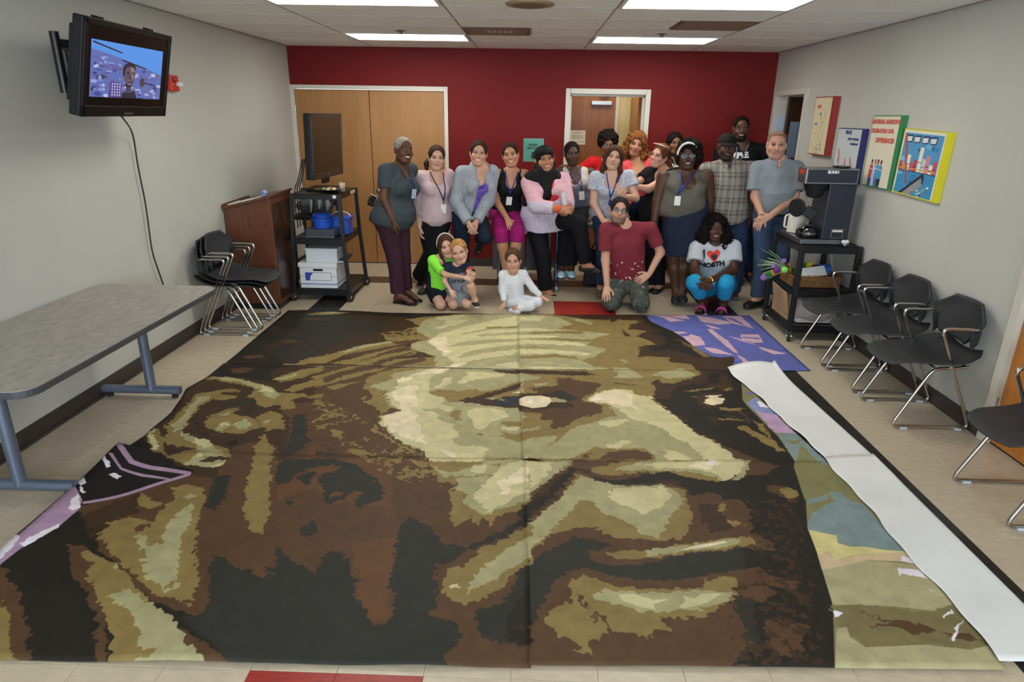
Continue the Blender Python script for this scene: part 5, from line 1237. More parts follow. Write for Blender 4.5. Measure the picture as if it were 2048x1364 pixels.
# ================================================================ people: smooth-blended bodies meshed as one surface
def unit(v): v = np.asarray(v, float); return v/(np.linalg.norm(v)+1e-12)
class SDF:
    def __init__(self): self.ops = []
    def _add(self, fn, lo, hi, k, op): self.ops.append((fn, np.asarray(lo, float), np.asarray(hi, float), k, op)); return self
    def cone(self, a, b, ra, rb, k=.02, cap=False, op='u'):
        a = np.asarray(a, float); b = np.asarray(b, float); d = b-a; L2 = max(d@d, 1e-10); dn = d/math.sqrt(L2); m = max(ra, rb)
        def fn(X):
            q = X-a; t = np.clip(q@d/L2, 0, 1); w = q-t[..., None]*d
            r = np.sqrt((w*w).sum(-1))-(ra+(rb-ra)*t)
            if cap: r = np.maximum(r, (X-b)@dn)
            return r
        return self._add(fn, np.minimum(a, b)-m, np.maximum(a, b)+m, k, op)
    def ell(self, c, r, R=None, k=.02, op='u'):
        c = np.asarray(c, float); r = np.asarray(r, float)*np.ones(3); M = np.eye(3) if R is None else np.asarray(R, float)
        def fn(X):
            q = (X-c)@M.T; k0 = np.sqrt(((q/r)**2).sum(-1)); k1 = np.sqrt(((q/r**2)**2).sum(-1))+1e-9
            return np.where(k0 < 1e-3, -r.min(), k0*(k0-1)/k1)
        e = np.sqrt((M**2).T@(r**2)); return self._add(fn, c-e, c+e, k, op)
    def loft(self, a, b, right, fwd, st, k=.02, t0=None, t1=None, pad=0.0, op='u'):
        """elliptic loft from a to b; st = rows (t, half width, half depth, forward shift)"""
        a = np.asarray(a, float); b = np.asarray(b, float); ax = b-a; L = np.linalg.norm(ax); ax = ax/L
        st = np.asarray(st, float); T = st[:, 0]; wmax = st[:, 1:3].max()+abs(st[:, 3]).max()+pad
        lo_t = T[0] if t0 is None else t0; hi_t = T[-1] if t1 is None else t1
        def fn(X):
            q = X-a; h = q@ax/L; x = q@right; y = q@fwd
            Wd = np.interp(h, T, st[:, 1])+pad; D = np.interp(h, T, st[:, 2])+pad; y = y-np.interp(h, T, st[:, 3])
            k0 = np.sqrt((x/Wd)**2+(y/D)**2); d = (k0-1)*np.minimum(Wd, D)
            return np.maximum(d, np.maximum(lo_t-h, h-hi_t)*L)
        p0 = a+ax*L*lo_t; p1 = a+ax*L*hi_t
        return self._add(fn, np.minimum(p0, p1)-wmax, np.maximum(p0, p1)+wmax, k, op)
    def half(self, p, n, k=.004):
        """removes what lies on the side n of the plane through p"""
        p = np.asarray(p, float); n = unit(n); return self._add(lambda X: -((X-p)@n), [-99]*3, [99]*3, k, 's')
    def mesh(self, h, noise=None, iters=0):
        u = [o for o in self.ops if o[4] == 'u']; m = .03+h
        lo = np.min([o[1] for o in u], 0)-m; hi = np.max([o[2] for o in u], 0)+m
        n = np.ceil((hi-lo)/h).astype(int)+1
        f = np.full(n, .25, np.float32); ax = [lo[i]+h*np.arange(n[i]) for i in range(3)]
        for fn, a, b, k, op in self.ops:
            mm = max(k*1.5, .02)+2*h
            i0 = np.clip(np.floor((a-mm-lo)/h).astype(int), 0, n); i1 = np.clip(np.ceil((b+mm-lo)/h).astype(int)+1, 0, n)
            if (i1 <= i0).any(): continue
            s = tuple(slice(i0[i], i1[i]) for i in range(3))
            X = np.stack(np.meshgrid(*[ax[i][s[i]] for i in range(3)], indexing='ij'), -1)
            d = fn(X).astype(np.float32); g = f[s]
            if op == 'u':
                t = np.clip(.5+.5*(g-d)/k, 0, 1); f[s] = g*(1-t)+d*t-k*t*(1-t)
            else:       # subtract
                t = np.clip(.5-.5*(g+d)/k, 0, 1); f[s] = g*(1-t)-d*t+k*t*(1-t)
        if noise is not None:
            X = np.stack(np.meshgrid(*ax, indexing='ij'), -1); f += noise(X).astype(np.float32)
        return surfnet(f, lo, h)
def surfnet(f, lo, h):
    s = f < 0
    cnt = sum(s[i:s.shape[0]-1+i, j:s.shape[1]-1+j, k:s.shape[2]-1+k].astype(np.int8) for i in (0, 1) for j in (0, 1) for k in (0, 1))
    act = (cnt > 0) & (cnt < 8); I = np.argwhere(act); idx = np.full(act.shape, -1, np.int32); idx[act] = np.arange(len(I))
    C = [(i, j, k) for i in (0, 1) for j in (0, 1) for k in (0, 1)]
    V = {c: f[I[:, 0]+c[0], I[:, 1]+c[1], I[:, 2]+c[2]] for c in C}
    acc = np.zeros((len(I), 3)); num = np.zeros(len(I))
    for c in C:
        for a in range(3):
            if c[a] == 0:
                e = list(c); e[a] = 1; v0 = V[c]; v1 = V[tuple(e)]; x = (v0 < 0) != (v1 < 0); t = np.where(x, v0/(v0-v1+1e-12), 0)
                p = np.zeros((len(I), 3)); p += np.array(c, float); p[:, a] += t; acc[x] += p[x]; num[x] += 1
    verts = (I+acc/np.maximum(num, 1)[:, None])*h+lo
    quads = []
    for a in range(3):
        b, c = (a+1) % 3, (a+2) % 3
        s0 = [slice(1, -1)]*3; s1 = [slice(1, -1)]*3; s0[a] = slice(0, -1); s1[a] = slice(1, None)
        e = s[tuple(s0)] != s[tuple(s1)]; E = np.argwhere(e); E[:, b] += 1; E[:, c] += 1
        neg = s[E[:, 0], E[:, 1], E[:, 2]]
        def g(db, dc):
            q = E.copy(); q[:, b] += db; q[:, c] += dc; return idx[q[:, 0], q[:, 1], q[:, 2]]
        Q = np.stack([g(-1, -1), g(0, -1), g(0, 0), g(-1, 0)], 1); Q[~neg] = Q[~neg][:, ::-1]; quads.append(Q)
    return verts, np.concatenate(quads)
def join(parts):
    vs, fs, n = [], [], 0
    for v, f in parts: vs.append(v); fs.append(f+n); n += len(v)
    return np.concatenate(vs), np.concatenate(fs)
def np_mesh(name, v, f, m, parent, off, colors=None):
    me = bpy.data.meshes.new(name); v = np.asarray(v, np.float32)-np.asarray(off, np.float32)
    me.vertices.add(len(v)); me.vertices.foreach_set('co', v.ravel()); k = f.shape[1]
    me.loops.add(f.size); me.loops.foreach_set('vertex_index', f.astype(np.int32).ravel())
    me.polygons.add(len(f)); me.polygons.foreach_set('loop_start', (np.arange(len(f))*k).astype(np.int32))
    me.update(calc_edges=True)
    if colors is not None:
        at = me.color_attributes.new('col', 'FLOAT_COLOR', 'POINT'); c = np.ones((len(v), 4), np.float32); c[:, :3] = lin(colors); at.data.foreach_set('color', c.ravel())
    return link(name, me, m, parent, smooth=True)
# ---- anatomy
TORSO = {'f': [(-.10, .10, .085, -.01), (.0, .172, .118, -.015), (.12, .178, .122, -.015), (.28, .155, .108, 0), (.44, .136, .098, .005), (.60, .146, .104, .01), (.74, .155, .105, .008), (.88, .135, .082, -.005), (.96, .085, .062, -.008), (1.02, .055, .052, -.005)],
         'm': [(-.10, .10, .085, -.005), (.0, .160, .112, -.01), (.12, .162, .115, -.005), (.30, .158, .112, .008), (.46, .158, .112, .012), (.62, .168, .115, .008), (.76, .178, .115, .0), (.88, .155, .092, -.008), (.96, .09, .066, -.008), (1.02, .06, .056, -.005)]}
SKIN = {'deep': (78,50,37), 'dark': (90,58,42), 'brown': (126,82,56), 'tan': (176,124,92), 'olive': (186,134,102), 'light': (198,150,126), 'pink': (202,152,132), 'fair': (204,160,138)}
M_skin = mat('skin', rough=.48, vc='col', spec=.35)
M_eye = mat('eye', rough=.2, vc='col')
def noise3(sc, seed=0):
    r = np.random.default_rng(seed); D = r.normal(size=(7, 3)); D /= np.linalg.norm(D, axis=1)[:, None]; ph = r.random(7)*6.28; fr = sc*(.6+r.random(7)*1.1)
    return lambda X: sum(np.sin((X@D[i])*fr[i]+ph[i]) for i in range(7))/7.0
def rot_head(yaw, pitch, roll):
    """rows: right, forward, up of a head; 0,0,0 looks straight at the room's front"""
    y, p, r = [math.radians(a) for a in (yaw, pitch, roll)]
    f = np.array([math.sin(y)*math.cos(p), -math.cos(y)*math.cos(p), math.sin(p)]); rt = np.array([math.cos(y), math.sin(y), 0]); up = np.cross(f, rt)
    if up[2] < 0: up = -up
    r2 = rt*math.cos(r)-up*math.sin(r)*1.0; u2 = up*math.cos(r)+rt*math.sin(r)
    return np.array([r2, f, u2])
def head_mesh(c, R, s, sp):
    """c = middle of the head, R rows right/fwd/up, s = scale"""
    w = sp.get('fw', 1.0); L = lambda x, y, z: c+s*(x*w*R[0]+y*R[1]+z*R[2]); g = SDF(); soft = sp.get('sex', 'f') == 'f' or s < 1.0; jw = .86 if soft else 1.0
    g.ell(L(0, -.012, .034), (.076*s*w, .094*s, .082*s), R, .02*s)
    g.ell(L(0, .022, -.036), (.060*s*w, .066*s, .076*s), R, .03*s)
    g.ell(L(0, .062, -.094), (.026*s*w, .022*s, .018*s), R, .03*s)
    for q in (-1, 1):
        g.cone(L(.057*q*jw, .005, -.055+.006*soft), L(.028*q*jw, .055, -.094), .020*s, .018*s*jw, .03*s)
        g.ell(L(.040*q, .060, -.028), (.024*s, .022*s, .020*s), R, .025*s)
        g.ell(L(.031*q, .104, .006), (.017*s, .020*s, .010*s), R, .014*s, op='s')
        g.ell(L(.031*q, .073, .006), (.0135*s,)*3, R, .002*s)
        g.ell(L(.077*q, -.008, -.008), (.009*s, .018*s, .030*s), R, .006*s)
        g.ell(L(.013*q, .098, -.030), (.009*s, .010*s, .008*s), R, .006*s)
    g.cone(L(-.032, .080-.004*soft, .026), L(.032, .080-.004*soft, .026), .010*s, .010*s, .02*s)
    nb = sp.get('nose', 1.0)*(.86 if soft else 1.0)
    g.cone(L(0, .086, .014), L(0, .106*nb**.3, -.024), .008*s*nb, .012*s*nb, .010*s)
    mz = -.060; sm = sp.get('smile', .5)
    g.cone(L(-.020, .083, mz+.006+.004*sm), L(.020, .083, mz+.006+.004*sm), .0075*s, .0075*s, .008*s)
    g.cone(L(-.016, .082, mz-.008), L(.016, .082, mz-.008), .0085*s, .0085*s, .008*s)
    nk = sp['_neck']; nr = sp.get('neckr', .054)*s
    g.cone(L(0, -.022, -.055), nk-np.array([0, 0, .03]), nr*.95, nr*1.08, .03*s)
    v, f = g.mesh(.0036 if s > .8 else .0034)
    q = (v-c)@R.T/s; x, y, z = q[:, 0]/w, q[:, 1], q[:, 2]; skin = np.array(SKIN[sp['skin']], float)
    dark = skin.sum() < 330
    col = np.tile(skin, (len(v), 1)); n3 = noise3(40, 3)(q)[:, None]; col *= 1+.03*n3
    bl = np.exp(-(((np.abs(x)-.042)/.02)**2+((z+.03)/.02)**2))*(y > .03); col = col*(1-bl[:, None]*.16)+bl[:, None]*.16*np.array([200, 90, 80] if not dark else [130, 60, 40])
    front = y > .045
    def paint(mask, c_, a=1.0): col[mask] = col[mask]*(1-a)+np.array(c_, float)*a
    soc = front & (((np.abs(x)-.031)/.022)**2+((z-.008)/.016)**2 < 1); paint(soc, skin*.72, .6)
    brow = front & (np.abs(x) > .012) & (np.abs(x) < .047) & (np.abs(z-(.0275+.10*(np.abs(x)-.012)*(1-(np.abs(x)-.012)/.05))) < (.0030 if soft else .0042)); paint(brow, sp.get('brow', (40,28,22)), .75)
    ey = front & (((np.abs(x)-.031)/.0125)**2+((z-.006)/.0050)**2 < 1); paint(ey, (188,180,172))
    paint(ey & (((np.abs(x)-.031)/.0066)**2+((z-.006)/.007)**2 < 1), sp.get('iris', (40,26,20)))
    lash = front & (np.abs(np.abs(x)-.031) < .0155) & (np.abs(z-(.0128-.0045*((np.abs(x)-.031)/.0155)**2)) < .0022); paint(lash, (28,20,18), .85)
    mw = .026*sp.get('mouthw', 1.0)*(1+.18*sm); zc = mz+.010*sm*(x/.03)**2
    lipc = sp.get('lip', tuple(skin*np.array([.86, .60, .60])) if not dark else tuple(skin*np.array([1.05, .80, .78])))
    def soft_paint(dist, c_, a, e):
        nonlocal col
        wgt = (np.clip(dist/e, 0, 1)*a*front)[:, None]; col = col*(1-wgt)+np.array(c_, float)*wgt
    soft_paint(.0125*(1-.75*np.minimum(1, (x/mw)**2))-np.abs(z-zc)-9*(np.abs(x) > mw), lipc, .85, .004)
    if sp.get('teeth', 0): soft_paint(.0074*sp['teeth']*(1-.75*np.minimum(1, (x/mw/.85)**2))-np.abs(z-zc-.0005)-9*(np.abs(x) > mw*.85), (214,206,196), 1.0, .0042)
    else: paint(front & (np.abs(x) < mw*.95) & (np.abs(z-zc) < .0018), skin*.35, .8)
    paint(front & (((np.abs(x)-.007)/.004)**2+((z+.037)/.003)**2 < 1), skin*.4, .8)
    if 'beard' in sp:
        bc, ba = sp['beard']
        b = (y > -.01) & (z < -.035) & (z > -.125) & ~((np.abs(z-zc) < .009) & (np.abs(x) < mw)) & (z < -.036-.35*np.maximum(0, .05-np.abs(x))*0) & ~((np.abs(x) < .05) & (z > -.042) & (np.abs(x) > .024))
        b &= (z < -.055) | (np.abs(x) > .052) | ((np.abs(x) < .028) & (z < -.042))
        fall = np.clip((-.040-z)/.03, 0, 1)[:, None]; fb = np.where(b[:, None], fall*ba, 0); col = col*(1-fb)+np.array(bc, float)*fb
    if sp.get('stubble'): paint((y > .0) & (z < -.04) & (z > -.12), skin*.7, .3)
    return (v, f), col, L
def hair_mesh(c, R, s, hair, w=1.0):
    L = lambda x, y, z: c+s*(x*w*R[0]+y*R[1]+z*R[2]); st = hair['style']; g = SDF(); t = hair.get('t', .012); E = lambda p, r, k=.02, op='u': g.ell(L(*p), np.array(r)*s*np.array([w, 1, 1]), R, k*s, op)
    noise = None; hv = .0066
    nz = lambda sc, a, seed=1: (lambda X: a*noise3(sc, seed)(X))
    if st in ('short', 'buzz'):
        E((0, -.014, .036), (.076+t, .094+t, .082+t)); 
        g.ell(L(0, .094, -.030), np.array([.072*w, .098, .118])*s, R, .006*s, 's'); g.ell(L(0, -.02, -.10), np.array([.2, .2, .085])*s, R, .01*s, 's')
        noise = nz(240, .006 if st == 'short' else .0015)
    elif st == 'afro':
        a = hair.get('size', .05); dx = hair.get('dx', 0); E((dx, -.025, .050), (.078+a, .09+a, .080+a))
        if hair.get('low'): E((dx, -.03, -.02), (.09+a, .075+a*.6, .09))
        g.ell(L(0, .120, -.045), np.array([.076*w, .122, .118])*s, R, .01*s, 's'); n_a, n_b = nz(190, hair.get('rough', .011)*1.6), nz(90, .012, 4); noise = lambda X: n_a(X)+n_b(X); hv = .0058
    elif st in ('long', 'curly'):
        E((0, -.014, .036), (.078+t, .096+t, .084+t))
        ln = hair.get('len', .24); sp = hair.get('spread', .0); r = hair.get('r', .03)
        for q in (-1, 1):
            g.cone(L(.074*q, -.005, .03), L((.078+sp)*q, .012, -ln*.55), (r*.85)*s, r*s, .03*s); g.cone(L((.078+sp)*q, .012, -ln*.55), L((.074+sp*.7)*q, .03, -ln), r*s, r*.55*s, .03*s)
            g.cone(L(.045*q, -.06, .0), L((.05+sp)*q, -.05, -ln), .04*s, .03*s, .03*s)
        g.cone(L(0, -.07, 0), L(0, -.06, -ln*.9), .045*s, .03*s, .03*s)
        g.ell(L(0, .104, -.045), np.array([.064*w, .10, .122])*s, R, .008*s, 's')
        noise = (lambda X: nz(170, .022)(X)+nz(75, .016, 5)(X)) if st == 'curly' else (lambda X: .0026*np.sin(((X-c)@R[0])*420/s+2*noise3(30, 9)(X)))
        if st == 'curly': hv = .006
    elif st in ('tied', 'bun', 'pony'):
        E((0, -.014, .036), (.077+t, .095+t, .083+t)); g.ell(L(0, .102, -.032), np.array([.071*w, .102, .116])*s, R, .006*s, 's'); g.ell(L(0, .03, -.12), np.array([.2, .12, .09])*s, R, .01*s, 's')
        if st == 'bun': g.ell(L(0, -.09, hair.get('bz', .09)), (.035*s,)*3, R, .01*s)
        if st == 'pony':
            q = hair.get('side', 1); g.cone(L(.05*q, -.085, 0), L(.085*q, -.075, -.07), .022*s, .026*s, .02*s); g.cone(L(.085*q, -.075, -.07), L(.08*q, -.07, -.16), .026*s, .010*s, .02*s)
        noise = (lambda X: .0018*np.sin(((X-c)@R[0])*380/s+2*noise3(30, 9)(X)))
    return g.mesh(hv, noise)
def hand_sdf(g, w, d, n, side, s, curl=.35, spread=.12, thumb=.5):
    """w wrist, d towards the finger tips, n palm normal (fingers close towards n); side = +1 thumb along +cross(d, n)"""
    d = unit(d); n = unit(n-d*np.dot(n, d)); t = np.cross(d, n)*side
    K = w+d*.085*s
    for o_, r in ((-.028, .013), (-.010, .0145), (.010, .0145), (.027, .014)): g.cone(w+t*o_*.45*s+d*.01*s, K+t*o_*s, .018*s, r*s, .012*s)
    for i, (o_, ln) in enumerate(((-.031, .058), (-.011, .074), (.010, .080), (.030, .072))):
        a = curl*(1+.12*(1.5-i)); base = K+t*o_*s; dd = unit(d+t*spread*(i-1.5)*.4); p = base; ang = a*.55
        for frac, r0, r1 in ((.45, .0092, .0086), (.30, .0086, .0080), (.25, .0080, .0068)):
            v = dd*math.cos(ang)+n*math.sin(ang); e = p+v*ln*frac*s; g.cone(p, e, r0*s, r1*s, .003*s); p = e; ang += a
    b = w+d*.022*s+t*.022*s; v = unit(d*.62+t*.72+n*.25*thumb); e = b+v*.042*s; g.cone(b, e, .0135*s, .0105*s, .006*s)
    v2 = unit(d*.86+t*.30+n*.4*thumb); e2 = e+v2*.030*s; g.cone(e, e2, .0105*s, .0095*s, .003*s); g.cone(e2, e2+unit(v2+n*.3*thumb)*.020*s, .0092*s, .0072*s, .003*s)
PEOPLE = []
def person(label, Y, sp, place=None):
    """joints are given as photo pixels plus a depth step from Y and turned into room points"""
    J = lambda q: P(q[0], q[1], Y=Y+(q[2] if len(q) > 2 else 0)) if not isinstance(q, np.ndarray) else q
    s = sp.get('s', 1.0); fat = sp.get('fat', 1.0); j = {k: J(v) for k, v in sp['j'].items()}
    neck, pel, shL, shR = j['neck'], j['pel'], j['shL'], j['shR']
    base = np.array([pel[0], pel[1], 0.0]); root = thing('person', label, 'person', base); root['group'] = 'people posing for the group picture'; O = base
    up = unit(neck-pel); rt = unit((shR-shL)-up*np.dot(shR-shL, up)); fw = np.cross(rt, up)
    for q, sg in (('shL', -1), ('shR', 1)): j[q] = j[q]+rt*sg*.018*s+np.array([0, 0, .014*s])
    shL, shR = j['shL'], j['shR']
    if 'hipx' in sp: hr = unit(np.array(sp['hipx'], float))
    else: hr = rt
    hf = np.cross(hr, np.array([0, 0, 1.0])); hf = unit(hf)
    hw = sp.get('hipw', .085)*s*fat**.5; hipL = j.get('hipL', pel-hr*hw); hipR = j.get('hipR', pel+hr*hw)
    st = np.array(TORSO[sp.get('sex', 'f')]); bw = sp.get('bw', 1.0)*s*fat; bd = sp.get('bd', 1.0)*s*fat
    st[:, 1] *= bw; st[:, 2] *= bd; st[:, 3] *= s
    for k_, wv, dv, yv in sp.get('st', []):           # changes at single stations
        i = int(np.argmin(np.abs(st[:, 0]-k_))); st[i, 1] *= wv; st[i, 2] *= dv; st[i, 3] += yv*s
    bust = sp.get('bust', 1.0 if sp.get('sex', 'f') == 'f' and s > .8 else 0)
    TL = np.linalg.norm(neck-pel)
    def torso(g, pad, t0, t1, k=.025, chest=True):
        g.loft(pel, neck, rt, fw, st, k, t0, t1, pad)
        if bust and chest:
            for q in (-1, 1): g.ell(pel+up*TL*sp.get('bustz', .67)+rt*q*.070*bw+fw*(.072*bd+.012), (np.array([.062, .058, .062])*bust*s+pad), np.array([rt, fw, up]), .03)
    def armseg(g, side, pad, f0=0.0, f1=1.0, cap=False, flare=1.0, k=.02):
        a, e, w = j['sh'+side], j.get('el'+side), j.get('wr'+side)
        if e is None: return
        ra, re, rw = [r*s*sp.get('arm', fat**.6) for r in (.053, .041, .028)]
        f1a = min(f1, 1.0)
        b = a+(e-a)*f1a; rb = ra+(re-ra)*f1a
        g.cone(a, b, ra+pad, rb*flare+pad, k, cap and f1 <= 1.0)
        if f1 > 1.0:
            q = f1-1; m_ = e+(w-e)*q; g.cone(e, m_, re+pad, (re+(rw-re)*q)*flare+pad, k, cap)
    def leg(g, side, pad, f1=2.0, cap=False, flare=1.0, k=.03):
        h_, n_, a_ = (hipL if side == 'L' else hipR), j.get('kn'+side), j.get('an'+side)
        if n_ is None: return
        lg = sp.get('leg', fat**.7); rh, rk, rc, ra = [r*s*lg for r in (.088, .058, .054, .036)]
        if f1 <= 1: g.cone(h_, h_+(n_-h_)*f1, rh+pad, (rh+(rk-rh)*f1)*flare+pad, k, cap); return
        g.cone(h_, n_, rh+pad, rk+pad, k); f = f1-1
        c_ = n_+(a_-n_)*.32
        if flare > 1 or f < .32: g.cone(n_, n_+(a_-n_)*f, rk+pad, (rk+(ra-rk)*f)*flare+pad, k, cap)
        else: g.cone(n_, c_, rk*.95+pad, rc+pad, k); g.cone(c_, n_+(a_-n_)*f, rc+pad, (rc+(ra-rc)*max(0, (f-.32)/.68))+pad, k, cap)
    # body: torso, arms, legs, feet
    g = SDF(); torso(g, -.004, -.05, 1.02); g.cone(shL, shR, .046*s, .046*s, .05)
    for q in 'LR':
        g.cone(neck-up*.012, j['sh'+q], .046*s, .044*s, .04)
        armseg(g, q, 0, 0, 2.0); leg(g, q, 0, 2.0)
    for q in 'LR':
        a_ = j.get('an'+q)
        if a_ is None: continue
        td = unit(J(sp['toe'+q])-a_) if 'toe'+q in sp else unit(np.array([0, -1, -.35]))
        sp['_td'+q] = td
        if sp.get('feet', 'shoe') != 'none':
            hd = unit(np.array([td[0], td[1], td[2] if abs(td[2]) > .5 else 0])); dn = np.array([0, 0, -1.0]) if abs(td[2]) <= .5 else unit(np.cross(np.cross(td, [0, 0, 1]), td))*-1
            sp['_f'+q] = (hd, dn)
            b0 = a_+dn*.045*s-hd*.03*s; b1 = a_+dn*.055*s+hd*.13*s
            g.cone(a_, b0, .036*s, .032*s, .03); g.cone(a_+hd*.02, b1, .034*s, .026*s, .03); g.cone(b1, b1+hd*.04*s, .028*s, .016*s, .02)
    nr_ = sp.setdefault('neckr', (.049 if sp.get('sex', 'f') == 'f' or s < .8 else .058)*max(1, fat)**.5)
    g.cone(neck-up*.03, neck+up*.04*s, nr_*s*1.05, nr_*s*.98, .03)
    parts = [g.mesh(.014 if s > .8 else .0105)]
    nb = len(parts[0][0])
    sp['_neck'] = neck
    Rh = rot_head(*sp.get('face', (0, 0, 0))); hc = j['head']; hs = sp.get('hs', 1.0)*1.06
    hm, hcol, LH = head_mesh(hc, Rh, hs, sp); parts.append(hm)
    cols = [np.tile(np.array(SKIN[sp['skin']], float), (nb, 1)), hcol]
    for q, side in (('L', 1), ('R', -1)):
        if 'ha'+q in sp and 'wr'+q in j:
            hsp = sp['ha'+q]; wv = j['wr'+q]; tip = J(hsp[0]); gh = SDF(); d = unit(tip-wv)
            hand_sdf(gh, wv, d, np.array(hsp[1], float), hsp[2], s*sp.get('hand', 1.0)*(1.0 if sp.get('sex', 'f') == 'm' else .94), **(hsp[3] if len(hsp) > 3 else {}))
            pm = gh.mesh(.0043); parts.append(pm); cols.append(np.tile(np.array(SKIN[sp['skin']], float)*1.03, (len(pm[0]), 1)))
    v, f = join(parts); np_mesh('body', v, f, M_skin, root, O, np.concatenate(cols))
    # clothes
    body_part = parts[0]
    ctx = dict(j=j, pel=pel, neck=neck, up=up, rt=rt, fw=fw, TL=TL, s=s, root=root, O=O, torso=torso, armseg=armseg, leg=leg, st=st, hr=hr, hf=hf, hipL=hipL, hipR=hipR, hc=hc, Rh=Rh, hs=hs, LH=LH, sp=sp, J=J, bvh={'body': body_part})
    for cl in sp['wear']: cl(ctx)
    hair = sp.get('hair')
    if hair:
        hv, hf_ = hair_mesh(hc, Rh, hs, hair, sp.get('fw', 1.0)); np_mesh('hair', hv, hf_, mat('hair_%d_%d_%d' % hair['col'], hair['col'], .75, spec=.12, var=.3, vscale=40, bump=.3, bscale=140), root, O)
    ctx['bvh'].clear(); PEOPLE.append(ctx); return ctx
def surface(ctx, name, g, m, h=.0105, wr=.004, noise=True, seed=2):
    nf = noise3(34, seed); n2 = noise3(80, seed+5)
    v, f = g.mesh(h*(.8 if ctx['s'] < .8 else 1), (lambda X: wr*nf(X*[1, 1, .55])+wr*.4*n2(X)) if noise else None)
    o = np_mesh(name, v, f, m, ctx['root'], ctx['O']); ctx['bvh'][name] = (v, f); return o
def top(name, m, hem=-.02, sleeve=.45, neckw=.075, drop=.05, pad=.013, flare=1.12, hemflare=0, sl_cap=True, straps=False, extra=None, vneck=False, h=.0105, wr=.004, neckdx=0):
    def f(c):
        s = c['s']; g = SDF(); st = c['st'].copy()
        p2 = pad*s if s < .8 else pad
        if hemflare:
            i = st[:, 0] < .5; st[i, 1] += hemflare*(.5-st[i, 0])*s; st[i, 2] += hemflare*(.5-st[i, 0])*s
            g.loft(c['pel'], c['neck'], c['rt'], c['fw'], st, .025, hem, .99, p2)
        c['torso'](g, p2, hem, .99)
        if extra: extra(c, g)
        if not straps: g.cone(c['j']['shL'], c['j']['shR'], (.050)*s+p2*.6, .050*s+p2*.6, .04)
        for q in 'LR':
            g.cone(c['neck']-c['up']*.013, c['j']['sh'+q], .046*s+p2*.7, .045*s+p2*.7, .04)
            sl = sleeve if not isinstance(sleeve, dict) else sleeve[q]
            if sl: c['armseg'](g, q, p2, 0, sl, True, flare)
        U, F, R, nk = c['up'], c['fw'], c['rt'], c['neck']
        if straps:
            for q, sg in (('L', -1), ('R', 1)): g.cone(c['j']['sh'+q]+R*sg*.046*s+U*.10*s, c['j']['sh'+q]+R*sg*.036*s-U*.06*s, .082*s, .074*s, .01, op='s')
        if vneck: g.cone(nk+U*.05*s+F*.02*s, nk-U*drop+F*.13*s, neckw*s, .012*s, .01, op='s')
        else:
            g.ell(nk+U*.02*s+F*.015*s+R*neckdx, (neckw*s, (neckw*.95)*s, .055*s), np.array([R, F, U]), .01, 's')
            if drop > .045: g.ell(nk-U*(drop*.4)+F*.12*s+R*neckdx, (neckw*.82*s, .10*s, (drop*.75+.02)*s), np.array([R, F, U]), .012, 's')
        surface(c, name, g, m, h=h, wr=wr)
    return f
def trousers(m, f1=1.97, waist=.30, pad=.014, flare=1.35, name='trousers', legs='LR', h=.012, wr=.005, rise=-.08):
    def f(c):
        s = c['s']; g = SDF(); c['torso'](g, pad*s**.5, rise, waist, chest=False)
        g.ell(c['pel']-c['hf']*.02*s, (.165*s*c['sp'].get('fat', 1), .125*s*c['sp'].get('fat', 1), .10*s), np.array([c['hr'], c['hf'], [0, 0, 1]]), .03)
        for q in legs: c['leg'](g, q, pad*s**.5, f1, True, flare)
        surface(c, name, g, m, h=h, wr=wr, seed=7)
    return f
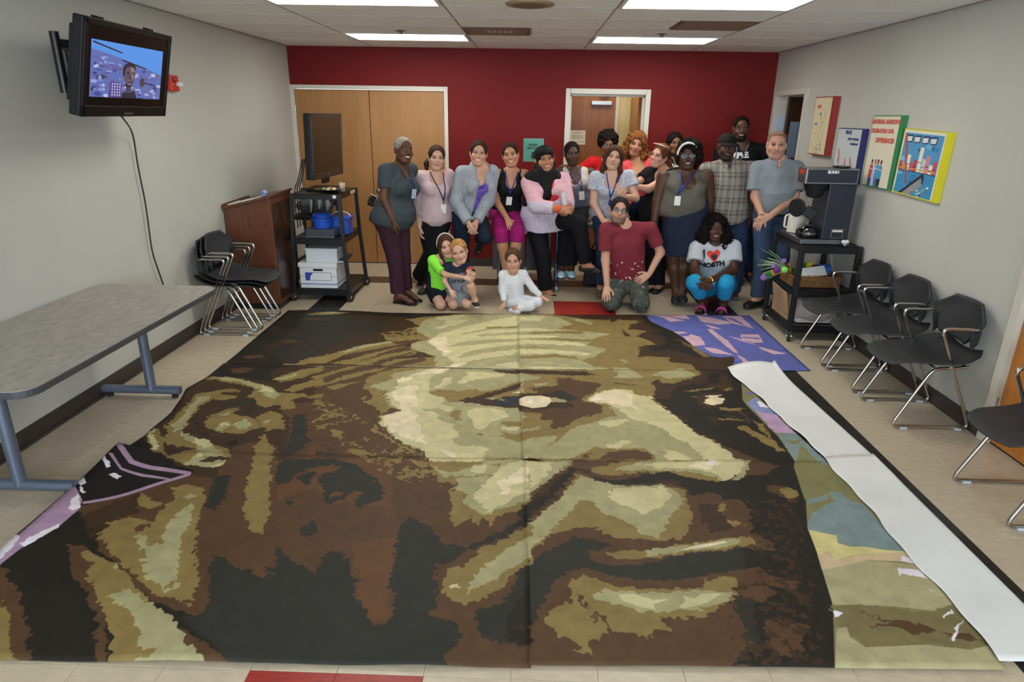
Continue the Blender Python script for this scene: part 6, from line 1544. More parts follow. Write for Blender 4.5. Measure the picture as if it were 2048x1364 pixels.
def shoes(m, style='shoe', sole=None, which='LR', name='shoe', strap=None):
    def f(c):
        s = c['s']
        for q in which:
            if '_f'+q not in c['sp']: continue
            a = c['j']['an'+q]; hd, dn = c['sp']['_f'+q]; sd = np.cross(hd, -dn)
            bot = a+dn*.078*s
            if style == 'shoe':
                g = SDF(); g.cone(a+dn*.05*s-hd*.035*s, a+dn*.052*s+hd*.10*s, .040*s, .040*s, .02); g.ell(a+dn*.058*s+hd*.135*s, (.045*s, .065*s, .028*s), np.array([sd, hd, -dn]), .03); g.cone(a+dn*.015*s-hd*.01*s, a+dn*.05*s, .042*s, .045*s, .03)
                g.half(bot+dn*.004, dn); g.half(a-dn*.005*s, -dn); v, ff = g.mesh(.0078); o = np_mesh(name, v, ff, m, c['root'], c['O'])
            elif style == 'flat':
                g = SDF(); g.cone(a+dn*.056*s-hd*.04*s, a+dn*.058*s+hd*.11*s, .042*s, .042*s, .02); g.ell(a+dn*.062*s+hd*.14*s, (.044*s, .062*s, .026*s), np.array([sd, hd, -dn]), .03)
                g.half(bot+dn*.004, dn); g.ell(a+dn*.004*s+hd*.035*s, (.030*s, .065*s, .045*s), np.array([sd, hd, -dn]), .01, 's'); v, ff = g.mesh(.007); o = np_mesh(name, v, ff, m, c['root'], c['O'])
            else:
                prof = [(-.085, .030), (-.06, .038), (0, .036), (.06, .042), (.12, .048), (.155, .042), (.178, .022)]
                poly = [(w_*s, (y_+.03)*s) for y_, w_ in prof]+[(-w_*s, (y_+.03)*s) for y_, w_ in reversed(prof)]
                o = MB().prism(poly, -.014*s, .008*s, O=bot, U=sd, V=hd, Wd=-dn).build('sandal', m, c['root'], off=c['O'], bevel=.003)
                tf = a+dn*.045*s+hd*.125*s; st_ = strap or m
                if style == 'flipflop':
                    for sg in (-1, 1): MB().tube([bot+hd*.14*s-dn*.035*s, tf+sd*sg*.018*s-dn*.012*s-hd*.03*s, bot+hd*.03*s+sd*sg*.042*s-dn*.012*s], .0075*s, 6).build('strap', st_, o, off=c['O'], smooth=True)
                else:
                    def slide(u, v): t_ = (u-.5)*math.pi; return bot+hd*(.075+.055*v)*s+sd*math.sin(t_)*.052*s-dn*(.012+.066*math.cos(t_)*(1-.25*v))*s
                    MB().grid(slide, 14, 4).build('strap', st_, o, off=c['O'], smooth=True, solid=.006)
            if sole is not None and style in ('shoe', 'flat'):
                prof = [(-.075, .022), (-.06, .036), (0, .036), (.07, .041), (.13, .045), (.17, .036), (.195, .016)]
                poly = [(w_*s, y_*s) for y_, w_ in prof]+[(-w_*s, y_*s) for y_, w_ in reversed(prof)]
                MB().prism(poly, -.004, .016*s, O=bot, U=sd, V=hd, Wd=-dn).build('sole', sole, o, off=c['O'], bevel=.003)
    return f
def ray_surf(c, name, p, d, lift=.004):
    """first hit of a garment's surface along d"""
    if ('t', name) not in c['bvh']: v, f = c['bvh'][name]; c['bvh'][('t', name)] = BVHTree.FromPolygons([Vector(q) for q in v], [tuple(int(i) for i in q) for q in f])
    h = c['bvh'][('t', name)].ray_cast(Vector(p), Vector(d)); 
    return None if h[0] is None else np.array(h[0])-np.asarray(d)*lift
def lanyard(m, garment, px, badge=(.03, .045), bm=None, cord=None, wide=.006):
    """cord from both sides of the neck down to the badge at photo pixel px"""
    def f(c):
        s = c['s']; F = c['fw']; e = c['J'](px); e = e-F*np.dot(e-c['neck'], F)
        pts = []
        for sg in (-1, 1):
            a = c['neck']+c['rt']*sg*.058*s+c['up']*.035*s-F*.02; L_ = [a, c['neck']+c['rt']*sg*.068*s+c['up']*.005*s+F*.052*s]
            for t in np.linspace(.12, 1, 10):
                p = L_[1]*(1-t)+e*t; p = p-F*np.dot(p-c['neck'], F)
                hs_ = [q for q in (ray_surf(c, garment, p+F*.5, -F, .007), ray_surf(c, 'body', p+F*.5, -F, .007)) if q is not None]; hit = max(hs_, key=lambda q: float(np.dot(q, F))) if hs_ else None; L_.append(hit if hit is not None else (L_[-1]+(e-L_[-1])*.3 if False else p+F*(np.dot(L_[-1]-c['neck'], F)+.004)))
            pts.append(L_)
        m_ = MB()
        for L_ in pts: m_.tube(L_, wide, 6)
        o = m_.build('lanyard', m, c['root'], off=c['O'], smooth=True)
        end = pts[0][-1]; b = bm or M_white
        MB().tube([end, end-c['up']*.03+F*.004], .004, 6).build('clip', M_black, o, off=c['O'])
        ce = end-c['up']*(.03+badge[1])+F*.006
        MB().obox(ce, (c['rt'], c['up'], F), (badge[0], badge[1], .003)).build('badge', b, o, off=c['O'], bevel=.002)
    return f
def glasses(m, lens=None):
    def f(c):
        L, s = c['LH'], c['hs']; o = MB()
        for q in (-1, 1):
            o.tube([L(.032*q+.024*math.cos(a), .100-.006*abs(math.cos(a)), .004+.016*math.sin(a)) for a in np.linspace(0, 2*math.pi, 18)[:-1]], .0026*s, 5, closed=True)
            o.tube([L(.056*q, .092, .008), L(.082*q, .03, .008), L(.083*q, -.015, .004)], .0022*s, 5)
        o.tube([L(-.009, .103, .008), L(.009, .103, .008)], .0024*s, 5)
        r = o.build('glasses', m, c['root'], off=c['O'], smooth=True)
        if lens is not None:
            for q in (-1, 1):
                MB().add([L(.032*q+.022*math.cos(a), .100-.006*abs(math.cos(a)), .004+.0145*math.sin(a)) for a in np.linspace(0, 2*math.pi, 17)[:-1]], [tuple(range(16))]).build('lens', lens, r, off=c['O'])
    return f
def head_tube(name, m, pts, r, closed=False):
    def f(c): MB().tube([c['LH'](*p) for p in pts], r*c['hs'], 8, closed=closed).build(name, m, c['root'], off=c['O'], smooth=True)
    return f
def headband(m, z0=.075, tilt=.5, r=.0065, y0=.04, w=.088, a0=-.25):
    def f(c):
        pts = [c['LH'](w*math.cos(a), y0-.03+.0*math.sin(a)+(-.0)+(.5*tilt)*(.0)+.055*(math.sin(a)-.3)*tilt, .012+(z0+.033)*math.sin(a)) for a in np.linspace(a0, math.pi-a0, 26)]
        MB().tube(pts, r*c['hs'], 7).build('headband', m, c['root'], off=c['O'], smooth=True)
    return f
def print_on(garment, body, size, m, px, name='lettering', bold=.0, up_tilt=0, lift=.005, poly=None, curve=0.0, spacing=1.0):
    """flat print wrapped on a garment, centred at photo pixel px"""
    def f(c):
        F, R, U = c['fw'], c['rt'], c['up']; e = c['J'](px); e = e-F*np.dot(e-c['neck'], F); ca, sa = math.cos(up_tilt), math.sin(up_tilt)
        if poly is None: me = text_mesh(body, size, bold, spacing=spacing)
        else:
            me = bpy.data.meshes.new(name); me.from_pydata([(x*size, y*size, 0) for x, y in poly], [], [tuple(range(len(poly)))])
        bm = bmesh.new(); bm.from_mesh(me); bmesh.ops.triangulate(bm, faces=bm.faces); bmesh.ops.subdivide_edges(bm, edges=[q for q in bm.edges if q.calc_length() > size*.25], cuts=2); bmesh.ops.triangulate(bm, faces=bm.faces)
        good = 0.0
        for v in bm.verts:
            x, y = v.co.x, v.co.y+curve*(v.co.x/size)**2*size; p = e+R*(x*ca-y*sa)+U*(x*sa+y*ca); h = ray_surf(c, garment, p+F*.6, -F, lift)
            if h is None: h = p+F*good
            else: good = np.dot(h-p, F)
            v.co = Vector(h-c['O'])
        bm.to_mesh(me); bm.free(); link(name, me, m, c['root'])
    return f
def fabric(name, rgb, **k): k.setdefault('rough', .85); k.setdefault('var', .06); k.setdefault('vscale', 14); k.setdefault('bump', .55); k.setdefault('bscale', 15); k.setdefault('stretch', (1, 1, .55)); k.setdefault('spec', .2); return mat(name, rgb, **k)
# ---------------------------------------------------------------- patterned fabrics
def fab_nodes(name, rough=.85):
    m = bpy.data.materials.new(name); m.use_nodes = True; nt = m.node_tree; b = nt.nodes['Principled BSDF']; b.inputs['Roughness'].default_value = rough; b.inputs['Specular IOR Level'].default_value = .2
    tc = nt.nodes.new('ShaderNodeTexCoord'); return m, nt, b, tc.outputs['Object']
def stripes(nt, sock, axis, freq, stops, phase=0.0):
    s = nt.nodes.new('ShaderNodeSeparateXYZ'); nt.links.new(sock, s.inputs[0])
    a = nt.nodes.new('ShaderNodeMath'); a.operation = 'MULTIPLY_ADD'; a.inputs[1].default_value = freq; a.inputs[2].default_value = phase; nt.links.new(s.outputs[axis], a.inputs[0])
    f = nt.nodes.new('ShaderNodeMath'); f.operation = 'FRACT'; nt.links.new(a.outputs[0], f.inputs[0])
    return ramp(nt, f.outputs[0], stops)
def ramp(nt, sock, stops, interp='CONSTANT'):
    r = nt.nodes.new('ShaderNodeValToRGB'); r.color_ramp.interpolation = interp; e = r.color_ramp.elements
    while len(e) < len(stops): e.new(.5)
    for i, (p, c) in enumerate(stops): e[i].position = p; e[i].color = rgba(c)
    nt.links.new(sock, r.inputs[0]); return r.outputs[0]
def mixc(nt, a, b, fac=.5, mode='MIX'):
    x = nt.nodes.new('ShaderNodeMix'); x.data_type = 'RGBA'; x.blend_type = mode; x.inputs[0].default_value = fac
    nt.links.new(a, x.inputs[6]); nt.links.new(b, x.inputs[7]); return x.outputs[2]
def voro(nt, sock, scale, feature='F1', rnd=.6):
    v = nt.nodes.new('ShaderNodeTexVoronoi'); v.inputs['Scale'].default_value = scale; v.feature = feature; v.inputs['Randomness'].default_value = rnd; nt.links.new(sock, v.inputs['Vector']); return v.outputs['Distance']
def noisef(nt, sock, scale, det=4):
    n = nt.nodes.new('ShaderNodeTexNoise'); n.inputs['Scale'].default_value = scale; n.inputs['Detail'].default_value = det; nt.links.new(sock, n.inputs['Vector']); return n.outputs['Fac']
F_plaid, nt, b, oc = fab_nodes('plaid_cotton')
vx = stripes(nt, oc, 0, 8.5, [(0, (150,146,136)), (.30, (104,100,96)), (.38, (110,44,40)), (.44, (140,134,126)), (.52, (60,54,54)), (.60, (160,155,146)), (.80, (112,108,102))], .2)
vz = stripes(nt, oc, 2, 8.0, [(0, (152,148,138)), (.35, (96,94,90)), (.45, (104,56,50)), (.5, (136,132,124)), (.7, (84,84,84)), (.8, (154,150,140))], .1)
nt.links.new(mixc(nt, vx, vz, .5), b.inputs['Base Color'])
F_blouse, nt, b, oc = fab_nodes('navy_speckled_cotton')
nt.links.new(ramp(nt, voro(nt, oc, 90), [(0, (40,52,84)), (.30, (214,216,222)), (.48, (96,112,150)), (.60, (206,208,216))]), b.inputs['Base Color'])
F_tunic, nt, b, oc = fab_nodes('pink_print_cotton')
ring = ramp(nt, voro(nt, oc, 40, 'F1', .15), [(0, (170,60,80)), (.12, (222,190,196)), (.26, (176,76,96)), (.34, (214,176,186)), (.55, (196,130,146)), (.62, (212,178,190))])
spk = ramp(nt, voro(nt, oc, 70), [(0, (120,110,150)), (.28, (206,196,210)), (.5, (180,168,190)), (.6, (206,196,210))])
sx = nt.nodes.new('ShaderNodeSeparateXYZ'); nt.links.new(oc, sx.inputs[0]); zz = nt.nodes.new('ShaderNodeMath'); zz.operation = 'GREATER_THAN'; zz.inputs[1].default_value = 1.02; nt.links.new(sx.outputs[2], zz.inputs[0])
mm = nt.nodes.new('ShaderNodeMix'); mm.data_type = 'RGBA'; nt.links.new(zz.outputs[0], mm.inputs[0]); nt.links.new(spk, mm.inputs[6]); nt.links.new(ring, mm.inputs[7]); nt.links.new(mm.outputs[2], b.inputs['Base Color'])
F_ombre, nt, b, oc = fab_nodes('ombre_jersey')
sx = nt.nodes.new('ShaderNodeSeparateXYZ'); nt.links.new(oc, sx.inputs[0]); mr = nt.nodes.new('ShaderNodeMapRange'); mr.inputs[1].default_value = .95; mr.inputs[2].default_value = 1.30; nt.links.new(sx.outputs[2], mr.inputs[0])
nt.links.new(ramp(nt, mr.outputs[0], [(0, (84,88,104)), (.35, (120,122,136)), (.6, (168,162,152)), (1, (196,188,172))], 'EASE'), b.inputs['Base Color'])
F_paint, nt, b, oc = fab_nodes('paint_splashed_maroon')
n1 = ramp(nt, noisef(nt, oc, 26, 3), [(0, (122,44,56)), (.63, (222,216,220))]); sx = nt.nodes.new('ShaderNodeSeparateXYZ'); nt.links.new(oc, sx.inputs[0])
lt = nt.nodes.new('ShaderNodeMath'); lt.operation = 'LESS_THAN'; lt.inputs[1].default_value = .50; nt.links.new(sx.outputs[2], lt.inputs[0])
base_ = ramp(nt, noisef(nt, oc, 12), [(.3, (116,42,54)), (.7, (130,48,60))], 'LINEAR')
mm = nt.nodes.new('ShaderNodeMix'); mm.data_type = 'RGBA'; nt.links.new(lt.outputs[0], mm.inputs[0]); nt.links.new(base_, mm.inputs[6]); nt.links.new(n1, mm.inputs[7]); nt.links.new(mm.outputs[2], b.inputs['Base Color'])
F_khaki, nt, b, oc = fab_nodes('paint_splashed_khaki')
nt.links.new(ramp(nt, noisef(nt, oc, 30, 3), [(0, (70,74,68)), (.5, (84,88,80)), (.69, (206,214,216))]), b.inputs['Base Color'])
F_tie, nt, b, oc = fab_nodes('purple_dyed_jersey')
nt.links.new(ramp(nt, noisef(nt, oc, 30, 3), [(.3, (70,52,140)), (.55, (110,86,176)), (.75, (130,116,186))], 'LINEAR'), b.inputs['Base Color'])
denim = fabric('denim', (44,58,86), var=.18, vscale=6); denim_d = fabric('denim_dark', (28,36,56), var=.15, vscale=6); denim_l = fabric('denim_mid', (62,78,104), var=.2, vscale=5)
blk = fabric('black_cloth', (20,20,24)); blk2 = fabric('black_knit', (24,23,25))
lan_blue = mat('lanyard_blue', (44,50,150), .5); lan_navy = mat('lanyard_navy', (30,34,66), .5)
shoe_blk = mat('black_leather', (24,23,24), .4)
V3 = lambda *a: np.array(a, float)
DN = dict(curl=.42, spread=.05)          # relaxed hanging hand

# 1 grey-haired woman in profile, phone behind her back
person('person with cropped silver hair, slate T-shirt and plum trousers standing in flip-flops', 6.45, dict(skin='dark', fat=1.14, bust=1.2, bd=1.16, hs=1.0, face=(38, 4, 8), smile=1, teeth=1.1, brow=(40,30,26), nose=1.15, fw=1.02,
    st=[(.0, 1.0, 1.15, -.02), (.12, 1.02, 1.2, -.005), (.28, 1.05, 1.2, .01)], hipx=(.55, .8, 0), hipw=.075,
    j=dict(head=(807, 301), neck=(799, 334, .02), pel=(787, 447, .02), shL=(775, 345, -.12), shR=(819, 343, .14), elL=(768, 397, -.17), wrL=(786, 440, -.18), elR=(778, 402, .22), wrR=(757, 404, .20),
           knL=(790, 520, -.03), anL=(797, 590, -.04), knR=(806, 515, .10), anR=(811, 582, .10)), toeL=(835, 600, -.12), toeR=(829, 589, .04),
    haL=((788, 466, -.16), V3(.4, .5, 0), 1, DN), haR=((742, 400, .16), V3(0, -1, .4), -1, dict(curl=.8)),
    hair=dict(style='buzz', t=.003, col=(150,144,132)),
    wear=[top('shirt', fabric('slate_jersey', (62,70,76)), hem=-.07, sleeve=.62, drop=.06, neckw=.08, pad=.016, hemflare=.02), trousers(fabric('plum_twill', (58,32,46)), f1=1.93, waist=.2, flare=1.45),
          shoes(shoe_blk, 'flipflop', name='flip_flop'), lanyard(lan_navy, 'shirt', (829, 372, -.05), bm=mat('badge_print', (170,184,210), .4))]))
t = thing('mobile_phone', 'dark mobile phone with light edge held behind the silver-haired woman', 'phone', P(744, 402, Y=6.60)); o = np.array(t.location)
MB().obox(o, ((1, 0, -.5), (0, 1, 0), (.5, 0, 1)), (.035, .006, .062)).build('case', mat('phone_case', (200,196,190), .4), t, off=o, bevel=.004); MB().obox(o+V3(0, -.007, 0), ((1, 0, -.5), (0, 1, 0), (.5, 0, 1)), (.031, .002, .057)).build('screen', mat('dark_glass'), t, off=o)

# 2 woman in pale pink top
person('person in pale pink top and black trousers with one foot kicked back', 6.88, dict(skin='fair', fat=1.0, bust=.95, hs=.98, face=(14, 0, 6), smile=.4, brow=(70,48,34), stubble=0, st=[(.12, 1.06, 1.05, 0)],
    j=dict(head=(873, 316), neck=(872, 347), pel=(868, 440), shL=(842, 357, -.02), shR=(893, 353, .07), elL=(836, 408, -.04), wrL=(838, 451, -.14), elR=(899, 400, .06), wrR=(897, 440, .02),
           knL=(861, 505, -.02), anL=(838, 553, .30), knR=(872, 508, -.02), anR=(862, 570, .02)), toeL=(829, 584, .34), toeR=(846, 584, -.08),
    haL=((842, 483, -.17), V3(.7, .3, 0), 1, DN), haR=((896, 470, 0), V3(-.7, .3, 0), -1, DN),
    hair=dict(style='pony', side=-1, t=.008, col=(58,40,30)),
    wear=[top('blouse', fabric('blush_knit', (196,170,176), var=.03), hem=-.10, sleeve=1.55, drop=.07, neckw=.105, pad=.012, hemflare=.04), trousers(blk, f1=1.95, waist=.2, flare=1.9), shoes(shoe_blk, 'shoe'),
          lanyard(lan_navy, 'blouse', (888, 403, -.1)), ]))

# 3 woman in grey hoodie
def hood(c, g):
    pass
def hoodie_open(c, g):
    # open front: the zip edges fall apart and show the purple shirt
    U, F, R, nk = c['up'], c['fw'], c['rt'], c['neck']
    a = nk+F*.125+R*.02-U*.03; b_ = c['pel']+F*.17+R*.06-U*.03
    g.cone(a+U*.02, b_, .045, .085, .012, op='s')
def hood_roll(m):
    def f(c):
        U, F, R, nk = c['up'], c['fw'], c['rt'], c['neck']; g = SDF()
        ring = [nk+R*.088*math.cos(a)+F*(.075*math.sin(a)-.01)+U*(.012-.035*math.sin(a)) for a in np.linspace(math.pi*.80, math.pi*2.20, 14)]+[nk+R*.07+F*.10-U*.10]
        ring = [nk-R*.062+F*.10-U*.10]+ring
        for p, q in zip(ring[:-1], ring[1:]): g.cone(p, q, .024, .024, .02)
        g.ell(nk-F*.085-U*.02, (.10, .05, .075), np.array([R, F, U]), .03); surface(c, 'hood', g, m, wr=.003)
    return f
hood_m = fabric('heather_fleece', (150,156,164), var=.08, vscale=20)
person('person in heather grey hooded sweatshirt over purple shirt, kneeling on the table edge', 6.85, dict(skin='light', fat=1.04, bust=.8, hs=1.0, face=(6, 2, 5), smile=1, teeth=1.2, brow=(60,40,28), mouthw=1.1,
    j=dict(head=(957, 307), neck=(961, 338), pel=(938, 432, .10), shL=(929, 350, -.04), shR=(981, 347, .05), elL=(913, 402, -.08), wrL=(937, 446, -.16), elR=(976, 400, .0), wrR=(953, 444, -.14),
           knL=(924, 505, .0), anL=(928, 580, .06), knR=(970, 474, -.08), anR=(958, 478, .34)), toeL=(925, 592, -.08), toeR=(950, 498, .42),
    haL=((946, 466, -.20), V3(.4, .8, 0), 1, dict(curl=.6)), haR=((943, 468, -.20), V3(-.3, .8, 0), -1, dict(curl=.6)),
    hair=dict(style='tied', t=.008, col=(54,36,26)),
    wear=[top('shirt', F_tie, hem=-.05, sleeve=0, drop=.10, neckw=.08, pad=.010), top('hoodie', hood_m, hem=-.06, sleeve=1.95, drop=.06, neckw=.09, pad=.024, flare=1.18, extra=hoodie_open, wr=.009), hood_roll(hood_m),
          trousers(denim_d, f1=1.93, waist=.2, flare=1.2), shoes(mat('dark_suede', (44,40,40), .8), 'shoe')]))

# 4 woman in black tank top and magenta capris
person('person in black tank top and magenta capri trousers seated on the table', 7.06, dict(skin='olive', fat=1.0, bust=1.0, hs=1.0, face=(-2, 2, -10), smile=1, teeth=1.2, brow=(44,30,22), mouthw=1.05,
    j=dict(head=(1021, 310), neck=(1022, 342), pel=(1012, 430, .10), shL=(996, 353), shR=(1046, 352, .04), elL=(991, 400, -.04), wrL=(1014, 436, -.22), elR=(1050, 398, .08), wrR=(1046, 434, .1),
           knL=(1002, 466, -.30), anL=(1012, 545, -.28), knR=(1035, 464, -.30), anR=(1026, 545, -.28)), toeL=(1012, 556, -.45), toeR=(1027, 556, -.45), hipw=.075,
    haL=((1027, 468, -.34), V3(0, .4, -1), 1, dict(curl=.12, spread=.18)), haR=((1042, 452, .1), V3(0, 0, -1), -1, dict(curl=.2)),
    hair=dict(style='bun', t=.006, bz=.04, col=(48,32,24)),
    wear=[top('tank_top', blk2, hem=-.06, sleeve=0, straps=True, drop=.115, neckw=.078, pad=.011), trousers(fabric('magenta_twill', (150,26,104)), f1=1.22, waist=.15, flare=1.12), shoes(shoe_blk, 'flat'),
          lanyard(lan_blue, 'tank_top', (1021, 392, -.15))]))

# 5 woman in black headscarf
def scarf(m):
    def f(c):
        L, R, s = c['LH'], c['Rh'], c['hs']; U, F, X, nk = c['up'], c['fw'], c['rt'], c['neck']; g = SDF()
        g.ell(L(0, -.014, .038), np.array([.090, .108, .092])*s, R, .02)
        g.cone(L(0, -.03, -.03), nk+U*.02-F*.01, .085, .10, .03); g.cone(L(.07, .0, -.05), L(-.07, .0, -.05), .03, .03, .03)
        for q in (-1, 1): g.cone(nk+U*.02, c['j']['shL' if q < 0 else 'shR']-U*.02, .09, .075, .05)
        g.cone(nk+F*.02, nk-U*.165+F*.10-X*.035, .10, .095, .04); g.cone(nk-X*.14-U*.03, nk-X*.20-U*.26+F*.03, .085, .05, .04); g.cone(nk-X*.02-U*.12+F*.13, nk+X*.13-U*.16+F*.14, .05, .022, .03)
        g.ell(L(0, .108, -.030), np.array([.060, .10, .078])*s, R, .006, 's'); surface(c, 'headscarf', g, m, h=.0075, wr=.004)
        g = SDF(); g.ell(L(0, -.006, .062), np.array([.088, .110, .068])*s, R, .02); g.half(L(0, 0, .050), R[2]*-1, .004); surface(c, 'under_cap', g, m, h=.006, wr=.001)
    return f
def tunic_flare(c, g):
    U, F, X = c['up'], c['fw'], c['rt']; p = c['pel']
    g.loft(p-U*.10, p+U*.25, X, F, [(0, .255, .20, .02), (.5, .235, .19, .03), (1, .19, .15, .02)], .03)
    g.cone(p-X*.20+U*.10, p-X*.215-U*.13, .05, .028, .04)
    g.ell(c['neck']-U*.205+F*.19+X*.035, (.080, .075, .042), np.array([X, F, U]), .01, 's')
person('person in black headscarf and pink patterned tunic half seated on the table', 6.98, dict(skin='tan', fat=1.30, bust=.9, bd=1.05, hs=1.04, fw=1.10, face=(12, 2, -8), smile=.8, teeth=.9, brow=(40,28,22), leg=1.22, arm=1.2,
    j=dict(head=(1089, 319), neck=(1089, 351), pel=(1089, 436, .06), shL=(1062, 368, -.02), shR=(1122, 364, .06), elL=(1072, 412, -.22), wrL=(1122, 419, -.34), elR=(1134, 405, -.06), wrR=(1136, 416, -.30),
           knL=(1085, 512, -.05), anL=(1092, 582, -.06), knR=(1158, 448, -.32), anR=(1172, 528, -.28)), toeL=(1118, 596, -.18), toeR=(1196, 545, -.36), hipw=.09,
    haL=((1146, 421, -.40), V3(0, .9, -.3), 1, dict(curl=.75)), haR=((1128, 424, -.42), V3(0, .8, -.4), -1, dict(curl=.7)),
    wear=[top('inner_top', fabric('red_jersey', (206,52,56)), hem=.1, sleeve=0, drop=.03, pad=.019, neckw=.06), top('tunic', F_tunic, hem=-.12, sleeve=1.72, drop=.085, neckw=.085, pad=.026, extra=tunic_flare, vneck=False, wr=.006), trousers(blk, f1=1.95, waist=.2, flare=1.3),
          shoes(shoe_blk, 'flat'), scarf(fabric('black_scarf', (18,18,21), rough=.7)),
          lambda c: [MB().tube([c['j'][k]+(c['J'](c['sp'][h][0])-c['j'][k])*.0, c['j'][k]+unit(c['j'][k]-c['j'][e])*-.05], .040, 14).build('cuff', fabric('orange_cuff', (222,92,50)), c['root'], off=c['O'], smooth='auto') for k, h, e in (('wrL', 'haL', 'elL'), ('wrR', 'haR', 'elR'))]]))
t = thing('paper_cup', 'tall clear plastic cup held by the woman in the black headscarf', 'cup', P(1130, 410, Y=6.56)); o = np.array(t.location)
MB().lathe([(.024, 0), (.034, .12), (.032, .12), (.022, .004), (.001, .003)], o, axis=(-.15, .1, 1), n=20).build('wall', mat('cup_film', (222,222,226), .15, alpha=.6), t, off=o, smooth='auto')

# 6 woman in ombre tank behind
person('person in white-to-grey ombre tank top seated behind the black headscarf', 7.42, dict(skin='deep', fat=1.1, bust=1.1, hs=.98, face=(8, -4, -4), smile=.5, brow=(20,14,12), nose=1.2, fw=1.02,
    j=dict(head=(1144, 307), neck=(1148, 338), pel=(1152, 425, .0), shL=(1122, 347), shR=(1178, 349), elL=(1116, 396, -.02), wrL=(1126, 430, -.2), elR=(1184, 398, .0), wrR=(1180, 432, -.15),
           knL=(1130, 452, -.40), anL=(1124, 536, -.34), knR=(1152, 452, -.40), anR=(1141, 536, -.34)), toeL=(1122, 546, -.55), toeR=(1146, 546, -.55), hipw=.08,
    haL=((1135, 446, -.3), V3(0, 0, -1), 1), haR=((1172, 448, -.28), V3(0, 0, -1), -1),
    hair=dict(style='tied', t=.004, col=(24,18,17)),
    wear=[top('tank_top', F_ombre, hem=-.08, sleeve=0, straps=True, drop=.12, neckw=.08, pad=.012), trousers(blk, f1=1.9, waist=.15), shoes(mat('pale_sneaker', (170,200,220), .5), 'shoe', sole=mat('sneaker_sole', (30,34,40), .6), name='sneaker'),
          lanyard(mat('lanyard_violet', (70,56,140), .5), 'tank_top', (1162, 376, -.1), bm=M_paper)]))

# 7 woman in red cardigan in the doorway
def open_front(w0=.02, w1=.06):
    def f(c, g):
        nk, U, F, X = c['neck'], c['up'], c['fw'], c['rt']; g.cone(nk+F*.12+U*.02, c['pel']+F*.15, w0*2.5, w1*1.3, .012, op='s')
    return f
person('person in red cardigan and dark glasses with one arm around the woman in ombre tank', 7.78, dict(skin='brown', fat=1.12, bust=1.0, hs=1.0, face=(0, -4, 4), smile=.6, teeth=.5, brow=(28,20,16), nose=1.15,
    j=dict(head=(1215, 290), neck=(1216, 321), pel=(1216, 410), shL=(1188, 329), shR=(1246, 326), elL=(1160, 344, -.02), wrL=(1136, 333, -.16), elR=(1272, 345, .04), wrR=(1292, 325, -.02), knL=(1204, 470), anL=(1204, 530), knR=(1226, 470), anR=(1226, 530)),
    haL=((1116, 330, -.30), V3(0, .3, -1), 1, dict(curl=.5, spread=.14)), haR=((1308, 300, -.10), V3(0, .9, -.4), -1, dict(curl=.4)),
    hair=dict(style='afro', size=.035, col=(24,18,16), rough=.012),
    wear=[top('shirt', fabric('pale_pink_cotton', (222,190,188)), hem=-.05, sleeve=0, drop=.09, pad=.010), top('cardigan', fabric('scarlet_knit', (190,24,28)), hem=-.06, sleeve=1.85, drop=.06, neckw=.085, pad=.022, extra=open_front()), trousers(denim_d), shoes(shoe_blk, 'shoe'),
          glasses(mat('dark_frames', (22,22,26), .3), mat('lens', (150,170,190), .05, alpha=.3))]))

# 8 woman in patterned blouse
person('person in navy and white speckled blouse with long brown hair and blue lanyard', 6.92, dict(skin='fair', fat=.98, bust=.95, hs=.97, face=(-3, 6, 9), smile=.1, brow=(80,54,38), 
    j=dict(head=(1227, 316), neck=(1225, 346), pel=(1218, 436, .10), shL=(1195, 358), shR=(1254, 356), elL=(1187, 406, -.02), wrL=(1204, 438, -.16), elR=(1271, 396, -.08), wrR=(1249, 394, -.24),
           knL=(1204, 478, -.16), anL=(1202, 572, -.02), knR=(1236, 480, -.16), anR=(1240, 572, .02)), toeL=(1200, 587, -.18), toeR=(1240, 587, -.14),
    haL=((1220, 456, -.24), V3(.2, .5, -1), 1, dict(curl=.25)), haR=((1236, 378, -.30), V3(-.2, .9, .2), -1, dict(curl=.75)),
    hair=dict(style='long', len=.22, t=.010, r=.026, spread=.008, col=(70,46,32)),
    wear=[top('blouse', F_blouse, hem=-.02, sleeve=.48, drop=.10, neckw=.11, pad=.014, flare=1.4, hemflare=.02), trousers(denim, f1=1.94, waist=.15, flare=1.25), shoes(mat('tan_shoe', (110,84,66), .6), 'flat'),
          lanyard(lan_blue, 'blouse', (1222, 398, -.15), bm=lan_blue, badge=(.014, .03)), lambda c: MB().tube([c['j']['wrR']+unit(c['j']['elR']-c['j']['wrR'])*.02+.031*(math.cos(a)*V3(0, 0, 1)+math.sin(a)*V3(0, 1, 0)) for a in np.linspace(0, 6.28, 14)[:-1]], .006, 6, closed=True).build('wristband', mat('dark_band', (60,54,50), .5), c['root'], off=c['O'])]))

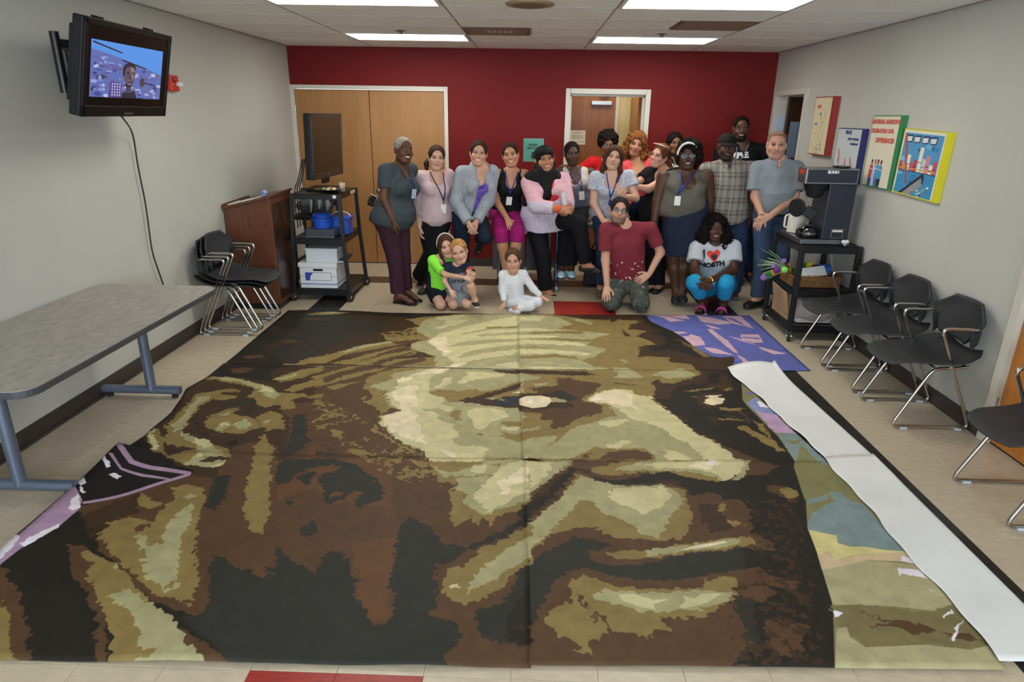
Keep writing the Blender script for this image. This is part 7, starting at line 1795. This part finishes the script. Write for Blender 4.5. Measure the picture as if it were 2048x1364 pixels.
# 9 woman with ginger curls
person('person with ginger curly hair and coral top in front of the doorway', 7.55, dict(skin='tan', fat=1.12, bust=1.05, hs=1.0, face=(-4, -2, 12), smile=.3, brow=(60,36,24), nose=1.1, fw=1.03,
    j=dict(head=(1272, 289), neck=(1275, 321), pel=(1276, 415), shL=(1249, 335), shR=(1303, 331), elL=(1246, 385), wrL=(1252, 420, -.1), elR=(1308, 380), wrR=(1304, 418, -.1), knL=(1265, 475), anL=(1265, 540), knR=(1288, 475), anR=(1288, 540)),
    haL=((1255, 440, -.1), V3(1, 0, 0), 1, DN), haR=((1301, 438, -.1), V3(-1, 0, 0), -1, DN),
    hair=dict(style='curly', len=.17, t=.020, r=.045, spread=.025, col=(118,72,36)),
    wear=[top('top', fabric('coral_jersey', (226,84,88)), hem=-.05, sleeve=.25, drop=.15, neckw=.10, pad=.012), trousers(denim_d), shoes(shoe_blk, 'shoe')]))

# 10 woman in black reaching to the left
person('person in black T-shirt with sunglasses on head, laughing and stretching both arms leftwards', 7.16, dict(skin='pink', fat=1.02, bust=1.0, hs=.98, face=(-48, 4, 10), smile=1, teeth=1.0, brow=(110,74,52), nose=1.1,
    j=dict(head=(1320, 312), neck=(1331, 343, .02), pel=(1308, 432, .08), shL=(1299, 351, .12), shR=(1343, 352, -.08), elL=(1275, 366, .06), wrL=(1255, 352, -.05), elR=(1297, 378, -.18), wrR=(1270, 373, -.26),
           knL=(1302, 498), anL=(1300, 570), knR=(1318, 498), anR=(1318, 570)), toeL=(1292, 582, -.1), toeR=(1312, 582, -.1),
    haL=((1235, 346, -.10), V3(0, .5, -1), 1, dict(curl=.3)), haR=((1248, 380, -.30), V3(0, .9, .2), -1, dict(curl=.6)),
    hair=dict(style='pony', side=1, t=.010, col=(94,58,40)),
    wear=[top('shirt', blk, hem=-.25, sleeve=.60, drop=.08, neckw=.085, pad=.014, flare=1.25), trousers(blk), shoes(shoe_blk, 'flat'),
          head_tube('sunglasses', mat('glasses_tan', (190,160,140), .3), [(-.085, .0, .10), (-.08, .05, .105), (0, .075, .115), (.08, .05, .105), (.085, .0, .10)], .007)]))

# 11 woman behind with straight black hair
person('person with straight black hair half hidden behind the white headband', 7.86, dict(skin='brown', fat=.95, bust=.9, hs=.96, face=(4, 0, 3), smile=.1, brow=(24,18,16),
    j=dict(head=(1349, 287), neck=(1353, 316), pel=(1354, 400), shL=(1330, 326), shR=(1378, 326), elL=(1326, 372), wrL=(1330, 410), elR=(1382, 372), wrR=(1380, 410), knL=(1346, 465), anL=(1346, 535), knR=(1362, 465), anR=(1362, 535)),
    haL=((1332, 432), V3(1, 0, 0), 1, DN), haR=((1378, 432), V3(-1, 0, 0), -1, DN),
    hair=dict(style='long', len=.20, t=.010, r=.03, col=(20,17,17)),
    wear=[top('shirt', blk, hem=-.05, sleeve=.4, drop=.06, pad=.013), trousers(blk), shoes(shoe_blk, 'shoe'), print_on('shirt', 'STUDIO', .05, M_white, (1352, 331, -.1), bold=.002)]))

# 12 woman with white headband
def skirt(m, hem_px, w0=.212, w1=.205):
    def f(c):
        b_ = c['J'](hem_px); a = c['pel']+V3(0, 0, .15); g = SDF(); g.loft(b_, a, c['hr'], c['hf'], [(0, w1, w1*.68, 0), (.5, w0*1.08, w0*.78, 0), (.8, w0*1.08, w0*.82, 0), (1, w0*.9, w0*.68, 0)], .02); surface(c, 'skirt', g, m, wr=.004)
    return f
person('person with white headband, glasses, grey sleeveless top and navy skirt', 6.66, dict(skin='deep', fat=1.36, bust=1.15, bd=1.0, hs=1.02, fw=1.06, face=(-6, 0, -4), smile=.8, teeth=.8, brow=(18,12,10), nose=1.2, arm=1.25, leg=1.15,
    st=[(.12, 1.0, 1.05, .01), (.28, 1.05, 1.12, .02), (.44, 1.10, 1.15, .02)],
    j=dict(head=(1374, 312), neck=(1372, 345), pel=(1361, 430), shL=(1330, 358), shR=(1411, 356, .02), elL=(1315, 402, -.02), wrL=(1308, 446, -.06), elR=(1420, 402, .04), wrR=(1414, 440, .04),
           knL=(1346, 515), anL=(1352, 584), knR=(1372, 513), anR=(1366, 582)), toeL=(1352, 602, -.25), toeR=(1368, 600, -.22), hipw=.075,
    haL=((1306, 470, -.08), V3(.8, .3, 0), 1, DN), haR=((1412, 465, .02), V3(-.8, .3, 0), -1, DN),
    hair=dict(style='afro', size=.030, low=True, dx=.022, col=(22,17,16)),
    wear=[top('tank_top', fabric('olive_grey_jersey', (96,92,84)), hem=-.05, sleeve=0, straps=True, drop=.12, neckw=.095, pad=.014), skirt(fabric('navy_denim', (34,40,60), var=.1), (1361, 508)), shoes(mat('navy_flat', (30,32,40), .5), 'flat'),
          headband(mat('white_band', (226,222,216), .6), r=.0095, y0=.088, z0=.072, w=.084, a0=.05), glasses(M_steel, mat('lens'),), lanyard(lan_blue, 'tank_top', (1357, 386, -.2)),
          lambda c: MB().tube([c['j']['wrL']+.038*(math.cos(a)*V3(1, 0, 0)+math.sin(a)*V3(0, 1, 0)) for a in np.linspace(0, 6.28, 14)[:-1]], .006, 6, closed=True).build('bracelet', M_steel, c['root'], off=c['O'])]))

# 13 man in plaid shirt and cap
def cap(m):
    def f(c):
        L, R, s = c['LH'], c['Rh'], c['hs']; g = SDF(); g.ell(L(0, -.012, .042), np.array([.086, .104, .084])*s, R, .02); g.half(L(0, .0, .042), -R[2], .004); v, ff = g.mesh(.0055); o = np_mesh('cap', v, ff, m, c['root'], c['O'])
        def brim(u, v): a = (u-.5)*2.2; r = .098+.075*v*math.cos(a)**.5 if abs(a) < 1.5 else .098; return L(math.sin(a)*(.084+.005*v), math.cos(a)*.09+.07*v*math.cos(a), .044-.012*v-.02*math.sin(a)**2*v)
        MB().grid(brim, 17, 6).build('brim', m, o, off=c['O'], smooth=True, solid=.005)
    return f
def collar(m, name='collar', w=.066):
    def f(c):
        U, F, X, nk = c['up'], c['fw'], c['rt'], c['neck']; g = SDF()
        def ring(r, du): return [nk+X*r*math.sin(a)+F*(r*.92*math.cos(a)+.012)+U*(du+.022-.050*max(0, math.cos(a))) for a in np.linspace(.32, 2*math.pi-.32, 20)]
        A, B = ring(w, .016), ring(w+.022, -.012)
        for q in (A, B):
            for p0, p1 in zip(q[:-1], q[1:]): g.cone(p0, p1, .010, .010, .012)
        for p0, p1 in zip(A, B): g.cone(p0, p1, .009, .009, .012)
        for e in (0, -1): g.cone(B[e], B[e]-U*.035+F*.02+X*(.012 if e == 0 else -.012), .010, .006, .012)
        surface(c, name, g, m, h=.006, noise=False)
    return f
person('person in plaid short-sleeved shirt, dark cap and jeans', 6.90, dict(sex='m', skin='deep', fat=1.0, hs=1.02, face=(2, -4, 3), smile=.6, teeth=.4, brow=(18,12,10), nose=1.2, beard=((30,22,20), .6),
    j=dict(head=(1453, 294), neck=(1454, 325), pel=(1459, 438), shL=(1416, 342), shR=(1497, 341), elL=(1414, 392), wrL=(1420, 440, -.05), elR=(1503, 388, .04), wrR=(1500, 432, .02), knL=(1452, 512), anL=(1458, 588), knR=(1480, 510), anR=(1468, 586, .05)), toeL=(1455, 604, -.2), toeR=(1472, 600, -.2),
    haL=((1424, 462, -.05), V3(.8, .3, 0), 1, DN), haR=((1497, 456, 0), V3(-.8, .3, 0), -1, DN),
    wear=[top('shirt', F_plaid, hem=-.07, sleeve=.75, drop=.07, neckw=.07, pad=.022, flare=1.35, vneck=True, hemflare=.03, wr=.007), trousers(denim, f1=1.95, waist=.15, flare=1.4), shoes(mat('grey_sneaker', (100,104,110), .6), 'shoe', sole=M_white, name='sneaker'), cap(fabric('charcoal_cap', (25,23,23))), collar(F_plaid)]))

# 14 tall man at the back
person('tallest person, in black T-shirt with white lettering against the red wall', 7.62, dict(sex='m', skin='dark', fat=1.06, hs=1.02, face=(-8, -2, 0), smile=.9, teeth=.9, brow=(20,14,12), nose=1.2, beard=((24,18,16), .75),
    j=dict(head=(1482, 257), neck=(1484, 288), pel=(1486, 405), shL=(1444, 304), shR=(1522, 304), elL=(1438, 360), wrL=(1446, 405), elR=(1530, 350), wrR=(1505, 345, -.16), knL=(1474, 470), anL=(1474, 545), knR=(1498, 470), anR=(1498, 545)),
    haL=((1448, 430), V3(1, .2, 0), 1, DN), haR=((1480, 350, -.24), V3(0, .9, .2), -1, dict(curl=.5)),
    hair=dict(style='buzz', t=.004, col=(24,19,18)),
    wear=[top('shirt', blk, hem=-.08, sleeve=.7, drop=.05, neckw=.072, pad=.020, flare=1.35), trousers(denim_d), shoes(shoe_blk, 'shoe'), print_on('shirt', 'TEMPLE', .082, M_white, (1470, 312, -.1), bold=.004, curve=-.03), lanyard(mat('lanyard_grey', (90,110,150), .5), 'shirt', (1462, 345, -.1))]))

# 15 older man in grey polo
person('person in grey polo shirt and jeans with glasses pushed up on bald head', 6.55, dict(sex='m', skin='light', fat=1.08, hs=1.03, face=(-16, -2, 2), smile=.1, brow=(120,100,84), nose=1.25, stubble=1, lip=(176,104,92), st=[(.28, 1.0, 1.1, .01), (.44, 1.0, 1.15, .015)],
    j=dict(head=(1553, 290), neck=(1556, 322), pel=(1547, 434), shL=(1519, 341, .03), shR=(1588, 341, -.02), elL=(1510, 393, -.02), wrL=(1524, 431, -.20), elR=(1589, 395, -.10), wrR=(1541, 432, -.24),
           knL=(1524, 515), anL=(1516, 596), knR=(1562, 513), anR=(1556, 592)), toeL=(1486, 612, -.12), toeR=(1548, 606, -.2),
    haL=((1515, 450, -.25), V3(.4, .8, -.2), 1, dict(curl=.5)), haR=((1519, 443, -.26), V3(-.2, .9, -.2), -1, dict(curl=.5)),
    hair=dict(style='buzz', t=.0012, col=(150,118,100)),
    wear=[top('polo_shirt', fabric('grey_pique', (134,142,150), var=.04), hem=.06, sleeve=.78, drop=.06, neckw=.072, pad=.022, flare=1.4, vneck=True, wr=.006), trousers(denim_l, f1=1.95, waist=.2, flare=1.5, pad=.018), shoes(shoe_blk, 'shoe', sole=M_rubber), collar(fabric('grey_pique', ())),
          lambda c: (lambda g: (c['torso'](g, .024, .04, .085), surface(c, 'belt', g, mat('belt_leather', (24,21,20), .4), h=.008, noise=False)))(SDF()),
          head_tube('eyeglasses', mat('brown_frames', (120,70,40), .3), [(-.083, -.01, .07), (-.08, .05, .085), (-.03, .082, .088), (.03, .082, .088), (.08, .05, .085), (.083, -.01, .07)], .0035)]))

# 16 kneeling man
person('person in maroon paint-splashed T-shirt kneeling at the edge of the painted cloth', 6.36, dict(sex='m', skin='light', fat=1.06, hs=.97, face=(-2, 4, 8), smile=.2, brow=(70,54,46), nose=1.15, beard=((84,72,66), .65),
    j=dict(head=(1238, 421), neck=(1248, 452, .04), pel=(1256, 562, .16), shL=(1216, 462), shR=(1297, 462, .06), elL=(1211, 520, -.02), wrL=(1214, 572, -.10), elR=(1321, 505, .08), wrR=(1298, 549, .02),
           knL=(1222, 603, -.10), anL=(1232, 606, .34), knR=(1281, 605, -.10), anR=(1282, 606, .33)), toeL=(1234, 614, .46), toeR=(1284, 612, .46), leg=1.12,
    haL=((1211, 606, -.20), V3(.2, .9, -.5), 1, dict(curl=.25, spread=.16)), haR=((1270, 566, -.06), V3(-.2, .9, -.3), -1, dict(curl=.3, spread=.14)),
    hair=dict(style='short', t=.012, col=(40,34,32)),
    wear=[top('shirt', F_paint, hem=.03, sleeve=.68, drop=.04, neckw=.072, pad=.016, flare=1.18, wr=.007), trousers(F_khaki, f1=1.9, waist=.12, flare=1.25, pad=.022, rise=-.12), shoes(mat('grey_boot', (70,68,66), .7), 'shoe'),
          glasses(mat('dark_frames'), mat('lens')), lambda c: MB().tube([c['J'](c['sp']['haR'][0])*.45+c['j']['wrR']*.55+V3(0, -.0, 0)+.0105*(math.cos(a)*V3(0, 0, 1)+math.sin(a)*V3(0, 1, 0)) for a in np.linspace(0, 6.28, 12)[:-1]], .002, 5, closed=True).build('ring', M_steel, c['root'], off=c['O'])]))

# 17 crouching woman
HEART = [(0, -.9), (.45, -.45), (.85, 0), (.95, .4), (.75, .75), (.4, .8), (.1, .6), (0, .42), (-.1, .6), (-.4, .8), (-.75, .75), (-.95, .4), (-.85, 0), (-.45, -.45)]
SKY = [(-.5, -.38), (-.55, .0), (-.4, .0), (-.4, .2), (-.22, .2), (-.22, .02), (-.1, .02), (-.1, .35), (.1, .35), (.1, .05), (.25, .05), (.25, .22), (.42, .22), (.42, 0), (.55, 0), (.5, -.38), (0, -.75)]
person('person crouching in bright blue leggings and white printed T-shirt', 6.50, dict(skin='deep', fat=1.08, bust=.9, hs=1.0, face=(-2, 0, 0), smile=.9, teeth=.8, brow=(18,12,10), nose=1.15, leg=1.16, arm=1.1,
    j=dict(head=(1430, 456), neck=(1430, 486, .02), pel=(1430, 572, .12), shL=(1397, 498), shR=(1463, 498), elL=(1388, 540, -.12), wrL=(1401, 560, -.32), elR=(1467, 540, -.10), wrR=(1420, 561, -.34),
           knL=(1390, 565, -.28), anL=(1408, 605, -.08), knR=(1452, 566, -.28), anR=(1446, 608, -.10)), toeL=(1396, 618, -.28), toeR=(1441, 624, -.30), hipw=.10,
    haL=((1414, 574, -.37), V3(.3, .9, 0), 1, dict(curl=.6)), haR=((1405, 571, -.38), V3(-.3, .9, 0), -1, dict(curl=.6)),
    hair=dict(style='curly', len=.16, t=.022, r=.055, spread=.03, col=(22,17,16)),
    wear=[top('shirt', fabric('white_grey_jersey', (190,194,202), var=.02), hem=.02, sleeve=.62, drop=.04, neckw=.075, pad=.018, flare=1.35), trousers(fabric('sky_leggings', (40,150,200), bump=.05), f1=1.60, waist=.12, flare=1.12, pad=.012),
          shoes(shoe_blk, 'slide', strap=mat('pink_strap', (206,70,150), .5), name='slide_sandal'), print_on('shirt', 'I', .105, M_ink, (1414, 519, -.2), bold=.006), print_on('shirt', '', .066, mat('heart_red', (216,62,48), .7), (1434, 522, -.2), name='heart_print', poly=HEART, lift=.004), print_on('shirt', '', .055, M_ink, (1434, 521, -.2), name='skyline_print', poly=SKY, lift=.006),
          print_on('shirt', 'NORTH', .066, M_ink, (1430, 539, -.2), bold=.005),
          lambda c: MB().tube([c['j']['wrL']+.030*(math.cos(a)*V3(0, 0, 1)+math.sin(a)*V3(.7, .7, 0)) for a in np.linspace(0, 6.28, 14)[:-1]], .007, 6, closed=True).tube([c['j']['wrR']+.030*(math.cos(a)*V3(0, 0, 1)+math.sin(a)*V3(.7, -.7, 0)) for a in np.linspace(0, 6.28, 14)[:-1]], .007, 6, closed=True).build('bracelets', mat('gold', (212,160,60), .3, metal=.8), c['root'], off=c['O'])]))

# 18 girl in neon shirt, 19 boy, 20 girl in white
neon = fabric('neon_lime_mesh', (140,235,70), var=.02)
person('child in neon lime sports shirt kneeling and hugging the blond boy', 6.26, dict(s=.66, skin='fair', fat=1.0, bust=0, hs=.93, face=(12, -2, -16), smile=.4, brow=(90,62,44), fw=.97, sex='m', bw=.9,
    j=dict(head=(893, 491), neck=(882, 516, .02), pel=(880, 578, .12), shL=(868, 522), shR=(901, 524, .08), elL=(890, 549, -.10), wrL=(928, 555, -.20), elR=(908, 552, .08), wrR=(918, 566, -.02), knL=(881, 609, -.08), anL=(884, 605, .22), knR=(907, 608, -.08), anR=(904, 604, .22)), hipw=.11,
    toeL=(886, 611, .34), toeR=(902, 610, .34), haL=((950, 560, -.22), V3(0, .9, -.2), 1, dict(curl=.35)), haR=((932, 572, -.08), V3(-.2, .9, 0), -1, dict(curl=.3)), leg=1.18,
    hair=dict(style='long', len=.145, t=.010, r=.020, col=(74,48,32)),
    wear=[top('jersey', neon, hem=-.10, sleeve=.80, drop=.05, neckw=.08, pad=.020, flare=1.6, hemflare=.03), lambda c: (lambda g: (g.cone(c['pel']-c['rt']*.115+c['up']*.02+c['fw']*.01, c['neck']-c['rt']*.105-c['up']*.13+c['fw']*.015, .035, .018, .02), surface(c, 'side_panel', g, fabric('navy_mesh', (24,30,46)), h=.006)))(SDF()),
          trousers(fabric('navy_shorts', (22,26,40)), f1=.62, waist=.0, flare=1.25, pad=.014), shoes(mat('green_cleat', (70,190,110), .5), 'shoe'), headband(mat('silver_band', (214,208,204), .3), r=.0065, y0=.040, z0=.086, w=.092)]))
person('child with short blond hair and grey shirt with orange stripes, one knee raised', 6.22, dict(s=.58, skin='fair', sex='m', fat=1.04, hs=.92, face=(4, -2, -14), smile=.15, brow=(170,130,90), fw=1.03, bw=.95,
    j=dict(head=(918, 503), neck=(914, 529, .01), pel=(918, 585, .08), shL=(897, 536), shR=(932, 536, .02), elL=(889, 562, -.06), wrL=(900, 580, -.14), elR=(946, 550, -.06), wrR=(937, 553, -.12), knL=(934, 608, -.06), anL=(925, 609, .14), knR=(941, 571, -.12), anR=(950, 600, -.04)), hipw=.12,
    toeL=(922, 612, .24), toeR=(956, 610, -.16), haL=((909, 594, -.17), V3(0, .6, -.8), 1, dict(curl=.2)), haR=((938, 545, -.14), V3(-.3, .9, 0), -1, dict(curl=1.0)), leg=1.15,
    hair=dict(style='short', t=.009, col=(170,124,70)),
    wear=[top('shirt', fabric('grey_jersey', (134,142,156), var=.03), hem=-.08, sleeve=0, drop=.03, neckw=.08, pad=.016), top('raglan_yoke', fabric('navy_jersey', (30,38,58)), hem=.80, sleeve=.72, drop=.03, neckw=.082, pad=.020, flare=1.35),
          trousers(fabric('grey_shorts', (128,136,142)), f1=.80, waist=.12, flare=1.25, pad=.018), shoes(mat('navy_sneaker', (30,38,54), .6), 'shoe', sole=M_white, name='sneaker'),
          print_on('shirt', 'DADDY\'S', .055, M_ink, (914, 548, -.1), bold=.003, curve=-.035), print_on('shirt', '', .035, mat('print_orange', (222,120,80), .7), (914, 557, -.1), name='ball_print', poly=[(math.cos(a), .6*math.sin(a)) for a in np.linspace(0, 6.28, 13)[:-1]]), print_on('shirt', 'LITTLE', .045, M_ink, (915, 569, -.1), bold=.002),
          lambda c: [MB().tube([c['j']['sh'+q]+(c['j']['el'+q]-c['j']['sh'+q])*t_+(r_*.78*(math.cos(a)*basis(c['j']['el'+q]-c['j']['sh'+q])[0]+math.sin(a)*basis(c['j']['el'+q]-c['j']['sh'+q])[1])) for a in np.linspace(0, 6.28, 18)[:-1]], .008, 6, closed=True).build('orange_stripe', mat('stripe_orange', (224,84,34), .7), c['root'], off=c['O'], smooth=True) for q in 'LR' for t_, r_ in ((.42, .052), (.62, .053))]]))
person('child in plain white long-sleeved outfit sitting on the floor', 6.24, dict(s=.60, skin='light', sex='m', fat=.98, hs=.92, face=(-2, 0, -3), smile=.7, teeth=.5, brow=(80,56,42), fw=.98, bw=.92,
    j=dict(head=(1026, 521), neck=(1026, 546, .01), pel=(1030, 602, .08), shL=(1008, 551), shR=(1044, 551, .02), elL=(1005, 580, .0), wrL=(1009, 606, -.06), elR=(1066, 577, .02), wrR=(1084, 594, .0), knL=(1060, 611, -.12), anL=(1034, 617, -.10), knR=(1075, 604, -.02), anR=(1046, 612, .02)), hipw=.09,
    toeL=(1022, 618, -.05), toeR=(1036, 614, .10), haL=((1000, 616, -.10), V3(0, -.2, -1), 1, dict(curl=.1, spread=.2)), haR=((1096, 600, -.06), V3(0, -.1, -1), -1, dict(curl=.1, spread=.2)), leg=1.1,
    hair=dict(style='tied', t=.008, col=(84,58,42)),
    wear=[top('long_sleeved_top', fabric('white_cotton', (214,216,222), var=.02), hem=-.05, sleeve=1.85, drop=.03, neckw=.085, pad=.015, flare=1.2), trousers(fabric('white_leggings', (216,218,226), var=.02), f1=1.9, waist=.12, flare=1.1, pad=.014), shoes(mat('white_sock', (206,206,212), .8), 'shoe', name='sock'),
          print_on('long_sleeved_top', 'LOVE', .05, mat('silver_print', (236,238,240), .15), (1026, 561, -.1), bold=.004)]))
